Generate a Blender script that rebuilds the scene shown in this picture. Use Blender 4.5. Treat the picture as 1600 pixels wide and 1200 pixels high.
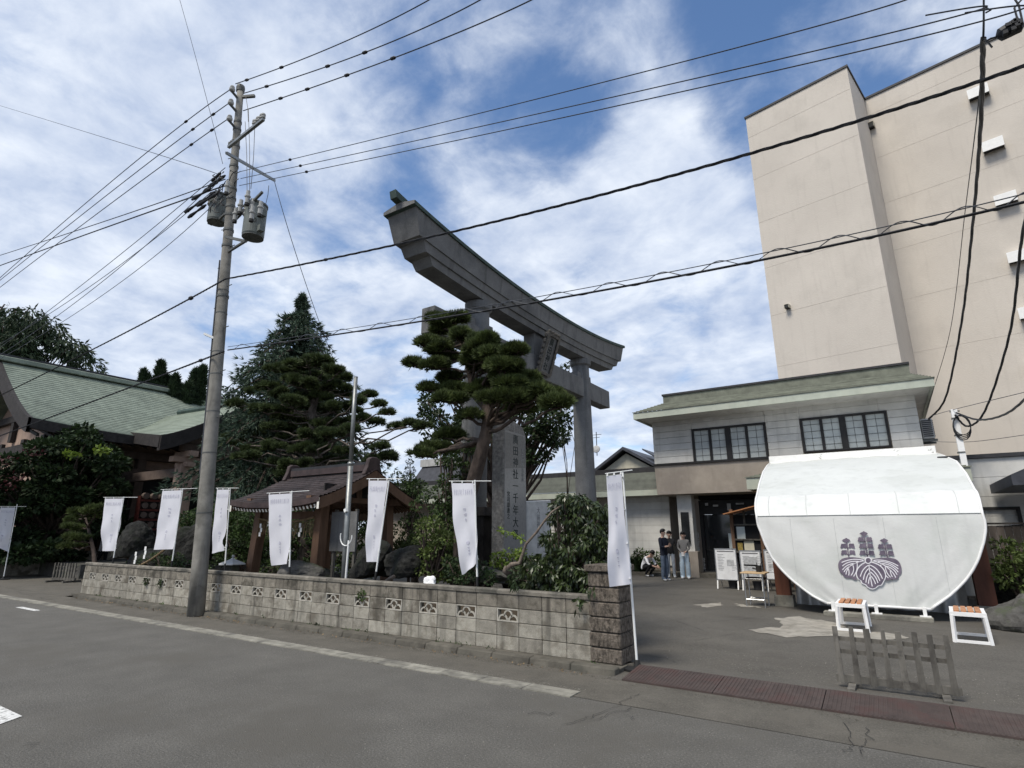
import bpy, bmesh, math, random
import numpy as np
from mathutils import Vector, Matrix
R = math.radians
rnd = random.Random(7)
S = bpy.context.scene
COL = S.collection
for o in list(bpy.data.objects): bpy.data.objects.remove(o)

# ------------------------------------------------------------------ camera
FPX, YAW, EYE = 875.0, R(33.3), 1.65
PITCH = math.atan(232 / FPX)
cd = bpy.data.cameras.new('camera'); cam = bpy.data.objects.new('camera', cd); COL.objects.link(cam)
cam.location = (0, 0, EYE); cam.rotation_euler = (R(90) + PITCH, 0, YAW)
cd.sensor_width = 36; cd.lens = FPX / 1600 * 36; cd.clip_end = 3000; cd.clip_start = .05
S.camera = cam
cf = Vector((-math.sin(YAW) * math.cos(PITCH), math.cos(YAW) * math.cos(PITCH), math.sin(PITCH)))
cr = Vector((math.cos(YAW), math.sin(YAW), 0)); cu = cr.cross(cf); C0 = Vector((0, 0, EYE))
def ray(x, y): return (cf * FPX + cr * (x - 800) - cu * (y - 600)).normalized()
def at(x, y, Y=None, X=None, z=None, d=None):
    """world point seen at photograph position x,y on the plane Y=, X=, z= or at ground distance d"""
    v = ray(x, y)
    if Y is not None: s = Y / v.y
    elif X is not None: s = X / v.x
    elif z is not None: s = (z - EYE) / v.z
    else: s = d / math.hypot(v.x, v.y)
    return C0 + v * s

# ------------------------------------------------------------------ sky, sun, exposure
SUN_AZ, SUN_EL = (-.22, -1.0), R(57)
sdir = Vector((SUN_AZ[0], SUN_AZ[1], 0)).normalized() * math.cos(SUN_EL) + Vector((0, 0, math.sin(SUN_EL)))
W = bpy.data.worlds.new('World'); S.world = W; W.use_nodes = True
nt = W.node_tree; nt.nodes.clear()
def N(t, **k):
    n = nt.nodes.new(t)
    for a, b in k.items(): setattr(n, a, b)
    return n
def L(a, b): nt.links.new(a, b)
def mth(op, a, b=None, c=None, clamp=False):
    n = N('ShaderNodeMath', operation=op, use_clamp=clamp)
    for i, v in enumerate((a, b, c)):
        if v is None: continue
        if isinstance(v, (int, float)): n.inputs[i].default_value = v
        else: L(v, n.inputs[i])
    return n.outputs[0]
sky = N('ShaderNodeTexSky', sky_type='NISHITA', sun_disc=False)
sky.sun_elevation = SUN_EL; sky.sun_rotation = math.atan2(SUN_AZ[0], SUN_AZ[1]); sky.altitude = 10
sky.air_density = 1.0; sky.dust_density = .1; sky.ozone_density = 4.0
tc = N('ShaderNodeTexCoord'); sep = N('ShaderNodeSeparateXYZ'); L(tc.outputs['Generated'], sep.inputs[0])
zz = mth('ADD', mth('MAXIMUM', sep.outputs[2], 0.0), .22)
cmb = N('ShaderNodeCombineXYZ')
L(mth('DIVIDE', sep.outputs[0], zz), cmb.inputs[0]); L(mth('DIVIDE', sep.outputs[1], zz), cmb.inputs[1])
def noise(scale, detail, rough, dist, off, vec):
    mp = N('ShaderNodeMapping'); mp.inputs['Location'].default_value = off; L(vec, mp.inputs[0])
    n = N('ShaderNodeTexNoise'); L(mp.outputs[0], n.inputs['Vector'])
    for k, v in (('Scale', scale), ('Detail', detail), ('Roughness', rough), ('Distortion', dist)): n.inputs[k].default_value = v
    return n.outputs['Fac']
n1 = noise(2.0, 10, .57, .30, (3.1, 1.7, 0), cmb.outputs[0])
n2 = noise(7.5, 9, .62, .25, (0.3, 5.2, 0), cmb.outputs[0])
n3 = noise(3.2, 9, .58, .3, (9.3, 2.2, 0), cmb.outputs[0])
cov = mth('ADD', mth('MULTIPLY', n1, .74), mth('MULTIPLY', n2, .26))
# the gaps of blue between the clouds: direction (through its photograph position), width, depth
for px, py, cosw, amt in ((1010, 100, .972, .10), (860, 190, .985, .10), (1230, 90, .978, .10), (720, 90, .988, .05), (640, 600, .993, .08), (560, 40, .992, .04),
                          (415, 285, .9965, .10), (350, 450, .994, .09), (660, 300, .994, .08), (960, 480, .995, -.05),
                          (1020, 330, .985, -.13), (250, 120, .93, -.10), (80, 380, .975, -.08), (1050, 290, .985, -.07), (760, 330, .990, -.06), (540, 190, .99, -.06)):
    d = ray(px, py); vd = N('ShaderNodeVectorMath', operation='DOT_PRODUCT'); L(tc.outputs['Generated'], vd.inputs[0]); vd.inputs[1].default_value = d
    mr = N('ShaderNodeMapRange', interpolation_type='SMOOTHSTEP'); L(vd.outputs['Value'], mr.inputs[0])
    mr.inputs[1].default_value = cosw; mr.inputs[2].default_value = 1.0; mr.inputs[3].default_value = 0; mr.inputs[4].default_value = -amt
    cov = mth('ADD', cov, mr.outputs[0])
hz = N('ShaderNodeMapRange', interpolation_type='SMOOTHSTEP'); L(sep.outputs[2], hz.inputs[0])
for i, v in enumerate((.0, .55, .15, .0)): hz.inputs[i + 1].default_value = v
cov = mth('ADD', cov, hz.outputs[0])
fac = N('ShaderNodeMapRange', interpolation_type='SMOOTHSTEP'); L(cov, fac.inputs[0])
for i, v in enumerate((.32, .60, 0, .94)): fac.inputs[i + 1].default_value = v
ramp = N('ShaderNodeValToRGB'); L(mth('ADD', mth('MULTIPLY', n3, .6), mth('MULTIPLY', n2, .4)), ramp.inputs[0])
e = ramp.color_ramp.elements
e[0].position = .34; e[0].color = (.31, .385, .54, 1); e[1].position = .62; e[1].color = (.66, .705, .775, 1)
hsv = N('ShaderNodeHueSaturation'); L(sky.outputs[0], hsv.inputs['Color']); hsv.inputs['Saturation'].default_value = 1.04
b1 = N('ShaderNodeBackground'); L(hsv.outputs[0], b1.inputs[0]); b1.inputs[1].default_value = .125
b2 = N('ShaderNodeBackground'); L(ramp.outputs[0], b2.inputs[0]); b2.inputs[1].default_value = 1.0
mx = N('ShaderNodeMixShader'); L(fac.outputs[0], mx.inputs[0]); L(b1.outputs[0], mx.inputs[1]); L(b2.outputs[0], mx.inputs[2])
out = N('ShaderNodeOutputWorld'); L(mx.outputs[0], out.inputs[0])
sl = bpy.data.lights.new('sun', 'SUN'); sl.energy = 2.8; sl.angle = R(20); sl.color = (1, .93, .82)
sun = bpy.data.objects.new('sun', sl); COL.objects.link(sun); sun.rotation_euler = sdir.to_track_quat('Z', 'Y').to_euler(); sun.location = (0, 0, 40)
S.view_settings.view_transform = 'Standard'; S.view_settings.look = 'None'
S.view_settings.exposure = 0.46; S.view_settings.gamma = 1.0; S.view_settings.use_curve_mapping = False

# ------------------------------------------------------------------ materials
MATS = {}
def mat(name, col, rough=.8, var=.18, scale=3., bump=.0, bscale=60., metal=0., rand=0., stain=None, streak=0., hue=None, spec=.3, trans=0., stretch=(1, 1, 1), sstain=1.1, speck=None, lanes=0.):
    """procedural surface: base colour broken by noise in place, optional stains, drip streaks, grain and per-piece tint"""
    m = bpy.data.materials.new(name); m.use_nodes = True; t = m.node_tree; t.nodes.clear()
    def n(ty, **k):
        x = t.nodes.new(ty)
        for a, b in k.items(): setattr(x, a, b)
        return x
    lk = t.links.new
    bs = n('ShaderNodeBsdfPrincipled'); o = n('ShaderNodeOutputMaterial'); lk(bs.outputs[0], o.inputs[0])
    bs.inputs['Roughness'].default_value = rough; bs.inputs['Metallic'].default_value = metal; bs.inputs['Specular IOR Level'].default_value = spec
    geo = n('ShaderNodeNewGeometry'); mp = n('ShaderNodeMapping'); lk(geo.outputs['Position'], mp.inputs[0]); mp.inputs['Scale'].default_value = stretch
    nz = n('ShaderNodeTexNoise'); lk(mp.outputs[0], nz.inputs['Vector']); nz.inputs['Scale'].default_value = scale; nz.inputs['Detail'].default_value = 8; nz.inputs['Roughness'].default_value = .62
    cr_ = n('ShaderNodeValToRGB'); lk(nz.outputs['Fac'], cr_.inputs[0])
    c = np.array(col); lo = np.clip(c * (1 - var * 1.4), 0, 1); hi = np.clip(c * (1 + var * 1.4), 0, 1)
    if hue is not None: hi = np.array(hue)
    el = cr_.color_ramp.elements; el[0].position = .3; el[1].position = .7; el[0].color = (*lo, 1); el[1].color = (*hi, 1)
    cur = cr_.outputs[0]
    def mixc(fac, a, bcol, mode='MIX'):
        x = n('ShaderNodeMix', data_type='RGBA', blend_type=mode)
        if isinstance(fac, float): x.inputs[0].default_value = fac
        else: lk(fac, x.inputs[0])
        lk(a, x.inputs[6])
        if isinstance(bcol, tuple): x.inputs[7].default_value = (*bcol, 1)
        else: lk(bcol, x.inputs[7])
        return x.outputs[2]
    def rampf(src, a, b_):
        r_ = n('ShaderNodeMapRange', interpolation_type='SMOOTHSTEP'); lk(src, r_.inputs[0]); r_.inputs[1].default_value = a; r_.inputs[2].default_value = b_
        return r_.outputs[0]
    if lanes:
        mp3 = n('ShaderNodeMapping'); lk(geo.outputs['Position'], mp3.inputs[0]); mp3.inputs['Scale'].default_value = (.03, .85, 1)
        n5 = n('ShaderNodeTexNoise'); lk(mp3.outputs[0], n5.inputs['Vector']); n5.inputs['Scale'].default_value = 1.0; n5.inputs['Detail'].default_value = 4
        f5 = n('ShaderNodeMath', operation='MULTIPLY'); lk(rampf(n5.outputs['Fac'], .42, .66), f5.inputs[0]); f5.inputs[1].default_value = lanes
        cur = mixc(f5.outputs[0], cur, tuple(c * .72))
    if speck:
        n4 = n('ShaderNodeTexNoise'); lk(geo.outputs['Position'], n4.inputs['Vector']); n4.inputs['Scale'].default_value = speck[0]; n4.inputs['Detail'].default_value = 3; n4.inputs['Roughness'].default_value = .8
        f4 = n('ShaderNodeMath', operation='MULTIPLY'); lk(rampf(n4.outputs['Fac'], .52, .70), f4.inputs[0]); f4.inputs[1].default_value = speck[1]
        cur = mixc(f4.outputs[0], cur, tuple(np.clip(c * 2.3, 0, 1)))
        f6 = n('ShaderNodeMath', operation='MULTIPLY'); lk(rampf(n4.outputs['Fac'], .48, .34), f6.inputs[0]); f6.inputs[1].default_value = speck[1] * 1.2
        cur = mixc(f6.outputs[0], cur, tuple(c * .45))
    if stain:
        n2_ = n('ShaderNodeTexNoise'); lk(geo.outputs['Position'], n2_.inputs['Vector']); n2_.inputs['Scale'].default_value = sstain; n2_.inputs['Detail'].default_value = 7; n2_.inputs['Roughness'].default_value = .65
        cur = mixc(rampf(n2_.outputs['Fac'], .48, .66), cur, stain)
    if streak:
        mp2 = n('ShaderNodeMapping'); lk(geo.outputs['Position'], mp2.inputs[0]); mp2.inputs['Scale'].default_value = (1, 1, .09)
        n3_ = n('ShaderNodeTexNoise'); lk(mp2.outputs[0], n3_.inputs['Vector']); n3_.inputs['Scale'].default_value = 5.5; n3_.inputs['Detail'].default_value = 5
        ff = n('ShaderNodeMath', operation='MULTIPLY'); lk(rampf(n3_.outputs['Fac'], .52, .72), ff.inputs[0]); ff.inputs[1].default_value = streak
        cur = mixc(ff.outputs[0], cur, tuple(c * .28))
    if rand:
        oi = n('ShaderNodeObjectInfo'); r2 = n('ShaderNodeMapRange'); lk(oi.outputs['Random'], r2.inputs[0]); r2.inputs[3].default_value = 1 - rand; r2.inputs[4].default_value = 1 + rand
        hs = n('ShaderNodeHueSaturation'); lk(cur, hs.inputs['Color']); lk(r2.outputs[0], hs.inputs['Value']); cur = hs.outputs[0]
    lk(cur, bs.inputs['Base Color'])
    if bump:
        nb = n('ShaderNodeTexNoise'); lk(mp.outputs[0], nb.inputs['Vector']); nb.inputs['Scale'].default_value = bscale; nb.inputs['Detail'].default_value = 5; nb.inputs['Roughness'].default_value = .7
        bp = n('ShaderNodeBump'); bp.inputs['Strength'].default_value = bump; bp.inputs['Distance'].default_value = .02; lk(nb.outputs['Fac'], bp.inputs['Height']); lk(bp.outputs[0], bs.inputs['Normal'])
    if trans:
        tr = n('ShaderNodeBsdfTranslucent'); lk(cur, tr.inputs[0]); ms = n('ShaderNodeMixShader'); ms.inputs[0].default_value = trans
        lk(bs.outputs[0], ms.inputs[1]); lk(tr.outputs[0], ms.inputs[2]); lk(ms.outputs[0], o.inputs[0])
    MATS[name] = m
    return m
mat('asphalt', (.120, .115, .103), .92, .12, 1.6, .9, 70, stain=(.108, .102, .089), sstain=.5, speck=(55, .55), lanes=.22)
mat('asphalt_path', (.108, .100, .084), .92, .16, 2.2, .8, 80, stain=(.125, .114, .095), sstain=.8, speck=(60, .4), lanes=.15)
mat('crack_fill', (.032, .031, .029), .95, .3, 9)
mat('asphalt_yard', (.104, .097, .084), .92, .18, .9, .7, 60, stain=(.076, .070, .060), sstain=.45, speck=(50, .45))
mat('soil', (.045, .036, .026), .95, .3, 3, .8, 30)
mat('bare_concrete', (.30, .28, .24), .9, .18, 4, .5, 40, stain=(.20, .185, .155), sstain=3)
mat('gutter', (.24, .23, .195), .9, .25, 5, .6, 60, rand=.10, stain=(.13, .125, .11), sstain=2.3)
mat('kerb', (.105, .097, .080), .9, .3, 6, .7, 60, rand=.12, stain=(.07, .067, .055), sstain=3)
mat('paint', (.62, .62, .60), .8, .15, 30, .3, 80, stain=(.20, .20, .19), sstain=22)
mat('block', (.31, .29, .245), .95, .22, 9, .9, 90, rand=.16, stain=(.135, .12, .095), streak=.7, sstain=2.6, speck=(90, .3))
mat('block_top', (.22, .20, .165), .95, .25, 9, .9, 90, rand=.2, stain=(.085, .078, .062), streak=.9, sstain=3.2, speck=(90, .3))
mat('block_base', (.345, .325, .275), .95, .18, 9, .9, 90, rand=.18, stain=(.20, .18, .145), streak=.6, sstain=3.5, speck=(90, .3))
mat('cap', (.19, .175, .148), .95, .28, 6, .8, 70, rand=.10, stain=(.085, .082, .07), sstain=2.2)
mat('vent', (.42, .40, .35), .9, .15, 8, .4, 80, rand=.1, stain=(.30, .285, .245), sstain=6)
mat('split_stone', (.155, .132, .108), .95, .55, 26, 2.2, 38, rand=.08, stretch=(1, 1, .55))
mat('ramp_plate', (.066, .050, .045), .75, .18, 8, .4, 120, rand=.08, stain=(.075, .045, .04), sstain=3)
mat('torii', (.150, .151, .150), .85, .14, 2.4, .5, 50, stain=(.105, .107, .108), streak=.45, sstain=.8, speck=(45, .25))
mat('torii_cap', (.045, .07, .062), .7, .3, 4, .2, 30)
mat('plaque', (.10, .093, .083), .8, .4, 12, .3, 40)
mat('copper', (.200, .232, .186), .65, .16, 2.0, .35, 22, stain=(.152, .178, .143), stretch=(.35, 1.6, 1.6), sstain=.7, rand=.05)
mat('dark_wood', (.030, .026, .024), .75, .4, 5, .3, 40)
mat('barge_wood', (.030, .026, .024), .75, .25, 5, .3, 40)
mat('shrine_plaster', (.36, .26, .205), .85, .12, 2, .3, 40, stain=(.25, .18, .145))
mat('shrine_beam', (.13, .10, .085), .85, .2, 3, .3, 40)
mat('red_board', (.10, .026, .020), .6, .3, 8)
mat('straw', (.21, .15, .085), .95, .35, 25, .9, 50)
mat('brown_wood', (.135, .078, .048), .7, .25, 7, .4, 30, stretch=(1, 1, .2))
mat('end_grain', (.72, .70, .64), .8, .1, 9)
mat('pav_roof', (.048, .037, .036), .6, .35, 5, .3, 30, rand=.25)
mat('pav_ridge', (.060, .042, .040), .6, .25, 5, .3, 30)
mat('beige_wall', (.565, .52, .46), .9, .07, .5, .5, 16, stain=(.525, .482, .427), streak=.07, sstain=.25, speck=(9, .03))
mat('beige_joint', (.525, .478, .42), .9, .1, 2)
mat('dark_trim', (.035, .035, .038), .6, .2, 6)
mat('siding', (.57, .56, .525), .8, .09, 1.4, .25, 30, rand=.05, stain=(.48, .475, .45), streak=.22, sstain=.8)
mat('brown_render', (.36, .315, .265), .9, .12, 1.5, .3, 40, stain=(.31, .27, .23), streak=.15)
mat('fascia_green', (.40, .43, .365), .7, .10, 2, .15, 20, stain=(.43, .45, .38), streak=.12, sstain=1.4)
mat('roof_green', (.165, .175, .138), .65, .22, 3, .25, 30, rand=.18)
mat('window_frame', (.018, .017, .017), .5, .2, 5)
mat('window_pane', (.42, .45, .44), .35, .13, 1.5, spec=.4)
mat('dark_glass', (.016, .018, .020), .08, .3, 1, spec=.8)
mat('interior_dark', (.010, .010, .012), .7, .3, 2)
mat('canvas', (.635, .645, .63), .6, .03, 1.2, .5, 2.2, stain=(.58, .60, .575), streak=.10, sstain=.9)
mat('canvas_grey', (.565, .585, .57), .7, .05, 1.6, .5, 2.2, stain=(.50, .52, .50), streak=.10, sstain=.8)  # greyer version of the canvas colour, used on the upper slope
mat('canvas_seam', (.52, .54, .53), .6, .05, 5)
mat('white_paint', (.78, .78, .77), .5, .05, 8)
mat('peeling_white', (.80, .80, .78), .55, .05, 8, .3, 30)
mat('peel', (.33, .32, .30), .8, .2, 20)
mat('crest', (.115, .095, .145), .6, .22, 6, hue=(.20, .17, .215))
mat('crest_line', (.77, .76, .80), .6, .03, 6)
mat('post_wood', (.115, .044, .026), .55, .25, 5, .2, 30, stretch=(1, 1, .2))
mat('stool_slat', (.42, .19, .085), .5, .22, 9, .3, 30, rand=.10)
mat('table_wood', (.52, .37, .21), .5, .12, 9)
mat('steel', (.50, .51, .52), .35, .1, 8, metal=.85)
mat('galvanised', (.24, .25, .245), .45, .15, 6, metal=.6)
mat('pale_wood', (.115, .108, .095), .95, .3, 9, .6, 40, rand=.15, stretch=(1, 1, .25), stain=(.07, .065, .058), sstain=5)
mat('plank_dark', (.060, .050, .043), .85, .4, 7, .5, 30, rand=.45, stretch=(1, 1, .2))
mat('cloth', (.74, .745, .80), .8, .03, 3, .1, 14, trans=.25)
mat('cloth_print', (.50, .50, .58), .8, .05, 6)
mat('plastic_white', (.75, .76, .74), .4, .04, 8)
mat('rubber_black', (.02, .02, .02), .6, .2, 8)
mat('cable', (.012, .013, .016), .55, .2, 8)
mat('wire', (.045, .05, .06), .5, .2, 8)
mat('pole_concrete', (.215, .207, .185), .9, .2, 3, .4, 50, stain=(.13, .125, .11), streak=.6, sstain=1.6)
mat('transformer', (.13, .145, .135), .5, .12, 4)
mat('hardware', (.10, .105, .10), .6, .25, 8)
mat('porcelain', (.36, .36, .34), .25, .1, 8)
mat('black_print', (.012, .012, .012), .6, .2, 8)
mat('monument_rough', (.215, .205, .19), .95, .35, 14, 1.6, 22, stain=(.15, .145, .135), sstain=4)
mat('monument_face', (.19, .193, .193), .22, .10, 20, spec=.5, stain=(.165, .168, .17))
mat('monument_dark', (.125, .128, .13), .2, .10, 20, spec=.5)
mat('roof_dark', (.080, .088, .072), .65, .2, 3, .25, 30, rand=.15)
mat('monument_white', (.40, .41, .41), .6, .12, 7, .3, 50, stain=(.32, .33, .33))
mat('engraving', (.010, .018, .018), .8, .2, 9)
mat('engraving_pale', (.22, .225, .225), .8, .2, 9)
mat('rock', (.022, .022, .020), .95, .6, 7, 2.8, 20, stain=(.02, .024, .016), sstain=3)
mat('rock_grey', (.085, .082, .076), .95, .35, 5, 1.2, 14, stain=(.07, .08, .05), sstain=3)
mat('bark', (.066, .050, .041), .95, .4, 10, 1.6, 18, stretch=(1, 1, .4))
mat('bark_grey', (.095, .080, .068), .95, .4, 10, 1.6, 18, stretch=(1, 1, .4))
mat('bark_pale', (.16, .13, .105), .95, .35, 12, 1.2, 20)
mat('pine_a', (.044, .068, .030), .7, .5, 5, hue=(.11, .15, .05), trans=.12)
mat('pine_b', (.030, .050, .018), .7, .5, 5, hue=(.12, .16, .045), trans=.12)
mat('cedar', (.045, .080, .058), .7, .45, 2.5, hue=(.11, .165, .11), trans=.1)
mat('maple', (.015, .032, .014), .7, .5, 2.2, hue=(.044, .078, .026), trans=.15)
mat('fresh_leaf', (.05, .085, .022), .6, .5, 3, hue=(.14, .19, .05), trans=.2)
mat('broadleaf', (.022, .042, .018), .6, .5, 3, hue=(.05, .085, .03), trans=.2)
mat('juniper', (.022, .042, .022), .7, .4, 3, hue=(.045, .075, .032), trans=.1)
mat('hedge', (.020, .042, .016), .65, .5, 4, hue=(.07, .118, .03), trans=.15)
mat('glossy_leaf', (.022, .042, .016), .38, .5, 6, hue=(.065, .095, .03), trans=.12, spec=.5)
mat('lime_leaf', (.12, .20, .03), .6, .4, 6, hue=(.22, .31, .05), trans=.3)
mat('red_leaf', (.05, .012, .014), .7, .4, 6, trans=.15)
mat('skin', (.52, .34, .26), .6, .05, 20)
mat('hair', (.014, .012, .012), .5, .2, 60)
mat('white_shirt', (.72, .72, .74), .85, .05, 9)
mat('navy_shirt', (.014, .017, .030), .85, .2, 9)
mat('grey_knit', (.17, .165, .16), .9, .1, 40, .3, 90)
mat('light_denim', (.42, .52, .60), .85, .12, 9)
mat('mid_denim', (.10, .13, .18), .85, .2, 9)
mat('grey_denim', (.26, .29, .33), .85, .15, 9)
mat('black_cloth', (.012, .012, .014), .85, .2, 9)
mat('shoe_white', (.66, .66, .66), .6, .05, 9)
mat('poster', (.70, .71, .72), .4, .08, 7)
mat('poster_ink', (.16, .16, .17), .6, .3, 20)
mat('poster_mid', (.40, .41, .42), .6, .25, 15)
mat('paper', (.60, .65, .63), .6, .05, 6)
mat('paper_cream', (.60, .56, .44), .6, .06, 6)
mat('sticker_red', (.45, .03, .03), .5, .1, 9)
mat('gold', (.30, .22, .06), .5, .3, 20)
mat('flag_green', (.07, .30, .09), .7, .1, 5)
mat('flag_yellow', (.50, .52, .08), .7, .1, 5)
mat('flag_red', (.42, .06, .06), .7, .2, 9)
mat('slate', (.040, .042, .050), .5, .3, 4, rand=.2)
mat('cream_wall', (.48, .45, .36), .9, .1, 3, streak=.15)
mat('grey_wall', (.40, .40, .39), .9, .1, 3, streak=.3)
# ------------------------------------------------------------------ mesh builder and object helpers
LOC = {}
class B:
    def __init__(s): s.v = []; s.f = []; s.mi = []; s.m = 0
    def add(s, vs, fs):
        k = len(s.v); s.v += [tuple(p) for p in vs]; s.f += [tuple(i + k for i in f) for f in fs]; s.mi += [s.m] * len(fs); return s
    def hexa(s, p):   # 8 points, bottom ring then top ring
        return s.add(p, [(3, 2, 1, 0), (4, 5, 6, 7), (0, 1, 5, 4), (1, 2, 6, 5), (2, 3, 7, 6), (3, 0, 4, 7)])
    def bx(s, x0, x1, y0, y1, z0, z1):
        return s.hexa([(x0, y0, z0), (x1, y0, z0), (x1, y1, z0), (x0, y1, z0), (x0, y0, z1), (x1, y0, z1), (x1, y1, z1), (x0, y1, z1)])
    def ob(s, c, size, rz=0, rx=0, ry=0):
        m = Matrix.Translation(c) @ Matrix.Rotation(rz, 4, 'Z') @ Matrix.Rotation(rx, 4, 'X') @ Matrix.Rotation(ry, 4, 'Y')
        a, b, d = (x / 2 for x in size)
        return s.hexa([m @ Vector(p) for p in ((-a, -b, -d), (a, -b, -d), (a, b, -d), (-a, b, -d), (-a, -b, d), (a, -b, d), (a, b, d), (-a, b, d))])
    def beam(s, p, q, w, h, up=(0, 0, 1)):
        p = Vector(p); q = Vector(q); d = (q - p).normalized(); sd = d.cross(Vector(up))
        if sd.length < 1e-4: sd = d.cross(Vector((0, 1, 0)))
        sd.normalize(); u = sd.cross(d); a = sd * w / 2; b = u * h / 2
        return s.hexa([p - a - b, p + a - b, q + a - b, q - a - b, p - a + b, p + a + b, q + a + b, q - a + b])
    def tube(s, pts, r, n=8, cap=True):
        pts = [Vector(p) for p in pts]; m = len(pts)
        rs = r if isinstance(r, (list, tuple)) else [r] * m
        ref = Vector((0, 0, 1)); rings = []; sd = None
        for i, p in enumerate(pts):
            d = (pts[min(i + 1, m - 1)] - pts[max(i - 1, 0)])
            if d.length < 1e-9: d = Vector((0, 0, 1))
            d.normalize()
            if sd is None:
                sd = d.cross(ref)
                if sd.length < .05: sd = d.cross(Vector((1, 0, 0)))
            else: sd = sd - d * sd.dot(d)
            sd.normalize(); u = d.cross(sd)
            rings.append([p + (sd * math.cos(2 * math.pi * k / n) + u * math.sin(2 * math.pi * k / n)) * rs[i] for k in range(n)])
        vs = [q for g in rings for q in g]; fs = []
        for i in range(m - 1):
            for k in range(n): fs.append((i * n + k, i * n + (k + 1) % n, (i + 1) * n + (k + 1) % n, (i + 1) * n + k))
        if cap: fs.append(tuple(range(n))[::-1]); fs.append(tuple(range((m - 1) * n, m * n)))
        return s.add(vs, fs)
    def lathe(s, c, prof, n=16, axis=None):
        c = Vector(c); up = Vector(axis).normalized() if axis else Vector((0, 0, 1))
        return s.tube([c + up * z for r, z in prof], [max(r, 1e-4) for r, z in prof], n)
    def prism(s, poly, vec):
        n = len(poly); vec = Vector(vec); a = [Vector(p) for p in poly]; b = [p + vec for p in a]
        return s.add(a + b, [tuple(range(n))[::-1], tuple(range(n, 2 * n))] + [(i, (i + 1) % n, n + (i + 1) % n, n + i) for i in range(n)])
    def poly(s, p): return s.add(p, [tuple(range(len(p)))])
    def grid(s, rows, close=False):
        m, n = len(rows), len(rows[0])
        return s.add([p for r_ in rows for p in r_], [(i * n + j, i * n + j + 1, (i + 1) * n + j + 1, (i + 1) * n + j) for i in range(m - 1) for j in range(n - 1)])
    def build(s, name, m, parent=None, smooth=False, local=False, bevel=0.):
        me = bpy.data.meshes.new(name)
        off = Vector((0, 0, 0))
        if parent is not None and not local: off = LOC[parent.name]
        me.from_pydata([(p[0] - off[0], p[1] - off[1], p[2] - off[2]) for p in s.v], [], s.f)
        bm = bmesh.new(); bm.from_mesh(me); bmesh.ops.recalc_face_normals(bm, faces=bm.faces)
        if bevel:
            bmesh.ops.remove_doubles(bm, verts=bm.verts, dist=1e-5)
            bmesh.ops.bevel(bm, geom=[e for e in bm.edges if len(e.link_faces) == 2 and e.calc_face_angle(0) > .5], offset=bevel, segments=1, affect='EDGES')
        bm.to_mesh(me); bm.free()
        ms = m if isinstance(m, (list, tuple)) else [m]
        for x in ms: me.materials.append(MATS[x])
        if len(ms) > 1 and not bevel: me.polygons.foreach_set('material_index', s.mi)
        if smooth: me.polygons.foreach_set('use_smooth', [True] * len(me.polygons))
        return link(name, me, parent)
def link(name, me, parent=None):
    o = bpy.data.objects.new(name, me); COL.objects.link(o)
    if parent is not None: o.parent = parent; LOC[o.name] = LOC[parent.name]
    else: LOC[o.name] = Vector((0, 0, 0))
    return o
def tag(o, label, cat, group=None, kind=None):
    if label: o['label'] = label
    if cat: o['category'] = cat
    if group: o['group'] = group
    if kind: o['kind'] = kind
    return o
def thing(name, label, cat, loc=(0, 0, 0), group=None):
    o = bpy.data.objects.new(name, None); COL.objects.link(o); o.location = loc; o.empty_display_size = .2
    LOC[o.name] = Vector(loc); return tag(o, label, cat, group)
def struct(o): o['kind'] = 'structure'; return o
def stuff(o): o['kind'] = 'stuff'; return o
def dup(o, loc, label, rz=None):
    c = o.copy(); COL.objects.link(c); c.location = loc; LOC[c.name] = Vector(loc)
    if rz is not None: c.rotation_euler = (0, 0, rz)
    c['label'] = label
    for ch in list(o.children):
        d = ch.copy(); COL.objects.link(d); d.parent = c
        for g in list(ch.children):
            h = g.copy(); COL.objects.link(h); h.parent = d
    return c
def text(name, body, size, m, origin, xd, yd, parent, depth=.004, vertical=False, sy=1., sx=1.):
    """flat lettering; origin is the centre of the first character (vertical) or of the line"""
    cu_ = bpy.data.curves.new('t', 'FONT'); cu_.body = '\n'.join(body) if vertical else body; cu_.size = size; cu_.align_x = 'CENTER'; cu_.align_y = 'TOP' if vertical else 'CENTER'
    cu_.space_line = 1.0 * sy; cu_.extrude = depth; cu_.resolution_u = 3
    to = bpy.data.objects.new('t', cu_); COL.objects.link(to); dg = bpy.context.evaluated_depsgraph_get(); dg.update()
    me = bpy.data.meshes.new_from_object(to.evaluated_get(dg)); bpy.data.objects.remove(to); bpy.data.curves.remove(cu_)
    xd = Vector(xd).normalized(); yd = Vector(yd).normalized(); zd = xd.cross(yd); o = Vector(origin) - LOC[parent.name]
    n = len(me.vertices); co = np.empty(n * 3); me.vertices.foreach_get('co', co); co = co.reshape(-1, 3); co[:, 0] *= sx
    if vertical: co[:, 1] *= 1
    A = np.array([xd, yd, zd]); co = co @ A + np.array(o); me.vertices.foreach_set('co', co.ravel()); me.update()
    me.materials.clear(); me.materials.append(MATS[m]); me.name = name
    return link(name, me, parent)
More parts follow.
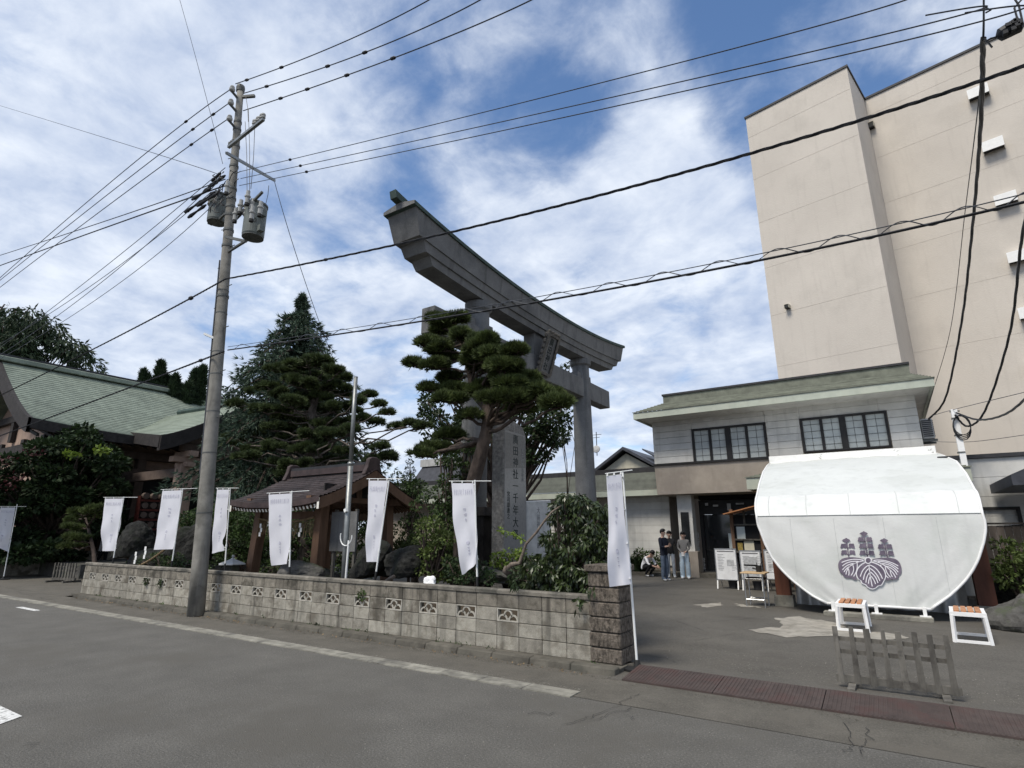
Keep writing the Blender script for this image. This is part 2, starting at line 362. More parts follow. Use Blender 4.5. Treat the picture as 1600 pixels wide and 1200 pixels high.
def fast_mesh(name, verts, nper, m, parent=None, smooth=False):
    """many separate polygons of nper corners each, from one numpy array"""
    v = np.asarray(verts, dtype=np.float32).reshape(-1, 3)
    if parent is not None: v = v - np.array(LOC[parent.name], dtype=np.float32)
    n = len(v); me = bpy.data.meshes.new(name); me.vertices.add(n); me.vertices.foreach_set('co', v.ravel())
    k = n // nper; me.loops.add(n); me.loops.foreach_set('vertex_index', np.arange(n, dtype=np.int32)); me.polygons.add(k)
    me.polygons.foreach_set('loop_start', np.arange(0, n, nper, dtype=np.int32)); me.update(calc_edges=True); me.validate()
    ms = m if isinstance(m, (list, tuple)) else [m]
    for x in ms: me.materials.append(MATS[x])
    return link(name, me, parent)
# foliage: numpy leaves
NR = np.random.RandomState(11)
def unit(a): return a / np.maximum(np.linalg.norm(a, axis=1, keepdims=True), 1e-9)
def needle_tufts(centers, dirs, n, ln, wd, spread=.9):
    """fans of narrow triangles: one tuft of n needles per centre"""
    c = np.repeat(np.asarray(centers), n, axis=0); d = np.repeat(np.asarray(dirs), n, axis=0); k = len(c)
    d = unit(d + NR.normal(0, spread, (k, 3))); s = unit(np.cross(d, NR.normal(0, 1, (k, 3)))) * wd
    l = ln * NR.uniform(.6, 1.15, (k, 1)); return np.stack([c - s, c + s, c + d * l], axis=1).reshape(-1, 3)
def leaf_quads(centers, size, up=.4, aspect=.55, droop=0., dirs=None):
    c = np.asarray(centers); k = len(c); a = NR.normal(0, 1, (k, 3)) if dirs is None else np.asarray(dirs) + NR.normal(0, .35, (k, 3))
    a[:, 2] -= droop; a = unit(a); nn = NR.normal(0, 1, (k, 3)); nn[:, 2] += up * 3; b = unit(np.cross(nn, a))
    s = size * NR.uniform(.6, 1.3, (k, 1)); return np.stack([c, c + a * s * .5 + b * s * aspect * .5, c + a * s, c + a * s * .5 - b * s * aspect * .5], axis=1).reshape(-1, 3)
def ball(n, c, r, top=-1., shell=.0):
    """n points in an ellipsoid; top cuts away what lies below"""
    p = unit(NR.normal(0, 1, (int(n * 3) + 8, 3))); p = p[p[:, 2] > top][:n]; rr = NR.uniform(shell, 1, (len(p), 1)) ** (1 / 3 if shell < .5 else 1)
    return p * rr * np.array(r) + np.array(c), p
# ================================================================== ground, road, kerb
def sheet(name, x0, x1, y0, y1, z, m, nx=1, ny=1):
    b = B(); b.grid([[(x0 + (x1 - x0) * i / nx, y0 + (y1 - y0) * j / ny, z) for i in range(nx + 1)] for j in range(ny + 1)]); return struct(b.build(name, m))
sheet('ground', -1200, 1200, -1200, 1200, -.03, 'soil')
sheet('road', -300, 300, -7, 6.74, 0, 'asphalt')
sheet('pavement', -300, -3.02, 5.93, 6.74, .004, 'asphalt_path')
sheet('pavement', -3.02, 300, 5.75, 6.62, .004, 'asphalt_path')
sheet('yard', -4.6, 60, 7.6, 26, .006, 'asphalt_yard')
sheet('yard', -3.0, 60, 6.62, 7.598, .006, 'asphalt_yard')
sheet('yard', -40, -4.602, 11.6, 26, .006, 'asphalt_yard')
sheet('path', -29.2, -18.75, 6.74, 11.6, .006, 'asphalt_path')
sheet('garden_bed', -18.75, -4.6, 7.24, 11.6, .03, 'soil')
b = B(); b.grid([[(x, y, z) for x in (-18.7, -14, -9, -4.62)] for y, z in ((7.26, .035), (7.45, .25), (7.95, .60), (9.4, .45), (11.5, .04))]); struct(b.build('garden_bank', 'soil'))
# gutter of concrete slabs along the road
g = struct(thing('gutter', None, None, (-10, 5.8, 0)))
sl_ = None
for i in range(66):
    x1 = -3.02 - i * .6
    b = B(); b.bx(x1 - .592, x1, 5.69, 5.80, -.04, .012 + rnd.uniform(0, .003)); b.bx(x1 - .592, x1, 5.805, 5.925, -.04, .014 + rnd.uniform(0, .003)); b.build('gutter_slab', 'gutter', g)
# kerb under the wall
kb = struct(thing('kerb', None, None, (-10, 6.85, 0)))
x = -2.99
while x > -17.9:
    b = B(); b.hexa([(x - .594, 6.75, -.05), (x, 6.75, -.05), (x, 6.93, -.05), (x - .594, 6.93, -.05), (x - .594, 6.785, .075), (x, 6.785, .075), (x, 6.93, .08), (x - .594, 6.93, .08)])
    b.build('kerb_stone', 'kerb', kb, bevel=.012); x -= .6
b = B(); b.bx(-18.9, -2.99, 6.935, 7.24, -.05, .052); struct(b.build('kerb_bed', 'kerb'))
# ribbed steel ramp plates at the yard entrance
rp = struct(thing('entrance_ramp', None, None, (0, 6.9, 0)))
for i in range(9):
    x0 = -2.84 + i * 1.02; b = B(); rib = 26
    b.hexa([(x0, 6.62, .0), (x0 + 1.012, 6.62, .0), (x0 + 1.012, 7.19, 0), (x0, 7.19, 0), (x0, 6.62, .022), (x0 + 1.012, 6.62, .022), (x0 + 1.012, 7.19, .075), (x0, 7.19, .075)])
    for k in range(rib):
        u = x0 + .02 + k * .038; b.hexa([(u, 6.63, .023), (u + .016, 6.63, .023), (u + .016, 7.18, .074), (u, 7.18, .074), (u, 6.63, .027), (u + .016, 6.63, .027), (u + .016, 7.18, .078), (u, 7.18, .078)])
    b.build('ramp_plate', 'ramp_plate', rp)
b = B(); b.hexa([(-3.0, 7.19, 0), (9, 7.19, 0), (9, 7.75, .0), (-3.0, 7.75, .0), (-3.0, 7.19, .068), (9, 7.19, .068), (9, 7.75, .008), (-3, 7.75, .008)]); struct(b.build('yard_edge', 'asphalt_yard'))
# painted marks
def mark(pts, name='road_marking', m='paint', z=.006):
    b = B(); b.poly([(p[0], p[1], z) for p in pts]); return struct(b.build(name, m))
mark([(-16.9, 5.17), (-15.8, 5.17), (-15.8, 5.30), (-16.9, 5.30)])
mark([(-12.5, 2.10), (-6.86, 2.16), (-6.98, 2.36), (-12.5, 2.36)])
mark([(-24, 2.2), (-19, 2.2), (-19, 2.36), (-24, 2.36)])
mark([(-19.3, 5.36), (-26.5, 5.36), (-26.5, 5.48), (-19.3, 5.48)])
# old concrete patches and cracks in the yard
def patch(px, z):
    p = [at(a, c, z=z) for a, c in px]; q = []
    for i in range(len(p)):
        a, c = p[i], p[(i + 1) % len(p)]
        for k in range(6):
            w = a.lerp(c, k / 6); q.append((w.x + rnd.gauss(0, .025), w.y + rnd.gauss(0, .05), z))
    b = B(); b.poly(q); return struct(b.build('concrete_patch', 'bare_concrete'))
patch([(1166, 984), (1225, 978), (1210, 966), (1250, 963), (1300, 972), (1330, 983), (1400, 990), (1420, 996), (1360, 1002), (1300, 994), (1230, 996)], .012)
patch([(1085, 945), (1128, 941), (1131, 946), (1100, 949)], .012)
patch([(1150, 943), (1180, 947), (1190, 950), (1152, 947)], .012)
def crack(px, w=.0045, seg=7):
    p = [at(a, c, z=.013) for a, c in px]; b = B(); q = []
    for i in range(len(p) - 1):
        for k in range(seg): v = p[i].lerp(p[i + 1], k / seg); q.append(v + Vector((rnd.gauss(0, .02), rnd.gauss(0, .03), 0)))
    q.append(p[-1]); rows = []
    for i, v in enumerate(q):
        d = (q[min(i + 1, len(q) - 1)] - q[max(i - 1, 0)]).normalized(); s = Vector((-d.y, d.x, 0)) * w * rnd.uniform(.35, 1.1) * (.3 if i in (0, len(q) - 1) else 1); rows.append([v + s, v - s])
    b.grid(rows); return struct(b.build('asphalt_crack', 'crack_fill'))
for c in ([(1000, 1022), (1040, 1028), (1060, 1036)], [(1000, 975), (1050, 968), (1100, 985)], [(880, 1130), (935, 1116), (985, 1090), (1000, 1083)], [(907, 1128), (960, 1112), (985, 1106)],
          [(1330, 1128), (1326, 1150), (1322, 1175)], [(1357, 1134), (1353, 1158), (1347, 1180)], [(825, 1113), (870, 1113)], [(1010, 1000), (1090, 1000), (1150, 990)], [(1420, 990), (1475, 1000), (1545, 1012)],
          [(20, 924), (60, 933), (90, 940)], [(660, 1006), (700, 1000)], [(1090, 972), (1150, 968), (1200, 962)], [(40, 1160), (52, 1172)], [(978, 1116), (990, 1125)]): crack(c)
# ================================================================== the block wall
wall = thing('block_wall', 'long low weathered concrete block wall pierced by a row of fan openings along the road', 'wall', (-11, 7.18, .05))
Y0, Y1, PX, PZ = 7.12, 7.24, .375, .185
XR = -3.4375 - .0
def block_mesh(w, dy=0.):
    b = B(); h = PZ - .008; b.bx(-w / 2 + .0035, w / 2 - .0035, Y0 - 7.18, Y1 - 7.18, .0, h); o = b.build('block', ['block'], None, bevel=.004); me = o.data; bpy.data.objects.remove(o); return me
mb, mh = block_mesh(PX), None
mb3 = mb.copy(); mb3.materials.clear(); mb3.materials.append(MATS['block_top'])
mb2 = mb.copy(); mb2.materials.clear(); mb2.materials.append(MATS['block_base'])
def vent_mesh():
    b = B(); w, h = PX - .006, PZ - .008; t = .016; y0, y1 = Y0 - 7.18 - .001, Y0 - 7.18 + .045
    b.bx(-w / 2, w / 2, y0, y1, 0, t); b.bx(-w / 2, w / 2, y0, y1, h - t, h); b.bx(-w / 2, -w / 2 + t, y0, y1, t, h - t); b.bx(w / 2 - t, w / 2, y0, y1, t, h - t)
    def arc(cx, cz, r0, r1, a0=0., a1=180., n=10):
        rows = []
        for i in range(n + 1):
            a = R(a0 + (a1 - a0) * i / n); c, s_ = math.cos(a), math.sin(a)
            rows.append([(cx + r1 * c, y0 + .008, cz + r1 * s_), (cx + r0 * c, y0 + .008, cz + r0 * s_), (cx + r0 * c, y1 - .02, cz + r0 * s_), (cx + r1 * c, y1 - .02, cz + r1 * s_), (cx + r1 * c, y0 + .008, cz + r1 * s_)])
        b.grid(rows)
    arc(-.088, t, .060, .082); arc(.088, t, .060, .082); arc(0, t + .072, .052, .074, -22, 202); b.bx(-.012, .012, y0 + .008, y1 - .02, t, t + .03)
    o = b.build('vent_block', 'vent'); me = o.data; bpy.data.objects.remove(o); return me
mv = vent_mesh()
bc = B(); bc.bx(-PX / 2 + .002, PX / 2 - .002, -.075, .075, 0, .045); bc.hexa([(-PX / 2 + .002, -.075, .045), (PX / 2 - .002, -.075, .045), (PX / 2 - .002, .075, .045), (-PX / 2 + .002, .075, .045), (-PX / 2 + .002, -.05, .062), (PX / 2 - .002, -.05, .062), (PX / 2 - .002, .05, .062), (-PX / 2 + .002, .05, .062)])
oc = bc.build('cap', 'cap'); mc = oc.data; bpy.data.objects.remove(oc)
ncol = 41
for i in range(ncol):
    x = -3.625 - i * PX
    for r_ in range(4):
        vent = r_ == 2 and i % 2 == 1 and 3 <= i
        nm = 'vent_block' if vent else 'block'
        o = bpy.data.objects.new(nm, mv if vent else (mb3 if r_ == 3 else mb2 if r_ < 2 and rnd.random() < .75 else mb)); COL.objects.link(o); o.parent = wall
        o.location = (x + 11, rnd.uniform(-.002, .002), .003 + r_ * PZ)
    o = bpy.data.objects.new('cap_block', mc); COL.objects.link(o); o.parent = wall; o.location = (x + 11, rnd.uniform(-.003, .003), .003 + 4 * PZ); o.rotation_euler = (0, rnd.uniform(-.004, .004), 0)
dp = thing('drain_pipe', 'small black drain outlet at the kerb just left of the utility pole', 'drain pipe', at(277, 952, z=.0)); q = LOC[dp.name]; b = B(); b.lathe(q + Vector((0, .14, .06)), [(.05, .1), (.065, .1), (.065, -.04), (.05, -.04), (.045, .08)], 14, (.1, 1, .1)); b.build('pipe', 'rubber_black', dp)
# split stone gate pillar
gp = thing('gate_pillar', 'square pillar of rough split stone blocks ending the wall at the yard entrance', 'pillar', (-3.2, 7.37, .05))
for k in range(6):
    b = B(); d = rnd.uniform(-.004, .004); b.bx(-3.46 + d, -3.03 + d, 7.09, 7.53, .055 + k * .182, .055 + k * .182 + .170); b.build('stone_block', 'split_stone', gp, bevel=.012)
b = B(); b.bx(-3.44, -3.05, 7.11, 7.51, .05, 1.15); b.build('core', 'rubber_black', gp)
b = B(); b.bx(-3.50, -2.99, 7.06, 7.57, 1.152, 1.235); b.build('cap_stone', 'split_stone', gp, bevel=.01)
# low wall at the far left
lw = thing('block_wall', 'shaded low block wall under the dark maple at the far left', 'wall', (-29.1, 9, 0))
for r_ in range(4):
    for i in range(12):
        b = B(); y = 7.9 + i * .4; b.bx(-29.2, -29.06, y, y + .394, .02 + r_ * .2, .214 + r_ * .2); b.build('block', 'block', lw)
for i in range(12): b = B(); y = 7.9 + i * .4; b.bx(-29.23, -29.03, y, y + .396, .822, .88); b.build('cap_block', 'cap', lw)
# ================================================================== beige block behind
BO = Vector((-3.914, 31.752, 0)); BD = Vector((.978, -.208, 0)); BN = Vector((.208, .978, 0))
def bp(u, w, z): return BO + BD * u + BN * w + Vector((0, 0, z))
bb = thing('beige_building', 'tall windowless beige rendered building with a projecting stair tower behind the house', 'building', (1.5, 33, 0))
H1 = 25.87
def rbox(b, u0, u1, w0, w1, z0, z1): return b.hexa([bp(u0, w0, z0), bp(u1, w0, z0), bp(u1, w1, z0), bp(u0, w1, z0), bp(u0, w0, z1), bp(u1, w0, z1), bp(u1, w1, z1), bp(u0, w1, z1)])
b = B(); rbox(b, 0, 5.49, 0, 9, 0, H1); b.build('tower', 'beige_wall', bb)
b = B(); rbox(b, 5.495, 32, 3.4, 20, 0, H1 + .0); b.build('wall', 'beige_wall', bb)
b = B(); rbox(b, -.06, 5.55, -.06, 9.05, H1 + .004, H1 + .13); rbox(b, 5.56, 32.05, 3.33, 20.05, H1 + .004, H1 + .13); b.build('parapet_cap', 'dark_trim', bb)
# construction joints cut into the render
b = B()
for k, z in enumerate((10.2, 13.1, 15.95, 18.8, 21.65, 24.5)):
    rbox(b, .01, 5.48, -.006, .01, z, z + .018); rbox(b, 5.5, 31.9, 3.394, 3.41, z + .3, z + .316)
b.build('joint', 'beige_joint', bb)
ray_hits = []
for px, py in ((1530, 150), (1553, 232), (1573, 316), (1594, 405), (1612, 492), (1628, 575)):
    v = ray(px, py); n_ = BN; t_ = (bp(0, 3.4, 0) - C0).dot(n_) / v.dot(n_); q = C0 + v * t_; u = (q - BO).dot(BD)
    b = B(); z = q.z
    for (w0, w1, u0, u1, za, zb) in ((3.0, 3.395, u - .41, u + .41, z + .28, z + .33), (3.0, 3.02, u - .41, u + .41, z - .20, z + .28), (3.02, 3.395, u - .41, u - .39, z - .20, z + .28), (3.02, 3.395, u + .39, u + .41, z - .20, z + .28)): rbox(b, u0, u1, w0, w1, za, zb)
    h = b.build('vent_hood', 'peeling_white', bb)
    b = B(); rbox(b, u - .38, u + .38, 3.03, 3.39, z - .13, z - .10); b.build('louvre', 'dark_trim', h)
for px, py, w in ((1361, 200, 3.4), (1232, 481, 0)):
    v = ray(px, py); t_ = (bp(0, w, 0) - C0).dot(BN) / v.dot(BN); q = C0 + v * t_; u = (q - BO).dot(BD); s_ = .42 if w else .24
    b = B(); rbox(b, u - s_ / 2, u + s_ / 2, w - .32, w - .005, q.z + s_ * .45, q.z + s_ * .5); rbox(b, u - s_ / 2, u - s_ / 2 + .02, w - .32, w - .005, q.z - s_ * .3, q.z + s_ * .449); rbox(b, u + s_ / 2 - .02, u + s_ / 2, w - .32, w - .005, q.z - s_ * .3, q.z + s_ * .449)
    h = b.build('vent_hood', 'cream_wall', bb); b = B(); rbox(b, u - s_ / 2 + .025, u + s_ / 2 - .025, w - .30, w - .01, q.z - s_ * .28, q.z + s_ * .42); b.build('louvre', 'rubber_black', h)
if True:  # stub duct above the dark outlet
    v = ray(1356, 193); b = B()
# ================================================================== two storey shrine office
ho = thing('office_house', 'two storey pale sided house with a green hipped roof and black framed windows', 'house', (-3.2, 24, 0))
HX0, HX1, HY = -7.60, 1.22, 22.0
b = B(); b.bx(HX0 + .05, HX1 - .05, HY + .05, 30, 4.2, 6.1); b.build('upper_wall', 'brown_render', ho)
# siding boards left by the windows: rows of real boards
W1, W2 = (-6.02, -3.35), (-2.20, .38)
WZ0, WZ1 = 4.31, 5.56
zs = [4.30 + k * .2517 for k in range(6)]
for (a, c) in ((HX0, W1[0] - .02), (W1[1] + .02, W2[0] - .02), (W2[1] + .02, HX1)):
    for k in range(5): b = B(); b.bx(a + .004, c - .004, HY - rnd.uniform(.0, .006), HY + .06, zs[k] + .006, zs[k + 1] - .006); b.build('siding_board', 'siding', ho)
xs = [HX0, W1[0], -3.35, W2[0], W2[1] - .2, HX1]
for k in range(2):
    for a, c in zip(xs, xs[1:]): b = B(); b.bx(a + .004, c - .004, HY - rnd.uniform(0, .006), HY + .06, 5.565 + k * .25, 5.565 + k * .25 + .242); b.build('siding_board', 'siding', ho)
for k in range(7):   # right hand side wall
    b = B(); b.bx(HX1 - .06, HX1 + rnd.uniform(.0, .004), HY + .064, 30, 4.306 + k * .2517, 4.306 + k * .2517 + .24); b.build('siding_board', 'siding', ho)
def window(x0, x1, z0, z1, y, parent, sash=4, rows=5, cols=2, side=1):
    b = B(); t = .075
    b.bx(x0, x1, y - .05, y + .08, z1 - t, z1); b.bx(x0, x1, y - .06, y + .08, z0, z0 + t * .7); b.bx(x0, x0 + t, y - .05, y + .08, z0 + t * .7, z1 - t); b.bx(x1 - t, x1, y - .05, y + .08, z0 + t * .7, z1 - t)
    w_ = (x1 - x0) / sash
    for k in range(1, sash):
        tt = .10 if k == sash // 2 else .045
        b.bx(x0 + k * w_ - tt, x0 + k * w_ + tt, y - .035, y + .08, z0 + t * .7, z1 - t)
    f = b.build('window', 'window_frame', parent)
    for k in range(sash):
        a, c = x0 + k * w_ + .05, x0 + (k + 1) * w_ - .05
        b = B(); b.bx(a, c, y + .03, y + .05, z0 + .05, z1 - t); b.build('pane', 'window_pane', f)
        b = B()
        for q in range(1, cols): b.bx(a + (c - a) * q / cols - .005, a + (c - a) * q / cols + .005, y + .018, y + .029, z0 + .05, z1 - t)
        for q in range(1, rows): zz_ = z0 + (z1 - z0) * q / rows; b.bx(a, c, y + .012, y + .0175, zz_ - .005, zz_ + .005)
        b.build('muntin', 'window_frame', f)
    return f
window(W1[0], W1[1], WZ0 - .06, WZ1, HY, ho); window(W2[0], W2[1], WZ0 + .04, WZ1, HY, ho)
b = B(); b.bx(HX0 - .03, HX1 + .25, HY - .08, HY + .05, 4.215, 4.29); b.build('sill_band', 'window_frame', ho)
b = B(); b.hexa([(HX0, HY + .1, 3.10), (HX1, HY + .1, 3.10), (HX1, 26, 3.10), (HX0, 26, 3.10), (HX0, HY - .03, 4.21), (HX1, HY - .03, 4.21), (HX1, 26, 4.21), (HX0, 26, 4.21)]); b.build('render_band', 'brown_render', ho)
# roof: hipped skirt with courses, flat top
EY0, EX0, EX1, EZ = 21.0, -8.0, 1.72, 6.0
b = B(); b.bx(EX0, EX1, EY0, EY0 + .10, EZ, EZ + .25); b.bx(EX0, EX0 + .1, EY0 + .103, 31, EZ, EZ + .25); b.bx(EX1 - .1, EX1, EY0 + .103, 31, EZ, EZ + .25); b.build('fascia', 'fascia_green', ho)
b = B(); b.hexa([(HX0 - .02, HY - .02, EZ - .02), (HX1 + .02, HY - .02, EZ - .02), (HX1 + .02, 31, EZ - .02), (HX0 - .02, 31, EZ - .02), (EX0 + .1, EY0 + .1, EZ + .05), (EX1 - .1, EY0 + .1, EZ + .05), (EX1 - .1, 31, EZ + .05), (EX0 + .1, 31, EZ + .05)]); b.build('soffit', 'siding', ho)
n_ = 9; RY, RZ = 23.4, 7.05
for k in range(n_):
    f0, f1 = k / n_, (k + 1) / n_
    def rg(f, dz): x0 = EX0 - .03 + (.55) * f; x1 = EX1 + .03 - .55 * f; y = EY0 - .03 + (RY - EY0) * f; z = EZ + .255 + (RZ - EZ - .255) * f + dz; return x0, x1, y, z
    a = rg(f0, .03); c = rg(f1, 0); d = rg(f0, 0); b = B()
    b.add([(a[0], a[2], a[3]), (a[1], a[2], a[3]), (c[1], c[2], c[3]), (c[0], c[2], c[3]), (d[0], d[2], d[3]), (d[1], d[2], d[3])], [(0, 1, 2, 3), (0, 1, 5, 4)])
    b.add([(a[1], a[2], a[3]), (a[1], 31, a[3]), (c[1], 31, c[3]), (c[1], c[2], c[3]), (d[1], d[2], d[3]), (d[1], 31, d[3])], [(0, 1, 2, 3), (0, 1, 5, 4)])
    b.add([(a[0], a[2], a[3]), (a[0], 31, a[3]), (c[0], 31, c[3]), (c[0], c[2], c[3])], [(0, 1, 2, 3)])
    b.build('roof_course', 'roof_green', ho)
b = B(); b.bx(EX0 + .48, EX1 - .42, RY, 31, 6.6, RZ + .32); b.build('roof_curb', 'roof_green', ho)
b = B(); b.bx(EX0 + .44, EX1 - .40, RY - .05, 31, RZ + .323, RZ + .40); b.build('roof_cap', 'dark_trim', ho)
# ground floor: dark recessed entrance
b = B(); b.bx(-6.98, -6.42, HY + .55, HY + 1.0, .0, 3.09); b.build('pilaster', 'siding', ho)
b = B(); b.bx(-7.02, -6.30, HY + .44, HY + 1.02, .0, .95); b.build('plinth', 'brown_render', ho)
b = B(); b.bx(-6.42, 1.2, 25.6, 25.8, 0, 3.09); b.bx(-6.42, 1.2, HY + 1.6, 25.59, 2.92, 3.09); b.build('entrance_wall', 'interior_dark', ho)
b = B(); b.bx(-6.42, -2.5, HY + 1.55, HY + 1.75, 2.35, 2.9); b.bx(-6.42, -6.28, HY + 1.55, HY + 1.7, .2, 2.35); b.bx(-4.62, -4.5, HY + 1.55, HY + 1.7, .2, 2.35); b.bx(-3.3, -3.2, HY + 1.55, HY + 1.7, .2, 2.35); b.build('door_frame', 'window_frame', ho)
b = B(); b.bx(-6.27, -4.63, HY + 1.62, HY + 1.64, .2, 2.34); b.bx(-4.49, -3.31, HY + 1.62, HY + 1.64, .2, 2.34); gl = b.build('door_glass', 'dark_glass', ho)
b = B()
for q in (-4.98, -4.74): b.beam((q, HY + 1.5, 1.22), (q, HY + 1.5, 1.48), .04, .04)
b.beam((-5.12, HY + 1.5, 1.52), (-4.98, HY + 1.5, 1.52), .03, .03); b.build('door_handle', 'steel', ho)
b = B(); b.bx(-7.3, 1.2, HY + .45, HY + 1.6, 0, .16); b.build('step', 'kerb', ho)
b = B(); b.bx(-6.86, -6.55, HY + .50, HY + .545, 1.22, 2.42); b.build('notice_case', 'dark_glass', ho)
# notices on the entrance glass
b = B(); q = at(1134, 845, Y=23.5); b.bx(-5.05, -4.62, 23.46, 23.475, 1.45, 2.05); b.build('notice', 'paper', ho)
b = B(); b.bx(-5.35, -5.10, 23.46, 23.475, .32, 1.62); b.build('notice', 'paper', ho)
q = at(1068, 814, Y=23.5); b = B(); b.bx(q.x - .07, q.x + .08, 23.46, 23.475, q.z - .02, q.z + .17); st = b.build('sticker', 'poster', ho); b = B(); b.bx(q.x - .07, q.x + .10, 23.455, 23.47, q.z - .19, q.z - .03); b.build('sticker', 'sticker_red', ho)
q = at(1086, 832, Y=23.4)
text('lettering', '御祈祷受付', .27, 'paper', (q.x, 23.44, q.z), (1, 0, 0), (0, 0, 1), ho, .002, True)
q = at(1098, 872, Y=23.4)
text('lettering', '授与所', .16, 'poster_mid', (q.x, 23.44, q.z), (1, 0, 0), (0, 0, 1), ho, .002, True)
for px, py, w_, h_ in ((1104, 788, .12, .10), (1118, 790, .2, .07), (1139, 792, .14, .26), (1156, 787, .3, .06)):
    q = at(px, py, Y=23.3); b = B(); b.bx(q.x - w_ / 2, q.x + w_ / 2, 23.3, 23.305, q.z - h_ / 2, q.z + h_ / 2); b.build('paper_streamer', 'grey_wall', ho)
# air conditioner on the right hand side
ac = thing('air_conditioner', 'small outdoor air conditioner unit bracketed on the upper right corner of the house', 'air conditioner', (1.45, 22.5, 4.6))
b = B(); b.bx(1.25, 1.56, 22.15, 22.95, 4.55, 5.2); b.build('case', 'grey_wall', ac, bevel=.02)
b = B()
for k in range(9): b.bx(1.28, 1.53, 22.12, 22.148, 4.62 + k * .062, 4.65 + k * .062)
for k in range(9): b.bx(1.562, 1.58, 22.2, 22.9, 4.62 + k * .062, 4.65 + k * .062)
b.build('grille', 'dark_trim', ac)
for y_ in (22.2, 22.85): b = B(); b.bx(1.22, 1.62, y_, y_ + .05, 4.47, 4.54); b.build('bracket', 'hardware', ac)
# porch with small hipped roof, posts; the canvas hangs over it
po = thing('porch', 'porch with green eaves and red brown posts mostly hidden behind the white canvas', 'porch', (-.8, 16, 0))
PX0, PX1, PYE, PZE = -3.42, 1.84, 17.9, 2.88
b = B(); b.bx(PX0, PX1, PYE, PYE + .08, PZE, PZE + .34); b.bx(PX0, PX0 + .08, PYE + .083, 21.9, PZE, PZE + .34); b.bx(PX1 - .08, PX1, PYE + .083, 21.9, PZE, PZE + .34); b.build('fascia', 'fascia_green', po)
b = B(); b.bx(PX0 + .08, PX1 - .08, PYE + .09, 21.9, PZE + .02, PZE + .05); b.build('soffit', 'dark_wood', po)
for k in range(7):
    f0, f1 = k / 7, (k + 1) / 7
    def pg(f, dz): return PX0 - .03 + .25 * f, PX1 + .03 - .35 * f, PYE - .03 + (21.9 - PYE) * f, PZE + .34 + (3.76 - PZE - .34) * f + dz
    a = pg(f0, .03); c = pg(f1, 0); d = pg(f0, 0); b = B()
    b.add([(a[0], a[2], a[3]), (a[1], a[2], a[3]), (c[1], c[2], c[3]), (c[0], c[2], c[3]), (d[0], d[2], d[3]), (d[1], d[2], d[3])], [(0, 1, 2, 3), (0, 1, 5, 4)])
    b.add([(a[1], a[2], a[3]), (a[1], 21.95, a[3]), (c[1], 21.95, c[3]), (c[1], c[2], c[3])], [(0, 1, 2, 3)]); b.add([(a[0], a[2], a[3]), (a[0], 21.95, a[3]), (c[0], 21.95, c[3]), (c[0], c[2], c[3])], [(0, 1, 2, 3)])
    b.build('roof_course', 'roof_green', po)
for x, w, h in ((-2.32, .30, 2.5), (1.38, .30, 2.5)):
    b = B(); b.bx(x - w / 2, x + w / 2, 15.0, 15.0 + w, .24, h); p_ = b.build('post', 'post_wood', po); b = B(); b.bx(x - w / 2 - .05, x + w / 2 + .05, 14.95, 15.05 + w, 0, .245); b.build('post_base', 'gutter', p_)
b = B(); b.bx(-2.5, 1.55, 15.0, 15.3, 2.2, 2.45); b.build('beam', 'post_wood', po)
b = B(); b.grid([[(-2.1 + i * .11, 15.4 + .05 * math.sin(i * 1.9), z) for i in range(30)] for z in (.03, 1.0, 2.2)]); b.build('sheet', 'steel', po, smooth=True)
# ================================================================== low wing, cream gable, buildings beyond
lo = thing('low_wing', 'long single storey wing with dark green mansard roof and pale eaves beyond the gateway', 'building', (-12, 24, 0))
b = B(); b.bx(-24.5, -7.62, 23.6, 28, 0, 3.2); b.build('wall', 'brown_render', lo)
for k in range(9): b = B(); b.bx(-9.6, -7.63, 23.54, 23.598, .35 + k * .32, .35 + k * .32 + .312); b.build('siding_board', 'siding', lo)
for k in range(9):
    for i in range(4): b = B(); b.bx(-20.5 + i * 2.2, -18.31 + i * 2.2, 23.54, 23.598, .35 + k * .32, .35 + k * .32 + .312); b.build('siding_board', 'siding', lo)
b = B(); b.bx(-24.6, -7.62, 22.9, 22.99, 3.14, 3.40); b.build('fascia', 'fascia_green', lo)
b = B(); b.bx(-24.6, -7.62, 22.995, 23.6, 3.15, 3.2); b.build('soffit', 'siding', lo)
for k in range(7): b = B(); z = 3.405 + k * .105; b.add([(-24.6, 22.88 + k * .07, z), (-7.62, 22.88 + k * .07, z), (-7.62, 22.94 + k * .07, z + .105), (-24.6, 22.94 + k * .07, z + .105), (-24.6, 22.96 + k * .07, z + .105), (-7.62, 22.96 + k * .07, z + .105)], [(0, 1, 2, 3), (3, 2, 5, 4)]); b.build('roof_course', 'roof_dark', lo)
b = B(); b.bx(-24.6, -7.62, 23.36, 28, 4.14, 4.36); b.build('roof_cap', 'dark_trim', lo)
for a in (-9.95,): window(-10.9, -9.75, .9, 2.6, 23.52, lo, 2, 6, 3)
window(-13.6, -11.4, .9, 2.6, 23.52, lo, 3, 6, 3)
cg = thing('cream_house', 'distant cream gabled house with dark slate roof and a solar panel', 'house', (-13, 37, 0))
A = at(933, 712, Y=36); 
b = B(); b.add([(-17, 36, 0), (-11.6, 36, 0), (-11.6, 36, 5.2), (-14.4, 36, A.z), (-17, 36, 5.2), (-17, 44, 0), (-11.6, 44, 0), (-11.6, 44, 5.2), (-14.4, 44, A.z), (-17, 44, 5.2)], [(0, 1, 2, 3, 4), (5, 6, 7, 8, 9), (1, 6, 7, 2), (0, 5, 9, 4)]); b.build('wall', 'cream_wall', cg)
b = B(); ap = (-14.4, A.z + .2); 
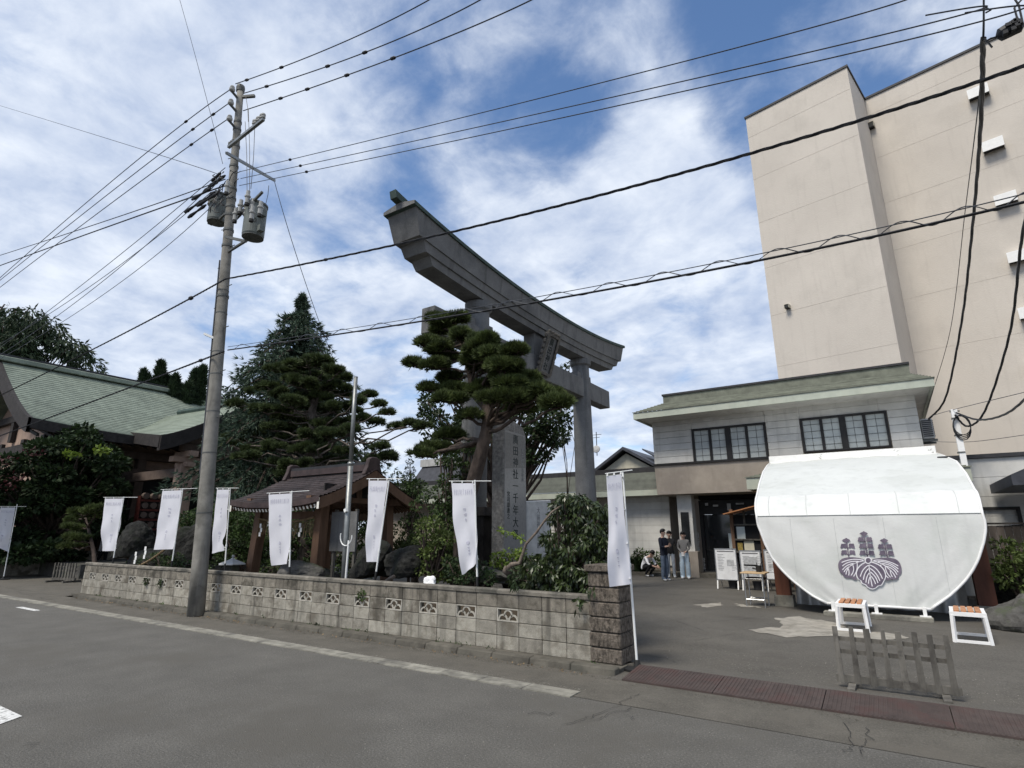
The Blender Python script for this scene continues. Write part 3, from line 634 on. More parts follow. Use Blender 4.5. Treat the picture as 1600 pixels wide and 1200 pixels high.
for s_, ex in ((1, -10.6), (-1, -18)): b.hexa([(ap[0], 35.5, ap[1]), (ex, 35.5, 4.75), (ex, 44.5, 4.75), (ap[0], 44.5, ap[1]), (ap[0], 35.5, ap[1] + .2), (ex, 35.5, 4.95), (ex, 44.5, 4.95), (ap[0], 44.5, ap[1] + .2)])
b.build('roof', 'slate', cg)
b = B(); b.hexa([(-13.6, 37, ap[1] + .1), (-11.4, 37, 5.65), (-11.4, 42, 5.65), (-13.6, 42, ap[1] + .1), (-13.6, 37, ap[1] + .2), (-11.4, 37, 5.75), (-11.4, 42, 5.75), (-13.6, 42, ap[1] + .2)]); b.build('solar_panel', 'slate', cg)
for px, py, h, nm in ((934, 700, 1.5, 'a'),):
    q = at(933, 712, Y=36.5); an = thing('antenna', 'small satellite dish and aerial on the cream gable', 'antenna', q)
    b = B(); b.tube([q, q + Vector((0, 0, 1.7))], .03, 6); b.beam(q + Vector((-.4, 0, 1.5)), q + Vector((.4, 0, 1.5)), .03, .03); b.beam(q + Vector((-.25, 0, 1.3)), q + Vector((.25, 0, 1.3)), .03, .03); b.build('mast', 'wire', an)
    b = B(); b.lathe(q + Vector((0, -.1, .45)), [(.28, .0), (.26, .05), (.12, .1)], 14, (0.2, -1, .3)); b.build('dish', 'grey_wall', an)
mg = thing('grey_roof_house', 'distant grey flat roofed annex seen above the pavilion roof', 'building', (-17, 25, 0))
b = B(); q = at(652, 755, Y=27); b.bx(q.x - 1, q.x + 4, 26.5, 31, 0, 4.6); b.build('wall', 'cream_wall', mg)
b = B(); q0, q1 = at(650, 755, Y=26.4), at(712, 755, Y=26.4); zt = at(652, 730, Y=26.4).z; b.hexa([(q0.x, 26.0, q0.z), (q1.x + 2, 26.0, q0.z), (q1.x + 2, 31, q0.z), (q0.x, 31, q0.z), (q0.x + .3, 26.6, zt), (q1.x + 2, 26.6, zt), (q1.x + 2, 31, zt), (q0.x + .3, 31, zt)]); b.build('roof', 'slate', mg)
b = B(); b.bx(q0.x + .2, q1.x + 2, 26.5, 31, zt + .003, zt + .45); b.build('parapet', 'grey_wall', mg)
# white sided building and plank fence at the right
wb = thing('white_building', 'white sided low building with black window and dark gutter behind the plank fence at right', 'building', (4, 20, 0))
for k in range(7): b = B(); b.bx(1.35, 9, 19.0, 19.1, .1 + k * .49, .1 + k * .49 + .482); b.build('siding_board', 'siding', wb)
b = B(); b.bx(1.4, 9, 19.1, 24, 0, 3.5); b.build('wall', 'brown_render', wb)
b = B(); b.bx(1.3, 9.1, 18.93, 24, 3.53, 3.63); b.build('roof_edge', 'dark_trim', wb)
f = window(1.75, 2.75, 1.75, 2.28, 18.98, wb, 1, 1, 1)
for c in f.children:
    if c.name.startswith('pane'): c.data.materials[0] = MATS['dark_glass']
dh = thing('dark_hood', 'dark sloped metal canopy at the right edge above the plank fence', 'canopy', (3, 16, 2.6))
q = at(1578, 760, Y=16); q2 = at(1604, 735, Y=16); b = B(); b.prism([(q.x, 15.6, q.z), (q.x + 1.6, 15.6, q.z + .0), (q.x + 1.6, 15.6, q2.z + .2), (q2.x, 15.6, q2.z + .05), (q.x, 15.6, q.z + .22)], (0, 3.2, 0)); b.build('hood', 'slate', dh)
b = B(); b.bx(q.x + .25, q.x + .37, 16, 16.12, 0, q.z); b.build('post', 'grey_wall', dh)
pf = thing('plank_fence', 'dark weathered vertical plank fence right of the canvas', 'fence', (2.4, 16.6, 0))
for i in range(16):
    x = 1.52 + i * .135; b = B(); b.bx(x, x + .128, 16.5 + rnd.uniform(0, .015), 16.53 + rnd.uniform(0, .015), .35 if i < 7 else .5, 1.80 + rnd.uniform(-.015, .015)); b.build('plank', 'plank_dark', pf)
b = B(); b.bx(1.5, 3.7, 16.48, 16.56, 1.82, 1.86); b.bx(1.5, 3.7, 16.54, 16.6, .6, .68); b.build('rail', 'dark_wood', pf)
b = B(); b.bx(1.5, 3.7, 16.56, 16.7, 0, .5); b.build('footing', 'kerb', pf)
sp = thing('service_post', 'slim white square service post with coiled cable above the right porch eave', 'post', (1.84, 18.5, 0))
pa, pb_ = at(1490, 640, Y=18.6), at(1507, 735, Y=18.6)
b = B(); b.beam(pb_ - Vector((0, 0, 3.0)), pa, .13, .13); b.build('post', 'white_paint', sp)
b = B()
for k in range(3): b.ob(pa.lerp(pb_, .15 + k * .28), (.16, .16, .03))
b.beam(pa + Vector((-.1, 0, -.05)), pa + Vector((.12, 0, -.05)), .03, .03); b.build('band', 'hardware', sp)
b = B()
for k in range(4):
    c = at(1503, 664 + k * 1.5, Y=18.45 + k * .02); b.tube([c + Vector((math.cos(a) * .18, .0, math.sin(a) * (.26 + .02 * k))) for a in [i * .42 for i in range(16)]], .013, 5)
b.build('cable_coil', 'cable', sp)
# ================================================================== torii
TX, TY = -7.75, 13.08
to_ = thing('torii', 'huge grey concrete torii gateway with upswept lintel beside the leaning pine', 'torii', (TX, TY, 0))
def layer(name, half0, half1, w0, w1, zb, rb, zt, rt, m, n=26, flat=False, cap=0.):
    """one lintel course: bottom half length/width half0,w0 at height zb rising rb to the ends; top half1,w1,zt,rt"""
    rows = []
    for i in range(n + 1):
        t = -1 + 2 * i / n; k = abs(t) ** 2.1
        yb, yt = TY + half0 * t, TY + half1 * t; b_, t_ = zb + rb * k, zt + rt * k
        r_ = [(TX + w0 / 2, yb, b_), (TX + w1 / 2, yt, t_)]
        if cap: r_ += [(TX, yt, t_ + cap)]
        r_ += [(TX - w1 / 2, yt, t_), (TX - w0 / 2, yb, b_)]
        rows.append(r_ + [r_[0]])
    b = B(); b.grid(rows); b.poly(rows[0][:-1]); b.poly(rows[-1][:-1][::-1]); return b.build(name, m, to_)
layer('shimaki_beam', 4.78, 4.92, .50, .54, 7.05, .17, 7.215, .20, 'torii')
layer('middle_beam', 5.08, 5.20, .62, .68, 7.219, .20, 7.385, .27, 'torii')
layer('kasagi_beam', 5.36, 5.55, .74, .82, 7.389, .27, 7.80, .42, 'torii')
layer('copper_cap', 5.62, 5.62, .90, .90, 7.803, .425, 7.885, .43, 'torii_cap', cap=.10)
for s_ in (-1, 1): b = B(); y_ = TY + s_ * 5.622; b.prism([(TX - .447, y_, 8.235), (TX + .447, y_, 8.235), (TX + .447, y_, 8.305), (TX, y_, 8.40), (TX - .447, y_, 8.305)], (0, s_ * .02, 0)); b.build('cap_end', 'torii', to_)
b = B(); b.hexa([(TX - .09, TY - 5.80, 8.42), (TX + .09, TY - 5.80, 8.42), (TX + .09, TY - 5.25, 8.30), (TX - .09, TY - 5.25, 8.30), (TX - .09, TY - 5.84, 8.58), (TX + .09, TY - 5.84, 8.58), (TX + .09, TY - 5.25, 8.46), (TX - .09, TY - 5.25, 8.46)]); b.build('ridge_stub', 'torii_cap', to_)
for s_ in (-1, 1):
    b = B(); yb, yt = TY + s_ * 2.95, TY + s_ * 2.78
    b.tube([(TX, yb + (yt - yb) * k / 8, 7.0 * k / 8) for k in range(9)], [.345 - .075 * k / 8 for k in range(9)], 28); p_ = b.build('pillar', 'torii', to_, smooth=True)
    b = B(); b.lathe((TX, yt, 6.86), [(.275, 0), (.33, .05), (.34, .20), (.34, .22)], 28); b.build('capital', 'torii', p_)
    b = B(); b.lathe((TX, yb, 0), [(.48, 0), (.48, .35), (.40, .45)], 28); b.build('pillar_base', 'torii', p_)
    for q in (-1, 1):
        b = B(); yy = TY + s_ * 2.80 + q * .36; b.hexa([(TX - .12, yy - .12, 6.40), (TX + .12, yy - .12, 6.40), (TX + .12, yy + .12, 6.40), (TX - .12, yy + .12, 6.40), (TX - .12, yy - .10, 6.60), (TX + .12, yy - .10, 6.60), (TX + .12, yy + .10, 6.60), (TX - .12, yy + .10, 6.60)]); b.build('wedge', 'torii', to_)
b = B(); b.bx(TX - .19, TX + .19, TY - 4.6, TY + 4.6, 5.80, 6.397); b.build('nuki_beam', 'torii', to_, bevel=.015)
b = B(); b.bx(TX - .17, TX + .17, TY - .42, TY + .40, 6.40, 7.05); b.build('centre_strut', 'torii', to_)
gk = thing('plaque', 'carved rectangular stone name plaque hung at the middle of the torii lintel', 'plaque', (TX + .4, TY, 5.9))
a0, a1 = Vector((-7.52, 13.03, 5.90)), Vector((-7.16, 13.03, 7.0)); ud = (a1 - a0); up_ = ud.normalized(); nx_ = Vector((0, 1, 0)).cross(up_).normalized()
if nx_.x < 0: nx_ = -nx_
def gpt(u, v, w): return a0 + Vector((0, 1, 0)) * u + up_ * v + nx_ * w
def gbox(b, u0, u1, v0, v1, w0, w1): return b.hexa([gpt(u0, v0, w0), gpt(u1, v0, w0), gpt(u1, v1, w0), gpt(u0, v1, w0), gpt(u0, v0, w1), gpt(u1, v0, w1), gpt(u1, v1, w1), gpt(u0, v1, w1)])
Lh = ud.length
b = B(); gbox(b, -.24, .24, .06, Lh - .06, -.05, .0); b.build('panel', 'torii', gk)
b = B()
for u0, u1, v0, v1 in ((-.34, -.24, 0, Lh), (.24, .34, 0, Lh), (-.24, .24, 0, .08), (-.24, .24, Lh - .08, Lh)): gbox(b, u0, u1, v0, v1, -.05, .05)
b.build('frame', 'plaque', gk, bevel=.012)
b = B()
for i in range(7): 
    for s_ in (-1, 1): gbox(b, s_ * .36 - .045, s_ * .36 + .045, .05 + i * .16, .16 + i * .16, -.04, .03)
for i in range(4): gbox(b, -.3 + i * .16, -.18 + i * .16, Lh + .002, Lh + .08, -.04, .06)
b.build('scroll_edge', 'plaque', gk, bevel=.02)
text('lettering', '廣田神社', .23, 'engraving', gpt(0, Lh - .12, .003), (0, 1, 0), up_, gk, .004, True)
# ================================================================== monuments
mo = thing('stone_monument', 'tall upright granite stone with carved vertical lettering at the foot of the pine', 'monument', (-6.5, 9.9, 0))
fx = -6.4; ya, yb = 9.43, 10.30
zt0 = at(787, 652, X=fx).z
xl = at(769, 652, Y=ya).x
b = B(); P_ = [(ya, 0), (yb + .02, 0), (yb, zt0 - .28), (yb - .12, zt0 - .10), (ya + .45, zt0 - .02), (ya, zt0)]
rows = []
b.prism([(fx, y, z) for y, z in P_], (xl - fx, 0, 0)); b.build('stone', 'monument_rough', mo, bevel=.02)
b = B(); b.prism([(fx + .001, ya + .03, .3), (fx + .001, yb - .02, .3), (fx + .001, yb - .03, zt0 - .42), (fx + .001, yb - .14, zt0 - .26), (fx + .001, ya + .03, zt0 - .26)], (.006, 0, 0)); b.build('polished_face', 'monument_face', mo)
b = B(); qa, qb = at(789, 666, X=fx), at(821, 731, X=fx); b.prism([(fx + .0075, ya + .05, at(795, 733, X=fx).z), (fx + .0075, yb - .025, qb.z), (fx + .0075, yb - .035, zt0 - .45), (fx + .0075, yb - .14, zt0 - .30), (fx + .0075, ya + .05, zt0 - .30)], (.0012, 0, 0)); b.build('dark_panel', 'monument_dark', mo)  # darker tone laid over the upper part of the polished face
q = at(805, 680, X=fx)
text('lettering', '廣田神社一千年大祭', .215, 'engraving', (fx + .009, q.y, q.z), (0, 1, 0), (0, 0, 1), mo, .002, True, sy=1.13)
q = at(816, 702, X=fx); text('lettering', '青森市長島鎮座', .10, 'engraving_pale', (fx + .009, q.y, q.z), (0, 1, 0), (0, 0, 1), mo, .002, True)
q = at(794, 768, X=fx); text('lettering', '宮司謹書之', .11, 'engraving', (fx + .009, q.y, q.z), (0, 1, 0), (0, 0, 1), mo, .002, True)
wm = thing('stone_monument', 'shorter pale grey stone tablet standing right of the tall granite stone', 'monument', (-6.6, 11.2, 0))
q0, q1 = at(823, 783, X=-6.6), at(861, 781, X=-6.6); b = B(); b.prism([(-6.6, q0.y, 0), (-6.6, q1.y, 0), (-6.6, q1.y, q1.z), (-6.6, q0.y, q0.z)], (-.22, 0, 0)); b.build('tablet', 'monument_white', wm, bevel=.02)
text('lettering', '大前神人奉納', .15, 'engraving_pale', (-6.598, (q0.y + q1.y) / 2 - .05, q0.z - .12), (0, 1, 0), (0, 0, 1), wm, .003, True)
# ================================================================== shrine hall at the left
K = 1.25
sh = thing('shrine_hall', 'large shrine hall with a sweeping verdigris copper roof at the left', 'shrine', (-33, 15, 0))
RX, RZ_, EX_, EZ_ = -36.25, 10.0, -30.0, 6.15
Ya, Yb = 8.35, 22.5
def mainz(x): s = min(max((RX - x) / (RX - EX_), 0), 1.05); return RZ_ - (RZ_ - EZ_) * (1 - (1 - s) ** 1.16) if s <= 1 else EZ_
def courses(b, fn, n, m, lift=.028):
    """stepped roofing courses; fn(s,t): s down the slope 0..1, t along the eave 0..1"""
    for k in range(n):
        s0, s1 = k / n, (k + 1) / n
        r0 = [Vector(fn(s0, j / m)) for j in range(m + 1)]; r1 = [Vector(fn(s1, j / m)) + Vector((0, 0, lift)) for j in range(m + 1)]; r2 = [Vector(fn(s1, j / m)) for j in range(m + 1)]
        b.grid([r0, r1, r2])
def mainf(s, t):
    x = RX + (EX_ - RX) * s; y = Ya + (Yb - Ya) * t; f = 4 * (t - .5) ** 2
    return (x, y, mainz(x) + .22 * s * s * (abs(t - .5) * 2) ** 3.5)
b = B(); courses(b, mainf, 30, 24); o = b.build('roof_front', 'copper', sh)
b = B(); courses(b, lambda s, t: (2 * RX - mainf(s, t)[0],) + mainf(s, t)[1:], 30, 8); b.build('roof_back', 'copper', sh)
b = B(); b.bx(RX - .30, RX + .30, Ya - .15, Yb + .15, RZ_ - .02, RZ_ + .22); b.build('ridge', 'copper', sh, bevel=.03)
b = B(); b.bx(RX - .22, RX + .22, Ya - .18, Yb + .18, RZ_ + .223, RZ_ + .34); b.build('ridge_cap', 'dark_trim', sh)
for f, nm in ((mainf, 'a'), (lambda s, t: (2 * RX - mainf(s, t)[0],) + mainf(s, t)[1:], 'b')):
    for t, off in ((0, -.10), (1, .10)):
        rows = []
        for k in range(15):
            p = Vector(f(k / 14, t)); w = .72 - .10 * k / 14
            rows.append([p + Vector((0, off, .03)), p + Vector((0, -off * .6, .03)), p + Vector((0, -off * .6, -w)), p + Vector((0, off, -w)), p + Vector((0, off, .03))])
        b = B(); b.grid(rows); b.build('barge_board', 'barge_wood', sh)
rows = [[Vector(mainf(1, t / 24)) + Vector((dx, 0, dz)) for dx, dz in ((.02, .02), (.03, -.42), (-.9, -.30), (-.9, .0))] for t in range(25)]
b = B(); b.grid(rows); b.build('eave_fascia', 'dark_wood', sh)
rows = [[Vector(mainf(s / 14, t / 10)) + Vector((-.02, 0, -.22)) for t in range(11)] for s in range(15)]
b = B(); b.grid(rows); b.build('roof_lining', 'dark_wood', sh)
for k in range(26):
    y = Ya + .4 + k * .54
    if y > 21.5: break
    b = B(); b.beam((-30.2, y, 5.72), (-31.9, y, 6.2), .10, .12); b.build('rafter', 'dark_wood', sh)
b = B(); b.bx(-41.5, -31.9, 9.6, 21, .5, 6.0); b.prism([(-31.9, 9.62, 6.0), (RX, 9.62, 9.4), (-41, 9.62, 6.0)], (0, 11, 0)); b.build('wall', 'shrine_plaster', sh)
b = B()
for x in (-32.0, -34.5, -37.5): b.bx(x - .2, x + .2, 9.45, 9.597, .4, 6.0)
b.bx(-41.5, -31.7, 9.40, 9.594, 5.3, 5.75); b.bx(-41, -32.0, 9.42, 9.59, 3.3, 3.6); b.bx(RX - .2, RX + .2, 9.40, 9.59, 6.0, 9.0); b.bx(-39, -33.5, 9.38, 9.59, 7.0, 7.35); b.build('gable_timber', 'dark_wood', sh)
for y in (11.0, 12.6, 13.6, 17.2, 19.5): b = B(); b.bx(-31.88, -31.5, y - .2, y + .2, .4, 5.3); b.build('column', 'shrine_beam', sh)
b = B(); b.bx(-31.86, -31.45, 9.6, 21, 4.35, 4.75); b.bx(-31.86, -31.45, 9.6, 21, 5.25, 5.6); b.build('lintel', 'shrine_beam', sh)
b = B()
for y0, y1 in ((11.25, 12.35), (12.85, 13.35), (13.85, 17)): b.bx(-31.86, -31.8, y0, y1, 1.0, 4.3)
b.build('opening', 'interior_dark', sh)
b = B(); b.bx(-32, -25.2, 9.4, 21.2, 0, .5); b.build('platform', 'rock_grey', sh)
b = B()
for k in range(12): b.bx(-31.7, -31.4, 9.7 + k * .13, 9.76 + k * .13, .5, 1.5)
b.bx(-31.72, -31.38, 9.6, 11.2, 1.45, 1.55); b.build('railing', 'shrine_beam', sh)
# gabled front porch of the hall
KYc, KX0 = 15.25, -25.0
def kof(s, t):   # s 0 ridge..1 near eave, t 0 front..1 back
    x = KX0 - 8.2 * t; half = 3.95 - 1.15 * min(t / .62, 1); zr = 7.75 + .25 * t; ze = 5.57 + .75 * min(t / .62, 1.2); return (x, KYc - half * s, zr - (zr - ze) * (1 - (1 - s) ** 1.22) )
b = B(); courses(b, kof, 18, 14); b.build('porch_roof', 'copper', sh)
b = B(); courses(b, lambda s, t: (kof(s, t)[0], 2 * KYc - kof(s, t)[1], kof(s, t)[2]), 18, 8); b.build('porch_roof', 'copper', sh)
for sg in (0, 1):
    rows = []
    for k in range(15):
        p = Vector(kof(k / 14, 0)); 
        if sg: p.y = 2 * KYc - p.y
        rows.append([p + Vector((.10, 0, .02)), p + Vector((-.12, 0, .02)), p + Vector((-.12, 0, -.62)), p + Vector((.10, 0, -.62)), p + Vector((.10, 0, .02))])
    b = B(); b.grid(rows); b.poly(rows[-1][:-1]); b.build('porch_barge_board', 'barge_wood', sh)
rows = [[Vector(kof(1, t / 10)) + Vector((0, dy, dz)) for dy, dz in ((-.02, .02), (-.03, -.50), (.8, -.35))] for t in range(11)]
b = B(); b.grid(rows); b.build('porch_fascia', 'dark_wood', sh)
rows = [[Vector(kof(s / 10, t / 8)) + Vector((0, 0, -.3)) for t in range(9)] for s in range(11)]
b = B(); b.grid(rows); b.build('porch_lining', 'dark_wood', sh)
b = B(); b.tube([(KX0 + .12, KYc, 7.78), (-32, KYc, 8.05)], .16, 8); b.build('porch_ridge', 'torii_cap', sh)
pq = at(283, 770, X=-25.6)
for y in (pq.y, 2 * KYc - pq.y):
    b = B(); b.bx(-25.88, -25.32, y - .28, y + .28, .5, 4.55); p_ = b.build('porch_post', 'shrine_plaster', sh)
    b = B(); b.bx(-26.1, -25.1, y - .2, y + .2, 4.42, 4.62); b.bx(-25.8, -25.4, y - .62, y + .62, 4.62, 4.85); b.bx(-26.3, -24.95, y - .18, y + .18, 4.85, 5.1); b.build('bracket', 'shrine_plaster', p_)
    b = B(); b.bx(-31.5, -25.9, y - .15, y + .15, 4.0, 4.4); b.build('tie_beam', 'shrine_beam', sh)
b = B(); b.bx(-25.8, -25.4, pq.y + .3, 2 * KYc - pq.y - .3, 3.65, 4.40); b.build('porch_beam', 'shrine_plaster', sh)
b = B(); b.bx(-25.75, -25.45, pq.y - .3, 2 * KYc - pq.y + .3, 5.12, 5.45); b.prism([(-25.5, KYc - 2.9, 5.47), (-25.5, KYc + 2.9, 5.47), (-25.5, KYc, 6.75)], (-.1, 0, 0)); b.build('porch_gable', 'shrine_beam', sh)
ro = thing('shimenawa', 'massive twisted straw rope with hanging tassels under the shrine porch', 'rope', (-25.2, KYc, 3.4))
pts = [(-25.15, pq.y + .4 + (2 * KYc - 2 * pq.y - .8) * i / 30, 3.75 - .75 * math.sin(math.pi * i / 30)) for i in range(31)]
b = B()
for ph in (0, 2.1, 4.2):
    b.tube([(x + .12 * math.cos(i * .8 + ph), y, z + .12 * math.sin(i * .8 + ph)) for i, (x, y, z) in enumerate(pts)], [.10 + .10 * math.sin(math.pi * i / 30) for i in range(31)], 8)
b.build('rope', 'straw', ro, smooth=True)
for i in (4, 11, 19, 26):
    x, y, z = pts[i]; b = B()
    for k in range(40):
        a, r_ = rnd.uniform(0, 6.28), rnd.uniform(0, .17); b.tube([(x + r_ * math.cos(a), y + r_ * math.sin(a), z), (x + r_ * 1.7 * math.cos(a), y + r_ * 1.7 * math.sin(a), z - rnd.uniform(1.0, 1.25))], .02, 4)
    b.build('tassel', 'straw', ro)
for i in (7, 15, 23):
    x, y, z = pts[i]; b = B()
    for k in range(4): b.bx(x + .3, x + .31, y - .11 + (k % 2) * .1, y + .09 + (k % 2) * .1, z - .25 - k * .2, z - .06 - k * .2)
    b.build('paper_streamer', 'white_paint', ro)
of = thing('offering_rack', 'red wooden rack of stacked offerings under the shrine eaves', 'rack', (-28, 12.4, .5))
q = at(237, 802, X=-28); b = B()
for k in range(4): b.bx(-28.2, -27.9, q.y - .55, q.y + .55, q.z - .75 + k * .42, q.z - .66 + k * .42)
b.bx(-28.2, -27.9, q.y - .62, q.y - .56, .5, q.z + .75); b.bx(-28.2, -27.9, q.y + .56, q.y + .62, .5, q.z + .75); b.build('frame', 'red_board', of)
for k in range(4):
    for j in range(3): b = B(); b.tube([(-28.15, q.y - .36 + j * .36, q.z - .50 + k * .42), (-27.92, q.y - .36 + j * .36, q.z - .50 + k * .42)], .14, 10); b.build('barrel', 'shrine_beam', of)
# ================================================================== water pavilion
pv = thing('water_pavilion', 'small open timber pavilion with a dark brown shingled gable roof behind the wall', 'pavilion', (-11.8, 9.5, 0))
RX0, RX1, PYn, PYr, PYf, Pze, Pzr = -13.45, -10.12, 7.92, 9.5, 11.08, 2.30, 3.10
def pvf(sgn):
    def f(s, t):
        y = PYr + sgn * (PYr - PYn) * s; z = Pzr - (Pzr - Pze) * (1 - (1 - s) ** 1.18); return (RX0 + (RX1 - RX0) * t, y, z + .10 * (abs(t - .5) * 2) ** 3 * s)
    return f
for sg in (-1, 1):
    f = pvf(sg); n_ = 15
    for k in range(n_):
        b = B()
        for j in range(12):
            s0, s1 = k / n_, (k + 1) / n_; t0, t1 = j / 12, (j + 1) / 12; l_ = .022 + rnd.uniform(0, .006)
            p = [Vector(f(s0, t0)), Vector(f(s0, t1)), Vector(f(s1, t1)) + Vector((0, 0, l_)), Vector(f(s1, t0)) + Vector((0, 0, l_)), Vector(f(s1, t1)), Vector(f(s1, t0))]
            b.add(p, [(0, 1, 2, 3), (3, 2, 4, 5)])
        b.build('shingle_course', 'pav_roof', pv)
    rows = [[Vector(f(1, t / 10)) + Vector((0, sg * .01, dz)) for dz in (.02, -.10)] + [Vector(f(1, t / 10)) + Vector((0, -sg * .12, -.12))] for t in range(11)]
    b = B(); b.grid(rows); b.build('eave_board', 'pav_ridge', pv)
    b = B(); b.grid([[Vector(f(s / 8, t / 6)) + Vector((0, 0, -.05)) for t in range(7)] for s in range(9)]); b.build('roof_lining', 'brown_wood', pv)
    for k in range(27):
        t = (k + .5) / 27; p0 = Vector(f(.97, t)) + Vector((0, 0, -.17)); p1 = Vector(f(.35, t)) + Vector((0, 0, -.12)); b = B(); b.beam(p0, p1, .055, .07)
        b.m = 1; d = (p0 - p1).normalized(); b.beam(p0 + d * .001, p0 + d * .008, .055, .07); b.build('rafter', ['brown_wood', 'end_grain'], pv)
    for x in (RX0 + .03, RX1 - .03):
        rows = []
        for k in range(9):
            p = Vector(f(k / 8, 0)); p.x = x; rows.append([p + Vector((-.035, 0, -.02)), p + Vector((.035, 0, -.02)), p + Vector((.035, 0, -.26)), p + Vector((-.035, 0, -.26)), p + Vector((-.035, 0, -.02))])
        b = B(); b.grid(rows); b.m = 1; b.poly([q + Vector((0, sg * .004, 0)) for q in rows[-1][:-1]]); b.build('barge_board', ['brown_wood', 'end_grain'], pv)
b = B(); b.bx(RX0 + .25, RX1 - .25, PYr - .16, PYr + .16, Pzr - .02, Pzr + .13); b.build('ridge_box', 'pav_ridge', pv)
b = B(); b.bx(RX0 + .18, RX1 - .18, PYr - .12, PYr + .12, Pzr + .133, Pzr + .20); b.build('ridge_cap', 'dark_trim', pv)
for x, s_ in ((RX0 + .2, -1), (RX1 - .2, 1)):
    b = B(); b.prism([(x, PYr - .30, Pzr - .12), (x, PYr + .30, Pzr - .12), (x, PYr + .20, Pzr + .10), (x, PYr + .17, Pzr + .26), (x, PYr + .08, Pzr + .31), (x, PYr - .08, Pzr + .31), (x, PYr - .17, Pzr + .26), (x, PYr - .20, Pzr + .10)], (s_ * .12, 0, 0)); b.build('ridge_end', 'pav_ridge', pv, bevel=.015)
for x in (-12.98, -10.72):
    for y in (8.5, 10.5):
        dx = .10 if x < -12 else -.06; dy = .08 if y < 9 else -.08
        b = B(); b.beam((x - dx, y - dy, 0), (x, y, 2.38), .22, .22, (0, 1, 0)); b.build('post', 'brown_wood', pv)
for y in (8.5, 10.5): b = B(); b.bx(-13.35, -10.3, y - .07, y + .07, 2.30, 2.47); b.bx(-12.9, -10.8, y - .05, y + .05, 1.95, 2.12); b.build('tie_beam', 'brown_wood', pv)
for x in (-12.98, -10.72): b = B(); b.bx(x - .08, x + .08, 8.1, 10.9, 2.33, 2.45); b.bx(x - .06, x + .06, 9.42, 9.58, 2.45, 3.0); b.build('cross_beam', 'brown_wood', pv)
b = B(); b.bx(RX1 - .62, RX1 - .58, 8.5, 10.5, 2.46, 2.75); b.build('gable_panel', 'dark_wood', pv)
sr = thing('straw_rope', 'thin straw rope with fringe and white paper streamers across the pavilion front', 'rope', (-11.8, 8.38, 1.9))
b = B(); b.tube([(-12.9 + 2.1 * i / 16, 8.36, 1.98 - .10 * math.sin(math.pi * i / 16)) for i in range(17)], .028, 6)
for i in range(70):
    x = -12.85 + i * .03; b.tube([(x, 8.35, 1.93 - .08 * math.sin(math.pi * i / 70)), (x + rnd.uniform(-.04, .02), 8.33, 1.93 - rnd.uniform(.22, .42))], .006, 3)
b.build('rope', 'straw', sr)
for x in (-12.75, -11.25):
    b = B()
    for k in range(3): b.bx(x + (k % 2) * .04, x + .07 + (k % 2) * .04, 8.31, 8.315, 1.86 - (k + 1) * .10, 1.855 - k * .10)
    b.build('paper_streamer', 'white_paint', sr)
def rock(name, label, c, r, m='rock', seed=0, sub=4, flat=.34, group=None):
    bm = bmesh.new(); bmesh.ops.create_icosphere(bm, subdivisions=sub, radius=1); rs = np.random.RandomState(seed)
    ph = rs.uniform(0, 6, (6, 3)); fr = rs.uniform(.8, 3.2, (6, 3))
    for v in bm.verts:
        n = sum(math.sin(fr[i][0] * v.co.x + ph[i][0]) * math.sin(fr[i][1] * v.co.y + ph[i][1]) * math.sin(fr[i][2] * v.co.z + ph[i][2]) for i in range(6))
        k = 1 + flat * .5 * n + rs.normal(0, .022) + .05 * math.sin(7 * v.co.x + ph[0][0]) * math.sin(6 * v.co.y + ph[1][1]) * math.sin(8 * v.co.z + ph[2][2]); v.co = Vector((v.co.x * r[0], v.co.y * r[1], max(v.co.z, -.55) * r[2])) * k
    me = bpy.data.meshes.new(name); bm.to_mesh(me); bm.free(); me.materials.append(MATS[m]); o = link(name, me); o.location = c; return tag(o, label, 'rock', group)
basin = rock('water_basin', 'long low grey stone water basin under the pavilion roof', (-11.9, 9.2, .45), (.95, .5, .42), 'rock_grey', 4); basin['category'] = 'basin'
nb = thing('notice_board', 'plain grey notice panel standing behind the flagpole by the pavilion', 'notice board', (-10.2, 8.9, 0))
q0, q1 = at(519, 800, Y=8.6), at(554, 862, Y=8.6); b = B(); b.bx(q0.x, q1.x, 8.6, 8.63, q1.z, q0.z); b.build('panel', 'torii', nb)
b = B(); b.bx(q0.x + .05, q0.x + .11, 8.64, 8.70, 0, q0.z + .05); b.bx(q1.x - .11, q1.x - .05, 8.64, 8.70, 0, q0.z + .05); b.build('leg', 'pale_wood', nb)
# dark lantern shrine and green banner beside the monument
bx_ = thing('roofed_box', 'narrow black wooden box with a small pitched roof left of the tall granite stone', 'box', (-7.4, 10.2, 0))
q = at(754, 800, Y=9.9); b = B(); b.bx(q.x - .14, q.x + .14, 9.75, 10.05, .3, q.z - .08); b.build('case', 'dark_wood', bx_)
b = B(); b.hexa([(q.x - .24, 9.65, q.z - .08), (q.x + .24, 9.65, q.z - .08), (q.x + .24, 10.15, q.z - .08), (q.x - .24, 10.15, q.z - .08), (q.x - .15, 9.75, q.z + .10), (q.x + .15, 9.75, q.z + .10), (q.x + .15, 10.05, q.z + .10), (q.x - .15, 10.05, q.z + .10)]); b.build('roof', 'dark_wood', bx_)
gf = thing('banner', 'green and yellow banner half hidden between the black box and the granite stone', 'banner', (-7.2, 11, 0))
q0, q1, q2 = at(738, 795, Y=11), at(777, 795, Y=11), at(775, 880, Y=11)
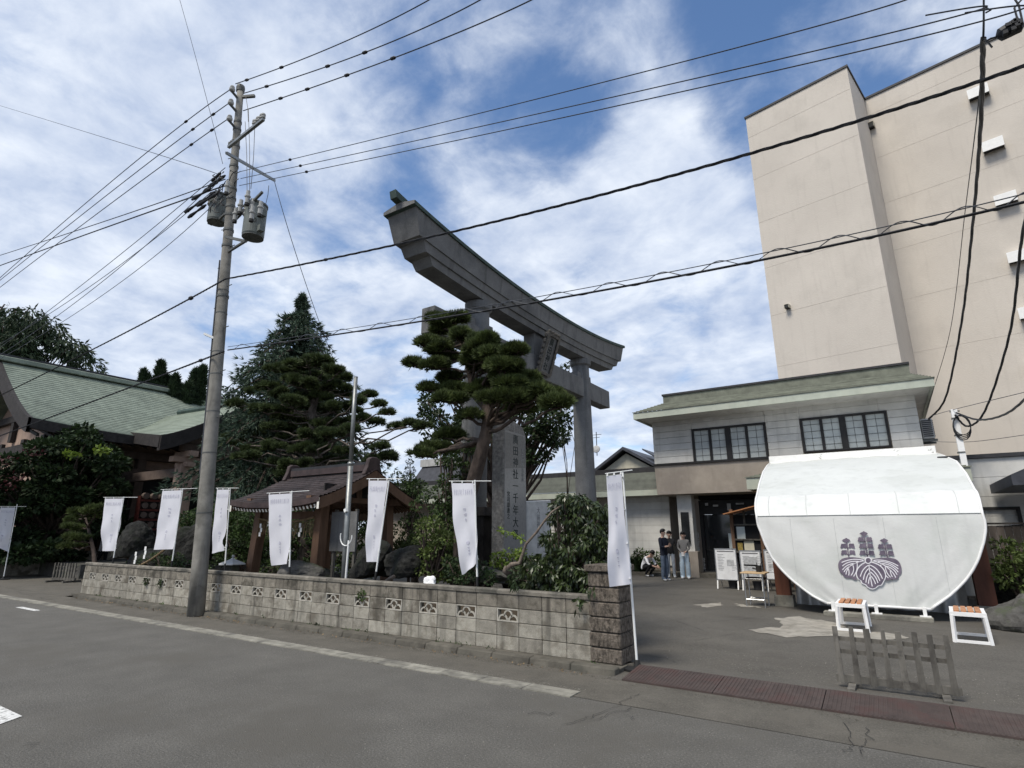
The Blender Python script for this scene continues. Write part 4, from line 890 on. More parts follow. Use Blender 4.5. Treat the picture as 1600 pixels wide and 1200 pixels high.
b = B(); b.bx(q0.x, q0.x + .38, 11, 11.01, q0.z - .25, q0.z); b.build('cloth', 'flag_yellow', gf); b = B(); b.bx(q0.x + .383, q1.x, 11, 11.01, q2.z + .35, q0.z); b.build('cloth', 'flag_green', gf); b = B(); b.bx(q0.x + .35, q1.x - .02, 11, 11.01, q2.z, q2.z + .347); b.build('cloth', 'flag_red', gf)
b = B(); b.tube([(q0.x, 11.03, 0), (q0.x, 11.03, q0.z + .05)], .012, 6); b.tube([(q0.x, 11.03, q0.z + .01), (q1.x + .05, 11.03, q0.z + .01)], .008, 6); b.build('pole', 'plastic_white', gf)
# rocks and small garden pieces
def rk(px, py, r, Y, seed, m, label, nm='rock'):
    q = at(px, py, Y=Y); return rock(nm, label, (q.x, Y, max(q.z, .1)), r, m, seed)
rk(212, 850, (.75, .6, .70), 9.4, 1, 'rock', 'big rounded dark garden boulder left of the third banner')
o = rk(240, 885, (.9, .5, .55), 8.6, 2, 'rock', 'dark jagged rock hung with straw and paper just behind the wall')
rk(300, 860, (.5, .5, .7), 8.9, 3, 'rock', 'dark upright rock behind the utility pole')
rk(468, 898, (.55, .4, .28), 8.05, 5, 'rock_grey', 'low grey rock between the pavilion posts')
rk(590, 880, (.60, .4, .42), 8.5, 6, 'rock', 'dark lumpy rock right of the pavilion')
rk(635, 885, (.48, .4, .34), 8.3, 7, 'rock', 'dark rock by the fallen branch in the garden')
rk(775, 900, (.55, .4, .16), 8.3, 8, 'rock_grey', 'flat pale grey rock below the tall granite stone')
rk(672, 911, (.12, .07, .10), 7.45, 9, 'white_paint', 'small crumpled white lump lying on the garden edge by the wall', 'white_stone'); o.name = o.name
q = at(1583, 942, z=.0); rock('rock', 'dark porous boulder in front of the plank fence, the farther of two', (2.35, 15.9, .35), (.75, .5, .42), 'rock', 12)
rock('rock', 'smooth grey boulder at the right edge, nearer of the pair by the fence', (1.75, 13.7, .22), (.42, .4, .36), 'rock_grey', 13)
st = thing('straw_rope', 'short straw rope with white paper streamers tied on the jagged garden rock', 'rope', (-16, 8.1, .9))
q = at(205, 888, Y=8.0); q1 = at(262, 855, Y=8.0); b = B(); b.tube([q.lerp(q1, i / 8) + Vector((0, 0, -.08 * math.sin(math.pi * i / 8))) for i in range(9)], .03, 6); b.build('rope', 'straw', st)
for px, py in ((211, 874), (226, 866)):
    p = at(px, py, Y=7.95); b = B()
    for k in range(3): b.bx(p.x - .04 + .03 * (k % 2), p.x + .06 + .03 * (k % 2), 7.94, 7.945, p.z + .10 - k * .11, p.z + .205 - k * .11)
    b.build('paper_streamer', 'white_paint', st)
ln = thing('stone_lantern', 'squat garden lantern with a wide white snow viewing cap behind the wall', 'lantern', (-12.7, 8.3, 0))
q = at(363, 880, Y=8.0); b = B(); b.lathe((q.x, 8.0, q.z - .03), [(.02, .22), (.04, .19), (.02, .16), (.06, .12), (.22, .06), (.33, .02), (.33, .0), (.1, -.01)], 6); b.build('cap', 'monument_white', ln)
b = B(); b.lathe((q.x, 8.0, 0), [(.16, 0), (.16, .2), (.10, .25), (.10, q.z - .3), (.18, q.z - .28), (.18, q.z - .04)], 6); b.build('base', 'rock_grey', ln)
fb = thing('fallen_branch', 'bare pale grey branch leaning out of the garden beside the wall', 'branch', (-7.3, 8, .6))
b = B(); b.tube([at(603, 908, Y=7.9), at(622, 897, Y=8.0), at(638, 882, Y=8.1), at(652, 877, Y=8.2)], [.035, .04, .035, .02], 7); b.tube([at(630, 890, Y=8.05), at(646, 884, Y=8.2)], [.025, .012], 6); b.build('limb', 'bark_pale', fb)
# ================================================================== utility pole, transformers, cables
base = Vector((-12.12, 6.70, 0)); PYL = 6.70
ptop = at(376, 138, Y=PYL)
def ax(z): return base.lerp(ptop, z / ptop.z)
up = thing('utility_pole', 'tall round concrete utility pole carrying transformers in front of the wall', 'utility pole', base)
b = B(); b.tube([ax(ptop.z * k / 14) for k in range(15)], [.165 - .082 * k / 14 for k in range(15)], 28); b.build('shaft', 'pole_concrete', up, smooth=True)
def rr(z): return .165 - .082 * z / ptop.z
def ring(b, z, h=.05, g=.012): b.lathe(ax(z), [(rr(z) + g, -h / 2), (rr(z) + g, h / 2)], 24, ptop - base)
for z, h_, g_ in [(z, .022, .006) for z in (2.05, 3.35, 4.3, 5.2, 5.75, 6.75, 7.35)] + [(z, .06, .014) for z in (7.2, 8.6, 9.05, 9.5, 9.75, 10.0, 10.3, 11.0, 11.65, 12.2, 12.45)]:
    if z < ptop.z: b = B(); ring(b, z, h_, g_); b.build('band', 'hardware', up)
b = B(); b.lathe(ptop, [(.105, -.12), (.115, .0), (.10, .07), (.04, .10)], 16); b.build('cap', 'hardware', up)
for k in range(16):
    z = 3.6 + k * .55
    if z > 12: break
    a = R(20) if k % 2 else R(200); d = Vector((math.cos(a), math.sin(a) * .5, .12)); p = ax(z) + d * rr(z)
    b = B(); b.tube([p, p + d * .16], .011, 5); b.build('step_bolt', 'hardware', up)
q = at(336, 528, Y=PYL - .15); b = B(); b.beam(ax(q.z), at(320, 522, Y=PYL - .2), .10, .05); b.build('lamp', 'plastic_white', up)
q = at(354, 475, Y=PYL - .1); b = B(); zq = ax(3.8); b.tube([ax(z) + Vector((-rr(z) - .005, -.09, 0)) for z in (2.9, 4, 5.5, 7, 8.2)], .02, 6); b.build('conduit', 'wire', up)
# insulator brackets for the high voltage wires
HV = [(363, 138), (361, 159), (359, 184)]
for px, py in HV:
    p = at(px, py, Y=PYL - .25); s_ = ax(p.z - .22); b = B(); b.tube([s_, s_.lerp(p, .6) + Vector((0, 0, -.05)), p + Vector((0, 0, -.10))], .035, 7); br = b.build('bracket', 'hardware', up)
    b = B(); b.lathe(p, [(.05, -.10), (.075, -.07), (.075, -.01), (.05, .01), (.06, .04), (.045, .07)], 12); b.build('insulator', 'porcelain', br)
p = at(398, 150, Y=PYL + .2); b = B(); b.beam(ax(p.z), p, .07, .07); b.build('bracket', 'hardware', up)
a0, a1 = at(357, 230, Y=PYL - .28), at(412, 186, Y=PYL - .28); b = B(); b.beam(a0, a1, .07, .07); ca = b.build('crossarm', 'galvanised', up)
for k in range(6):
    c = a1.lerp(a0, .02 + k * .05) + Vector((0, .0, .10 + .03 * (k % 2))); b = B(); b.lathe(c, [(.02, -.07), (.055, -.05), (.055, -.02), (.04, .0), (.055, .02), (.05, .06)], 10); b.build('insulator', 'porcelain', ca)
for k in range(3): c = a0.lerp(a1, .03 + k * .05) + Vector((0, 0, .08)); b = B(); b.lathe(c, [(.02, -.05), (.045, -.03), (.045, .03)], 8); b.build('insulator', 'hardware', ca)
a2, a3 = at(354, 239, Y=PYL - .55), at(429, 282, Y=PYL + 1.7); b = B(); b.beam(a2, a3, .065, .065); b.build('crossarm', 'galvanised', up)
def transformer(px, py, Y, r, h, label, mark, mx, my, side):
    c = at(px, py, Y=Y); t = thing('transformer', label, 'transformer', c)
    b = B(); b.lathe(c, [(r * .93, -h / 2), (r, -h / 2 + .04), (r, h / 2 - .05), (r * .97, h / 2)], 28); b.build('tank', 'transformer', t)
    b = B(); b.lathe(c + Vector((0, 0, h / 2)), [(r * 1.04, .003), (r * 1.04, .05), (r * .8, .09)], 28); b.build('lid', 'hardware', t); b = B(); b.lathe(c - Vector((0, 0, h / 2)), [(r * .98, -.02), (r * .98, -.001)], 28); b.build('bottom', 'hardware', t)
    for zz2 in (.06, -.34): b = B(); b.bx(c.x + side * r, c.x + side * (r + .11), c.y - .06, c.y + .06, c.z + zz2, c.z + zz2 + .15); b.build('terminal_box', 'transformer', t)
    for k in range(2):
        q = c + Vector((-.12 + .24 * k, -r * .75, h / 2 - .12)); b = B(); b.lathe(q, [(.04, -.18), (.07, -.14), (.055, -.08), (.075, -.02), (.05, .04), (.07, .10), (.04, .2)], 12); b.build('bushing', 'porcelain', t)
    vd = Vector((-c.x, -c.y, 0)).normalized(); xd = Vector((-vd.y, vd.x, 0)); text('lettering', mark, .17, 'black_print', c + vd * (r + .004) + xd * mx + Vector((0, 0, my)), xd, (0, 0, 1), t, .001)
    q = ax(c.z); b = B(); b.beam(q + Vector((0, 0, -.38)), c + Vector((0, 0, -.38)), .05, .05); b.build('mount', 'hardware', t)
transformer(398, 347, PYL - .12, .245, .80, 'grey can transformer marked 50 on the right of the utility pole', '50', -.05, -.08, 1)
transformer(341, 328, PYL + .16, .235, .74, 'grey can transformer marked 20 on the left of the utility pole', '20', .17, -.18, -1)
cf_ = thing('fuse_cutouts', 'cluster of pale porcelain fuse cutouts between the two transformers', 'cutouts', at(375, 325, Y=PYL - .3))
for px, py in ((376, 322), (368, 335), (387, 308), (394, 333), (407, 325), (355, 292)):
    c = at(px, py, Y=PYL - .42); b = B(); b.lathe(c, [(.03, -.17), (.05, -.15), (.05, -.02), (.07, 0), (.07, .03), (.045, .05), (.045, .16)], 10); b.build('cutout', 'porcelain', cf_)
    b = B(); b.lathe(c, [(.052, -.22), (.052, -.165)], 10); b.build('cap', 'rubber_black', cf_)
b = B(); b.beam(at(366, 345, Y=PYL - .3), at(410, 300, Y=PYL - .3), .05, .05); b.beam(at(352, 370, Y=PYL - .24), at(384, 377, Y=PYL - .24), .06, .06); b.build('strut', 'hardware', cf_)
b = B()
for k in range(26):   # jumper loops round the pole head
    p = at(rnd.uniform(335, 368), rnd.uniform(265, 325), Y=PYL - rnd.uniform(.1, .35)); q = p + Vector((rnd.uniform(-.3, .35), 0, rnd.uniform(-.3, .3))); m_ = p.lerp(q, .5) + Vector((rnd.uniform(-.1, .1), -.1, rnd.uniform(-.22, .05)))
    b.tube([p.lerp(m_, t_) .lerp(m_.lerp(q, t_), t_) for t_ in [i / 6 for i in range(7)]], .011, 5)
for (x0, y0, x1, y1) in ((383, 190, 386, 300), (388, 170, 390, 305), (398, 200, 392, 295), (384, 150, 388, 190), (420, 290, 415, 320)):
    p, q = at(x0, y0, Y=PYL - .2), at(x1, y1, Y=PYL - .3); b.tube([p, p.lerp(q, .5) + Vector((.03, 0, 0)), q], .007, 5)
b.build('jumper_wires', 'cable', cf_)
# ---- overhead cables: curve through three points, carried on beyond the frame
def cable(label, p, r, m='wire', ext0=0., ext1=0., twist=0., n=60, name='cable', group=None, cat='cable'):
    p0, pm, p1 = p
    def ev(t): return p0 * ((1 - t) * (1 - 2 * t)) + pm * (4 * t * (1 - t)) + p1 * (t * (2 * t - 1))
    ts = [-ext0 + (1 + ext0 + ext1) * i / n for i in range(n + 1)]; pts = [ev(t) for t in ts]; b = B()
    if twist:
        L_ = sum((pts[i + 1] - pts[i]).length for i in range(n)); nn = int(min(max(L_ / .11, 40), 420)); pts = [ev(-ext0 + (1 + ext0 + ext1) * i / nn) for i in range(nn + 1)]
        for ph in (0, 2.094, 4.189):
            q = []
            for i, v in enumerate(pts):
                d = (pts[min(i + 1, nn)] - pts[max(i - 1, 0)]).normalized(); s_ = d.cross(Vector((0, 0, 1))).normalized(); u_ = s_.cross(d); a = i * .9 + ph; q.append(v + (s_ * math.cos(a) + u_ * math.sin(a)) * twist)
            b.tube(q, r, 5)
    else: b.tube(pts, r, 5)
    o = b.build(name, m); tag(o, label, cat, group); return o, ev
def A2(*q, Y=PYL): return tuple(at(a, c, Y=(y[0] if y else Y)) for a, c, *y in q)
sp_ = []
def splices(ev, ts, o, r=.035, l=.16):
    for t in ts:
        p, q = ev(t), ev(t + .01); d = (q - p).normalized(); b = B(); b.tube([p - d * l / 2, p - d * l * .3, p + d * l * .3, p + d * l / 2], [r * .5, r, r, r * .5], 8); x = b.build('splice', 'cable', o)
lab = ('topmost', 'middle', 'lowest')
for i, ((hx, hy), e, mid) in enumerate(zip(HV, ((0, 434), (0, 438), (0, 449)), ((193, 266), (190, 285), (188, 305)))):
    o, ev = cable(lab[i] + ' of three wires running left from the pole top insulators', A2((hx, hy, PYL - .25), (mid[0], mid[1] + 2, PYL - .12), (e[0], e[1], PYL)), .013, ext1=.5); splices(ev, (.10, .20) if i else (.24,), o)
for i, (s0, m0, e0) in enumerate((((368, 131), (520, 73), (670, 0)), ((380, 146), (570, 82), (750, 0)), ((380, 173), (614, 91), (830, 0)))):
    o, ev = cable(('left', 'central', 'right')[i] + ' of three thick wires rising right from the pole top', A2((s0[0], s0[1], PYL - .1), (m0[0], m0[1], PYL), (e0[0], e0[1], PYL + .1)), .013, ext1=.35); splices(ev, (.06, .24) if i == 0 else (.1, .35, .5) if i == 1 else (.13, .22, .35, .5), o)
for i, (s0, m0, e0) in enumerate((((376, 268), (905, 138), (1415, 0)), ((376, 279), (965, 150), (1534, 14)), ((374, 290), (980, 162), (1592, 16)))):
    o, ev = cable(('uppermost', 'second', 'third')[i] + ' of three thin parallel wires crossing the sky from the pole to the upper right', A2((s0[0], s0[1], PYL), (m0[0], m0[1], PYL - .2), (e0[0], e0[1], PYL - .4)), .008, ext1=.25); splices(ev, (.09 + .01 * i,), o, .03, .07)
# low voltage lines to the left
for i, (s0, m0, e0, r) in enumerate((((352, 262), (160, 420), (0, 543), .010), ((345, 275), (165, 436), (15, 545), .010), ((330, 300), (170, 427), (30, 520), .010), ((335, 318), (190, 440), (45, 535), .009))):
    cable(('first', 'second', 'third', 'fourth')[i] + ' of four fine wires sloping down left toward the shrine roof', A2((s0[0], s0[1], PYL - .1), (m0[0], m0[1], PYL), (e0[0], e0[1], PYL)), r, ext1=.5)
cable('thick cable curving left below the left transformer', A2((352, 290), (175, 352), (0, 415)), .020, 'cable', ext1=.4)
cable('medium cable curving left just above the thick one', A2((352, 280), (175, 342), (0, 399)), .014, 'cable', ext1=.4)
b = B()
hs = thing('splice_sleeves', 'black insulating sleeves bunched left of the pole above the transformer', 'sleeves', at(320, 310, Y=PYL))
for (x0, y0, x1, y1) in ((331, 283, 345, 270), (318, 300, 342, 282), (300, 312, 330, 294), (308, 322, 340, 302), (289, 332, 318, 312), (294, 340, 322, 320), (312, 318, 336, 300), (326, 292, 352, 274)):
    p, q = at(x0, y0, Y=PYL - .15), at(x1, y1, Y=PYL - .15); b = B(); b.tube([p, p.lerp(q, .15), p.lerp(q, .5), p.lerp(q, .85), q], [.03, .05, .025, .045, .02], 8); b.build('sleeve', 'cable', hs)
cable('fine wire dropping from the top edge to the pole bracket', A2((348, 256), (316, 128), (281, 0)), .008, ext1=.2)
cable('fine wire reaching the pole from the upper left edge', A2((340, 272), (195, 225), (0, 165)), .010, ext1=.2)
cable('fine drop wire slanting from the long bracket down behind the cedar', tuple((at(429, 284, Y=PYL + 1.7), at(470, 420, Y=9.5), at(517, 552, Y=13))), .010, ext1=.3)
# bundled service cables
o, ev = cable('heavy black twisted cable rising from the pole across the lintel to the right edge', A2((352, 436, PYL - .22), (820, 335, PYL - .3), (1600, 103, PYL - .5)), .011, 'cable', ext1=.15, twist=.011); splices(ev, (.20,), o, .03, .1)
o, ev = cable('black twisted cable dropping left from the pole over the shrine roof', A2((352, 436, PYL - .22), (180, 528), (0, 618)), .012, 'cable', ext1=.3, twist=.010); splices(ev, (.17,), o, .05, .14)
o, ev = cable('lower black cable running from the pole across the gateway to the right', A2((356, 547, PYL - .22), (850, 470, PYL - .3), (1600, 316, PYL - .5)), .015, 'cable', ext1=.15)
o2, ev2 = cable('thin messenger wire above the lower black cable with a spiral hanger', A2((356, 542, PYL - .22), (850, 462, PYL - .3), (1600, 303, PYL - .5)), .006, 'wire', ext1=.15)
b = B(); n_ = 420; q = []
for i in range(n_ + 1):
    t = .01 + 1.1 * i / n_; c = (ev(t) + ev2(t)) / 2; a = i * .27; h_ = (ev2(t) - ev(t)).length / 2 + .012; q.append(c + Vector((0, math.cos(a) * .05, math.sin(a) * h_)))
b.tube(q, .006, 4); b.build('spiral_hanger', 'wire', o2)
o, ev = cable('lower black cable dropping left from the pole to the shrine eaves', A2((350, 549, PYL - .22), (180, 614), (0, 681)), .013, 'cable', ext1=.3, twist=.010); splices(ev, (.12,), o, .04, .12)
# right hand drops from the pole beyond the frame
def path(label, pts, r, twist=0, m='cable'):
    v = [at(a, c, Y=y) for a, c, y in pts]; q = []
    for i in range(len(v) - 1):
        p0, p1, p2, p3 = v[max(i - 1, 0)], v[i], v[i + 1], v[min(i + 2, len(v) - 1)]
        for k in range(12):
            t = k / 12; q.append(.5 * ((2 * p1) + (p2 - p0) * t + (2 * p0 - 5 * p1 + 4 * p2 - p3) * t * t + (3 * p1 - p0 - 3 * p2 + p3) * t ** 3))
    q.append(v[-1]); b = B()
    if twist:
        for ph in (0, 2.094, 4.189):
            w = []; acc = 0
            for i, c in enumerate(q):
                d = (q[min(i + 1, len(q) - 1)] - q[max(i - 1, 0)]).normalized(); s_ = d.cross(Vector((0, 1, .2))).normalized(); u_ = s_.cross(d); a = i * .8 + ph; w.append(c + (s_ * math.cos(a) + u_ * math.sin(a)) * twist)
            b.tube(w, r, 5)
    else: b.tube(q, r, 5)
    return tag(b.build('cable', m), label, 'cable')
path('thick twisted cable hanging from the top right down to the air conditioner', [(1536, 60, 7.0), (1532, 200, 10), (1520, 350, 14), (1503, 500, 18), (1478, 620, 21), (1451, 655, 22)], .016, .015)
path('thin straight wire hanging beside the thick twisted cable', [(1536, -30, 6.9), (1533, 120, 8), (1508, 330, 14), (1484, 520, 19), (1448, 640, 22)], .008)
path('thin upright wire leaving the frame above the splice box', [(1536, 62, 7.0), (1537, 30, 6.9), (1537, -30, 6.8)], .010)
path('black cable sweeping from the right edge down to the service post', [(1625, 250, 9), (1597, 370, 12), (1578, 520, 15), (1540, 640, 17.6), (1512, 666, 18.4), (1492, 648, 18.5)], .014, .013)
path('second black cable looping low from the service post to the right edge', [(1494, 645, 18.5), (1530, 656, 17), (1575, 645, 15), (1625, 600, 13)], .014, .012)
path('thin wire from the eave of the house past the service post to the right', [(1455, 650, 21.5), (1490, 640, 18.5), (1625, 607, 16)], .008, m='wire')
path('fine lower wire crossing behind the service post', [(1455, 690, 21), (1520, 690, 19), (1625, 676, 16)], .007, m='wire')
sb = thing('splice_box', 'black cable splice closure among loops at the upper right corner', 'splice closure', at(1575, 48, Y=6.9))
p, q = at(1557, 58, Y=6.9), at(1596, 36, Y=6.9); b = B(); b.tube([p, p.lerp(q, .15), p.lerp(q, .85), q], [.02, .07, .085, .05], 10); b.build('body', 'cable', sb)
b = B()
for k in range(7): c = p.lerp(q, .3 + .1 * k); b.ob(c + Vector((rnd.uniform(-.02, .02), -.07, rnd.uniform(-.08, .03))), (.04, .05, .04))
for pts in (((1540, 65), (1548, 60), (1557, 58)), ((1592, 38), (1585, 12), (1600, -5)), ((1598, 35), (1592, 8), (1580, -10)), ((1538, 60), (1545, 68), (1550, 74)), ((1540, 12), (1548, 16), (1540, 20))): b.tube([at(a, c, Y=6.9) for a, c in pts], .010, 5)
b.build('tails', 'cable', sb)
# ================================================================== the big white canvas
cv = thing('canvas_screen', 'huge white rounded canvas screen printed with a purple crest hung over the porch', 'canvas screen', (-.4, 14, 0))
YC = 14.0
lo_ = [(1182, 806), (1184, 820), (1189, 832), (1196, 851), (1206, 871), (1220, 889), (1236, 905), (1252, 918), (1268, 930), (1282, 938), (1295, 944)]
hi_ = [(1535, 803), (1539, 815), (1540, 828), (1537, 847), (1528, 875), (1519, 892), (1510, 905), (1498, 918), (1484, 931), (1470, 941), (1455, 951)]
Lp = [at(a, c, Y=YC) for a, c in lo_]; Rp = [at(a, c, Y=YC) for a, c in hi_]
zf, zb = 2.01, .225
def edge(P, z):
    for i in range(len(P) - 1):
        if P[i].z >= z >= P[i + 1].z: k = (P[i].z - z) / max(P[i].z - P[i + 1].z, 1e-6); return P[i].x + (P[i + 1].x - P[i].x) * k
    return P[0].x if z > P[0].z else P[-1].x
NX = 40; rows = []
# profile from the board at the wall down over the porch roof to the fold
prof = [(21.55, 4.00, (1203, 728), (1465, 716)), (19.8, 3.74, (1200, 737), (1478, 729)), (17.7, 3.36, (1194, 752), (1500, 749)), (16.2, 2.92, (1188, 768), (1514, 762)), (14.95, 2.50, (1183, 782), (1524, 771)),
        (14.62, 2.42, (1182, 787), (1528, 777)), (14.30, 2.29, (1181, 793), (1531, 785)), (14.10, 2.15, (1181, 800), (1533, 794))]
for y, z, l, r_ in prof:
    xl, xr = at(l[0], l[1], Y=y).x, at(r_[0], r_[1], Y=y).x
    rows.append([(xl + (xr - xl) * i / NX, y, z + (.035 * math.sin(math.pi * i / NX) if y > 15 else 0) + .012 * math.sin(i * .9 + y)) for i in range(NX + 1)])
up_rows = rows
nlow = 26; rows2 = []
for k in range(nlow + 1):
    z = zf - (zf - zb) * k / nlow; xl, xr = edge(Lp, z), edge(Rp, z)
    rows2.append([(xl + (xr - xl) * i / NX, YC + (.010 * math.sin(i * .55 + z * 1.3) + .005 * math.sin(i * 1.7 - z * 5) * (1 - math.sin(math.pi * i / NX)) + .004 * math.sin(z * 7 + i * .9)) * min(k, 3) / 3 - .02 * math.sin(math.pi * k / nlow), z) for i in range(NX + 1)])
b = B(); b.grid(up_rows[:5]); b.build('upper_sheet', 'canvas_grey', cv, smooth=True)
b = B(); b.grid([[Vector(p) + Vector((0, 0, .003)) for p in up_rows[4]]] + up_rows[5:] + [rows2[0]]); b.build('roll_sheet', 'canvas', cv, smooth=True)
b = B(); b.grid([[Vector(p) + Vector((0, .002, -.003)) for p in rows2[0]]] + rows2[1:]); b.build('lower_sheet', 'canvas', cv, smooth=True)
b = B(); b.tube([r_[0] for r_ in up_rows] + [r_[0] for r_ in rows2], .024, 7); b.tube([r_[-1] for r_ in up_rows] + [r_[-1] for r_ in rows2], .024, 7); b.tube([rows2[-1][0], rows2[-1][-1]], .024, 7); b.build('edge_pipe', 'white_paint', cv, smooth=True)
b = B(); b.tube([Vector(p) + Vector((0, -.005, .0)) for p in rows2[0]], .009, 5); b.build('fold_seam', 'canvas_seam', cv)
for px in (1206, 1273, 1345, 1420, 1505):
    t_ = (px - 1182) / 353; pts = []
    for r_ in up_rows[4:] + [rows2[0]]:
        f = t_ * NX; i = int(f); pts.append(Vector(r_[i]).lerp(Vector(r_[i + 1]), f - i) + Vector((0, -.004, .005)))
    b = B(); b.tube(pts, .007, 5); b.build('seam', 'canvas_seam', cv)
for t_ in (.17, .38, .60, .82):
    pts = []
    for r_ in rows2[1:]:
        x = rows2[0][0][0] + (rows2[0][-1][0] - rows2[0][0][0]) * t_
        if r_[0][0] + .05 < x < r_[-1][0] - .05: f = (x - r_[0][0]) / (r_[-1][0] - r_[0][0]) * NX; i = int(f); pts.append(Vector(r_[i]).lerp(Vector(r_[i + 1]), f - i) + Vector((0, -.001, 0)))
    b = B(); b.tube(pts, .004, 4); b.build('seam', 'canvas_seam', cv)
tb = B(); tb.bx(-3.28, 1.47, 21.50, 21.62, 3.94, 4.24); tb.bx(-3.3, 1.49, 21.46, 21.62, 3.88, 3.935); bd = tb.build('top_board', 'peeling_white', cv, bevel=.01)
b = B(); x = -3.2
while x < 1.4:
    w = rnd.uniform(.03, .22); zc = 3.965 + rnd.uniform(0, .02); b.poly([(x + w * i / 5, 21.496, zc + rnd.uniform(-.012, .02)) for i in range(6)] + [(x + w * (1 - i / 5), 21.496, zc - rnd.uniform(.004, .02)) for i in range(6)]); x += w + rnd.uniform(.0, .12)
for cx in (-1.75, .45, 1.35):
    for k in range(7):
        a, c = cx + rnd.gauss(0, .07), 4.10 + rnd.uniform(-.10, .10); b.poly([(a + rnd.uniform(-.045, .045), 21.496, c + rnd.uniform(-.03, .03)) for _ in range(3)])
b.build('peeled_paint', 'peel', bd)
b = B(); b.bx(-1.42, .42, 13.80, 14.08, .0, .085); b.build('base_beam', 'gutter', cv, bevel=.01)
for px in (1302, 1369, 1444):
    q = at(px, 950, Y=13.95); b = B(); b.bx(q.x - .03, q.x + .03, 13.93, 13.99, .09, .26); b.bx(q.x - .09, q.x + .09, 13.9, 14.02, .086, .105); b.build('foot', 'white_paint', cv)
# the printed paulownia crest, flat on the canvas
YR = YC - .038
def Z(x, y, dy=0.): return at(1270 + x / 8.889, 810 + y / 8.889, Y=YR - dy)
def zp(b, pts, dy): b.poly([Z(x, y, dy) for x, y in pts]); return b
def grow(pts, k):
    cx, cy = sum(p[0] for p in pts) / len(pts), sum(p[1] for p in pts) / len(pts)
    return [(x + (x - cx) / max(math.hypot(x - cx, y - cy), 1) * k, y + (y - cy) / max(math.hypot(x - cx, y - cy), 1) * k) for x, y in pts]
def smoothp(p):
    q = []
    for i in range(len(p)):
        p0, p1, p2, p3 = (np.array(p[(i + k - 1) % len(p)], float) for k in range(4))
        for t in (0, .33, .66): q.append(tuple(.5 * ((2 * p1) + (p2 - p0) * t + (2 * p0 - 5 * p1 + 4 * p2 - p3) * t * t + (3 * p1 - p0 - 3 * p2 + p3) * t ** 3)))
    return q
cl_ = [(770, 612), (690, 640), (632, 700), (612, 775), (638, 838), (672, 858), (690, 895), (738, 915), (768, 950), (820, 972), (868, 960), (905, 930), (945, 922), (972, 880), (1000, 825), (1000, 762), (960, 690), (880, 635)]
ll_ = [(712, 572), (620, 545), (500, 540), (405, 562), (355, 620), (358, 700), (382, 752), (412, 770), (424, 798), (470, 825), (530, 828), (570, 850), (615, 848), (592, 780), (606, 700), (650, 640), (712, 598)]
rl_ = [(828, 570), (920, 550), (1050, 547), (1150, 565), (1208, 620), (1233, 700), (1225, 770), (1195, 792), (1186, 830), (1150, 850), (1090, 845), (1040, 862), (1012, 852), (1020, 800), (1012, 740), (960, 668), (895, 622), (828, 596)]
crest = []
b = B(); zp(b, smoothp(ll_), .004); zp(b, smoothp(rl_), .004); b.build('crest_leaf', 'crest', cv)
b = B(); zp(b, grow(smoothp(cl_), 14), .007); b.build('crest_outline', 'crest_line', cv)
b = B(); zp(b, smoothp(cl_), .010); b.build('crest_leaf', 'crest', cv)
b = B(); zp(b, [(770 + 50 * math.cos(i * .4), 583 + 50 * math.sin(i * .4)) for i in range(16)], .013); b.build('crest_outline', 'crest_line', cv)
b = B(); zp(b, [(770 + 35 * math.cos(i * .4), 583 + 35 * math.sin(i * .4)) for i in range(16)], .016); b.build('crest_disc', 'crest', cv)
def fl(cx, cy, s): # one floret with a lobed outer end
    return smoothp([(cx - s * 38, cy + 26), (cx - s * 40, cy - 26), (cx - s * 14, cy - 34), (cx + s * 8, cy - 30), (cx + s * 22, cy - 34), (cx + s * 36, cy - 14), (cx + s * 36, cy + 4), (cx + s * 44, cy + 24), (cx + s * 24, cy + 34), (cx, cy + 22), (cx - s * 20, cy + 30)])
for c, s in (((665, 292), -1), ((685, 383), -1), ((690, 478), -1), ((785, 292), 1), ((800, 382), 1), ((815, 480), 1), ((425, 383), -1), ((433, 474), -1), ((540, 382), 1), ((550, 474), 1), ((945, 390), -1), ((965, 480), -1), ((1062, 390), 1), ((1085, 484), 1)): b = B(); zp(b, fl(c[0], c[1], s), .004); b.build('crest_floret', 'crest', cv)
for c in ((707, 213), (463, 306), (989, 310)): b = B(); zp(b, smoothp([(c[0] + dx, c[1] + dy) for dx, dy in ((-58, 0), (-32, -20), (-20, -22), (0, -36), (20, -24), (34, -20), (58, 0), (30, 18), (4, 36), (-28, 18))]), .004); b.build('crest_floret', 'crest', cv)
def rib(b, p, w, dy):
    p0, p1, p2 = (np.array(q, float) for q in p); rows = []
    for i in range(9):
        t = i / 8; c = p0 * (1 - t) ** 2 + p1 * 2 * t * (1 - t) + p2 * t * t; d = (p1 - p0) * (1 - t) + (p2 - p1) * t; d /= max(np.linalg.norm(d), 1e-6); n = np.array((-d[1], d[0])) * w; rows.append([Z(*(c + n), dy), Z(*(c - n), dy)])
    b.grid(rows)
b = B()
for p in (((712, 240), (735, 400), (762, 540)), ((470, 335), (485, 440), (500, 535)), ((995, 345), (1015, 440), (1037, 545))): rib(b, p, 8, .006)
for (x, y) in ((727, 300), (742, 395), (758, 490)): rib(b, ((x, y + 32), (x - 20, y + 5), (x - 35, y - 5)), 5, .006); rib(b, ((x, y + 32), (x + 22, y + 5), (x + 35, y - 5)), 5, .006)
for (x, y) in ((486, 390), (496, 485), (1008, 397), (1028, 492)): rib(b, ((x, y + 30), (x - 20, y + 5), (x - 35, y - 5)), 5, .006); rib(b, ((x, y + 30), (x + 22, y + 5), (x + 35, y - 5)), 5, .006)
b.build('crest_stem', 'crest', cv)
b = B()
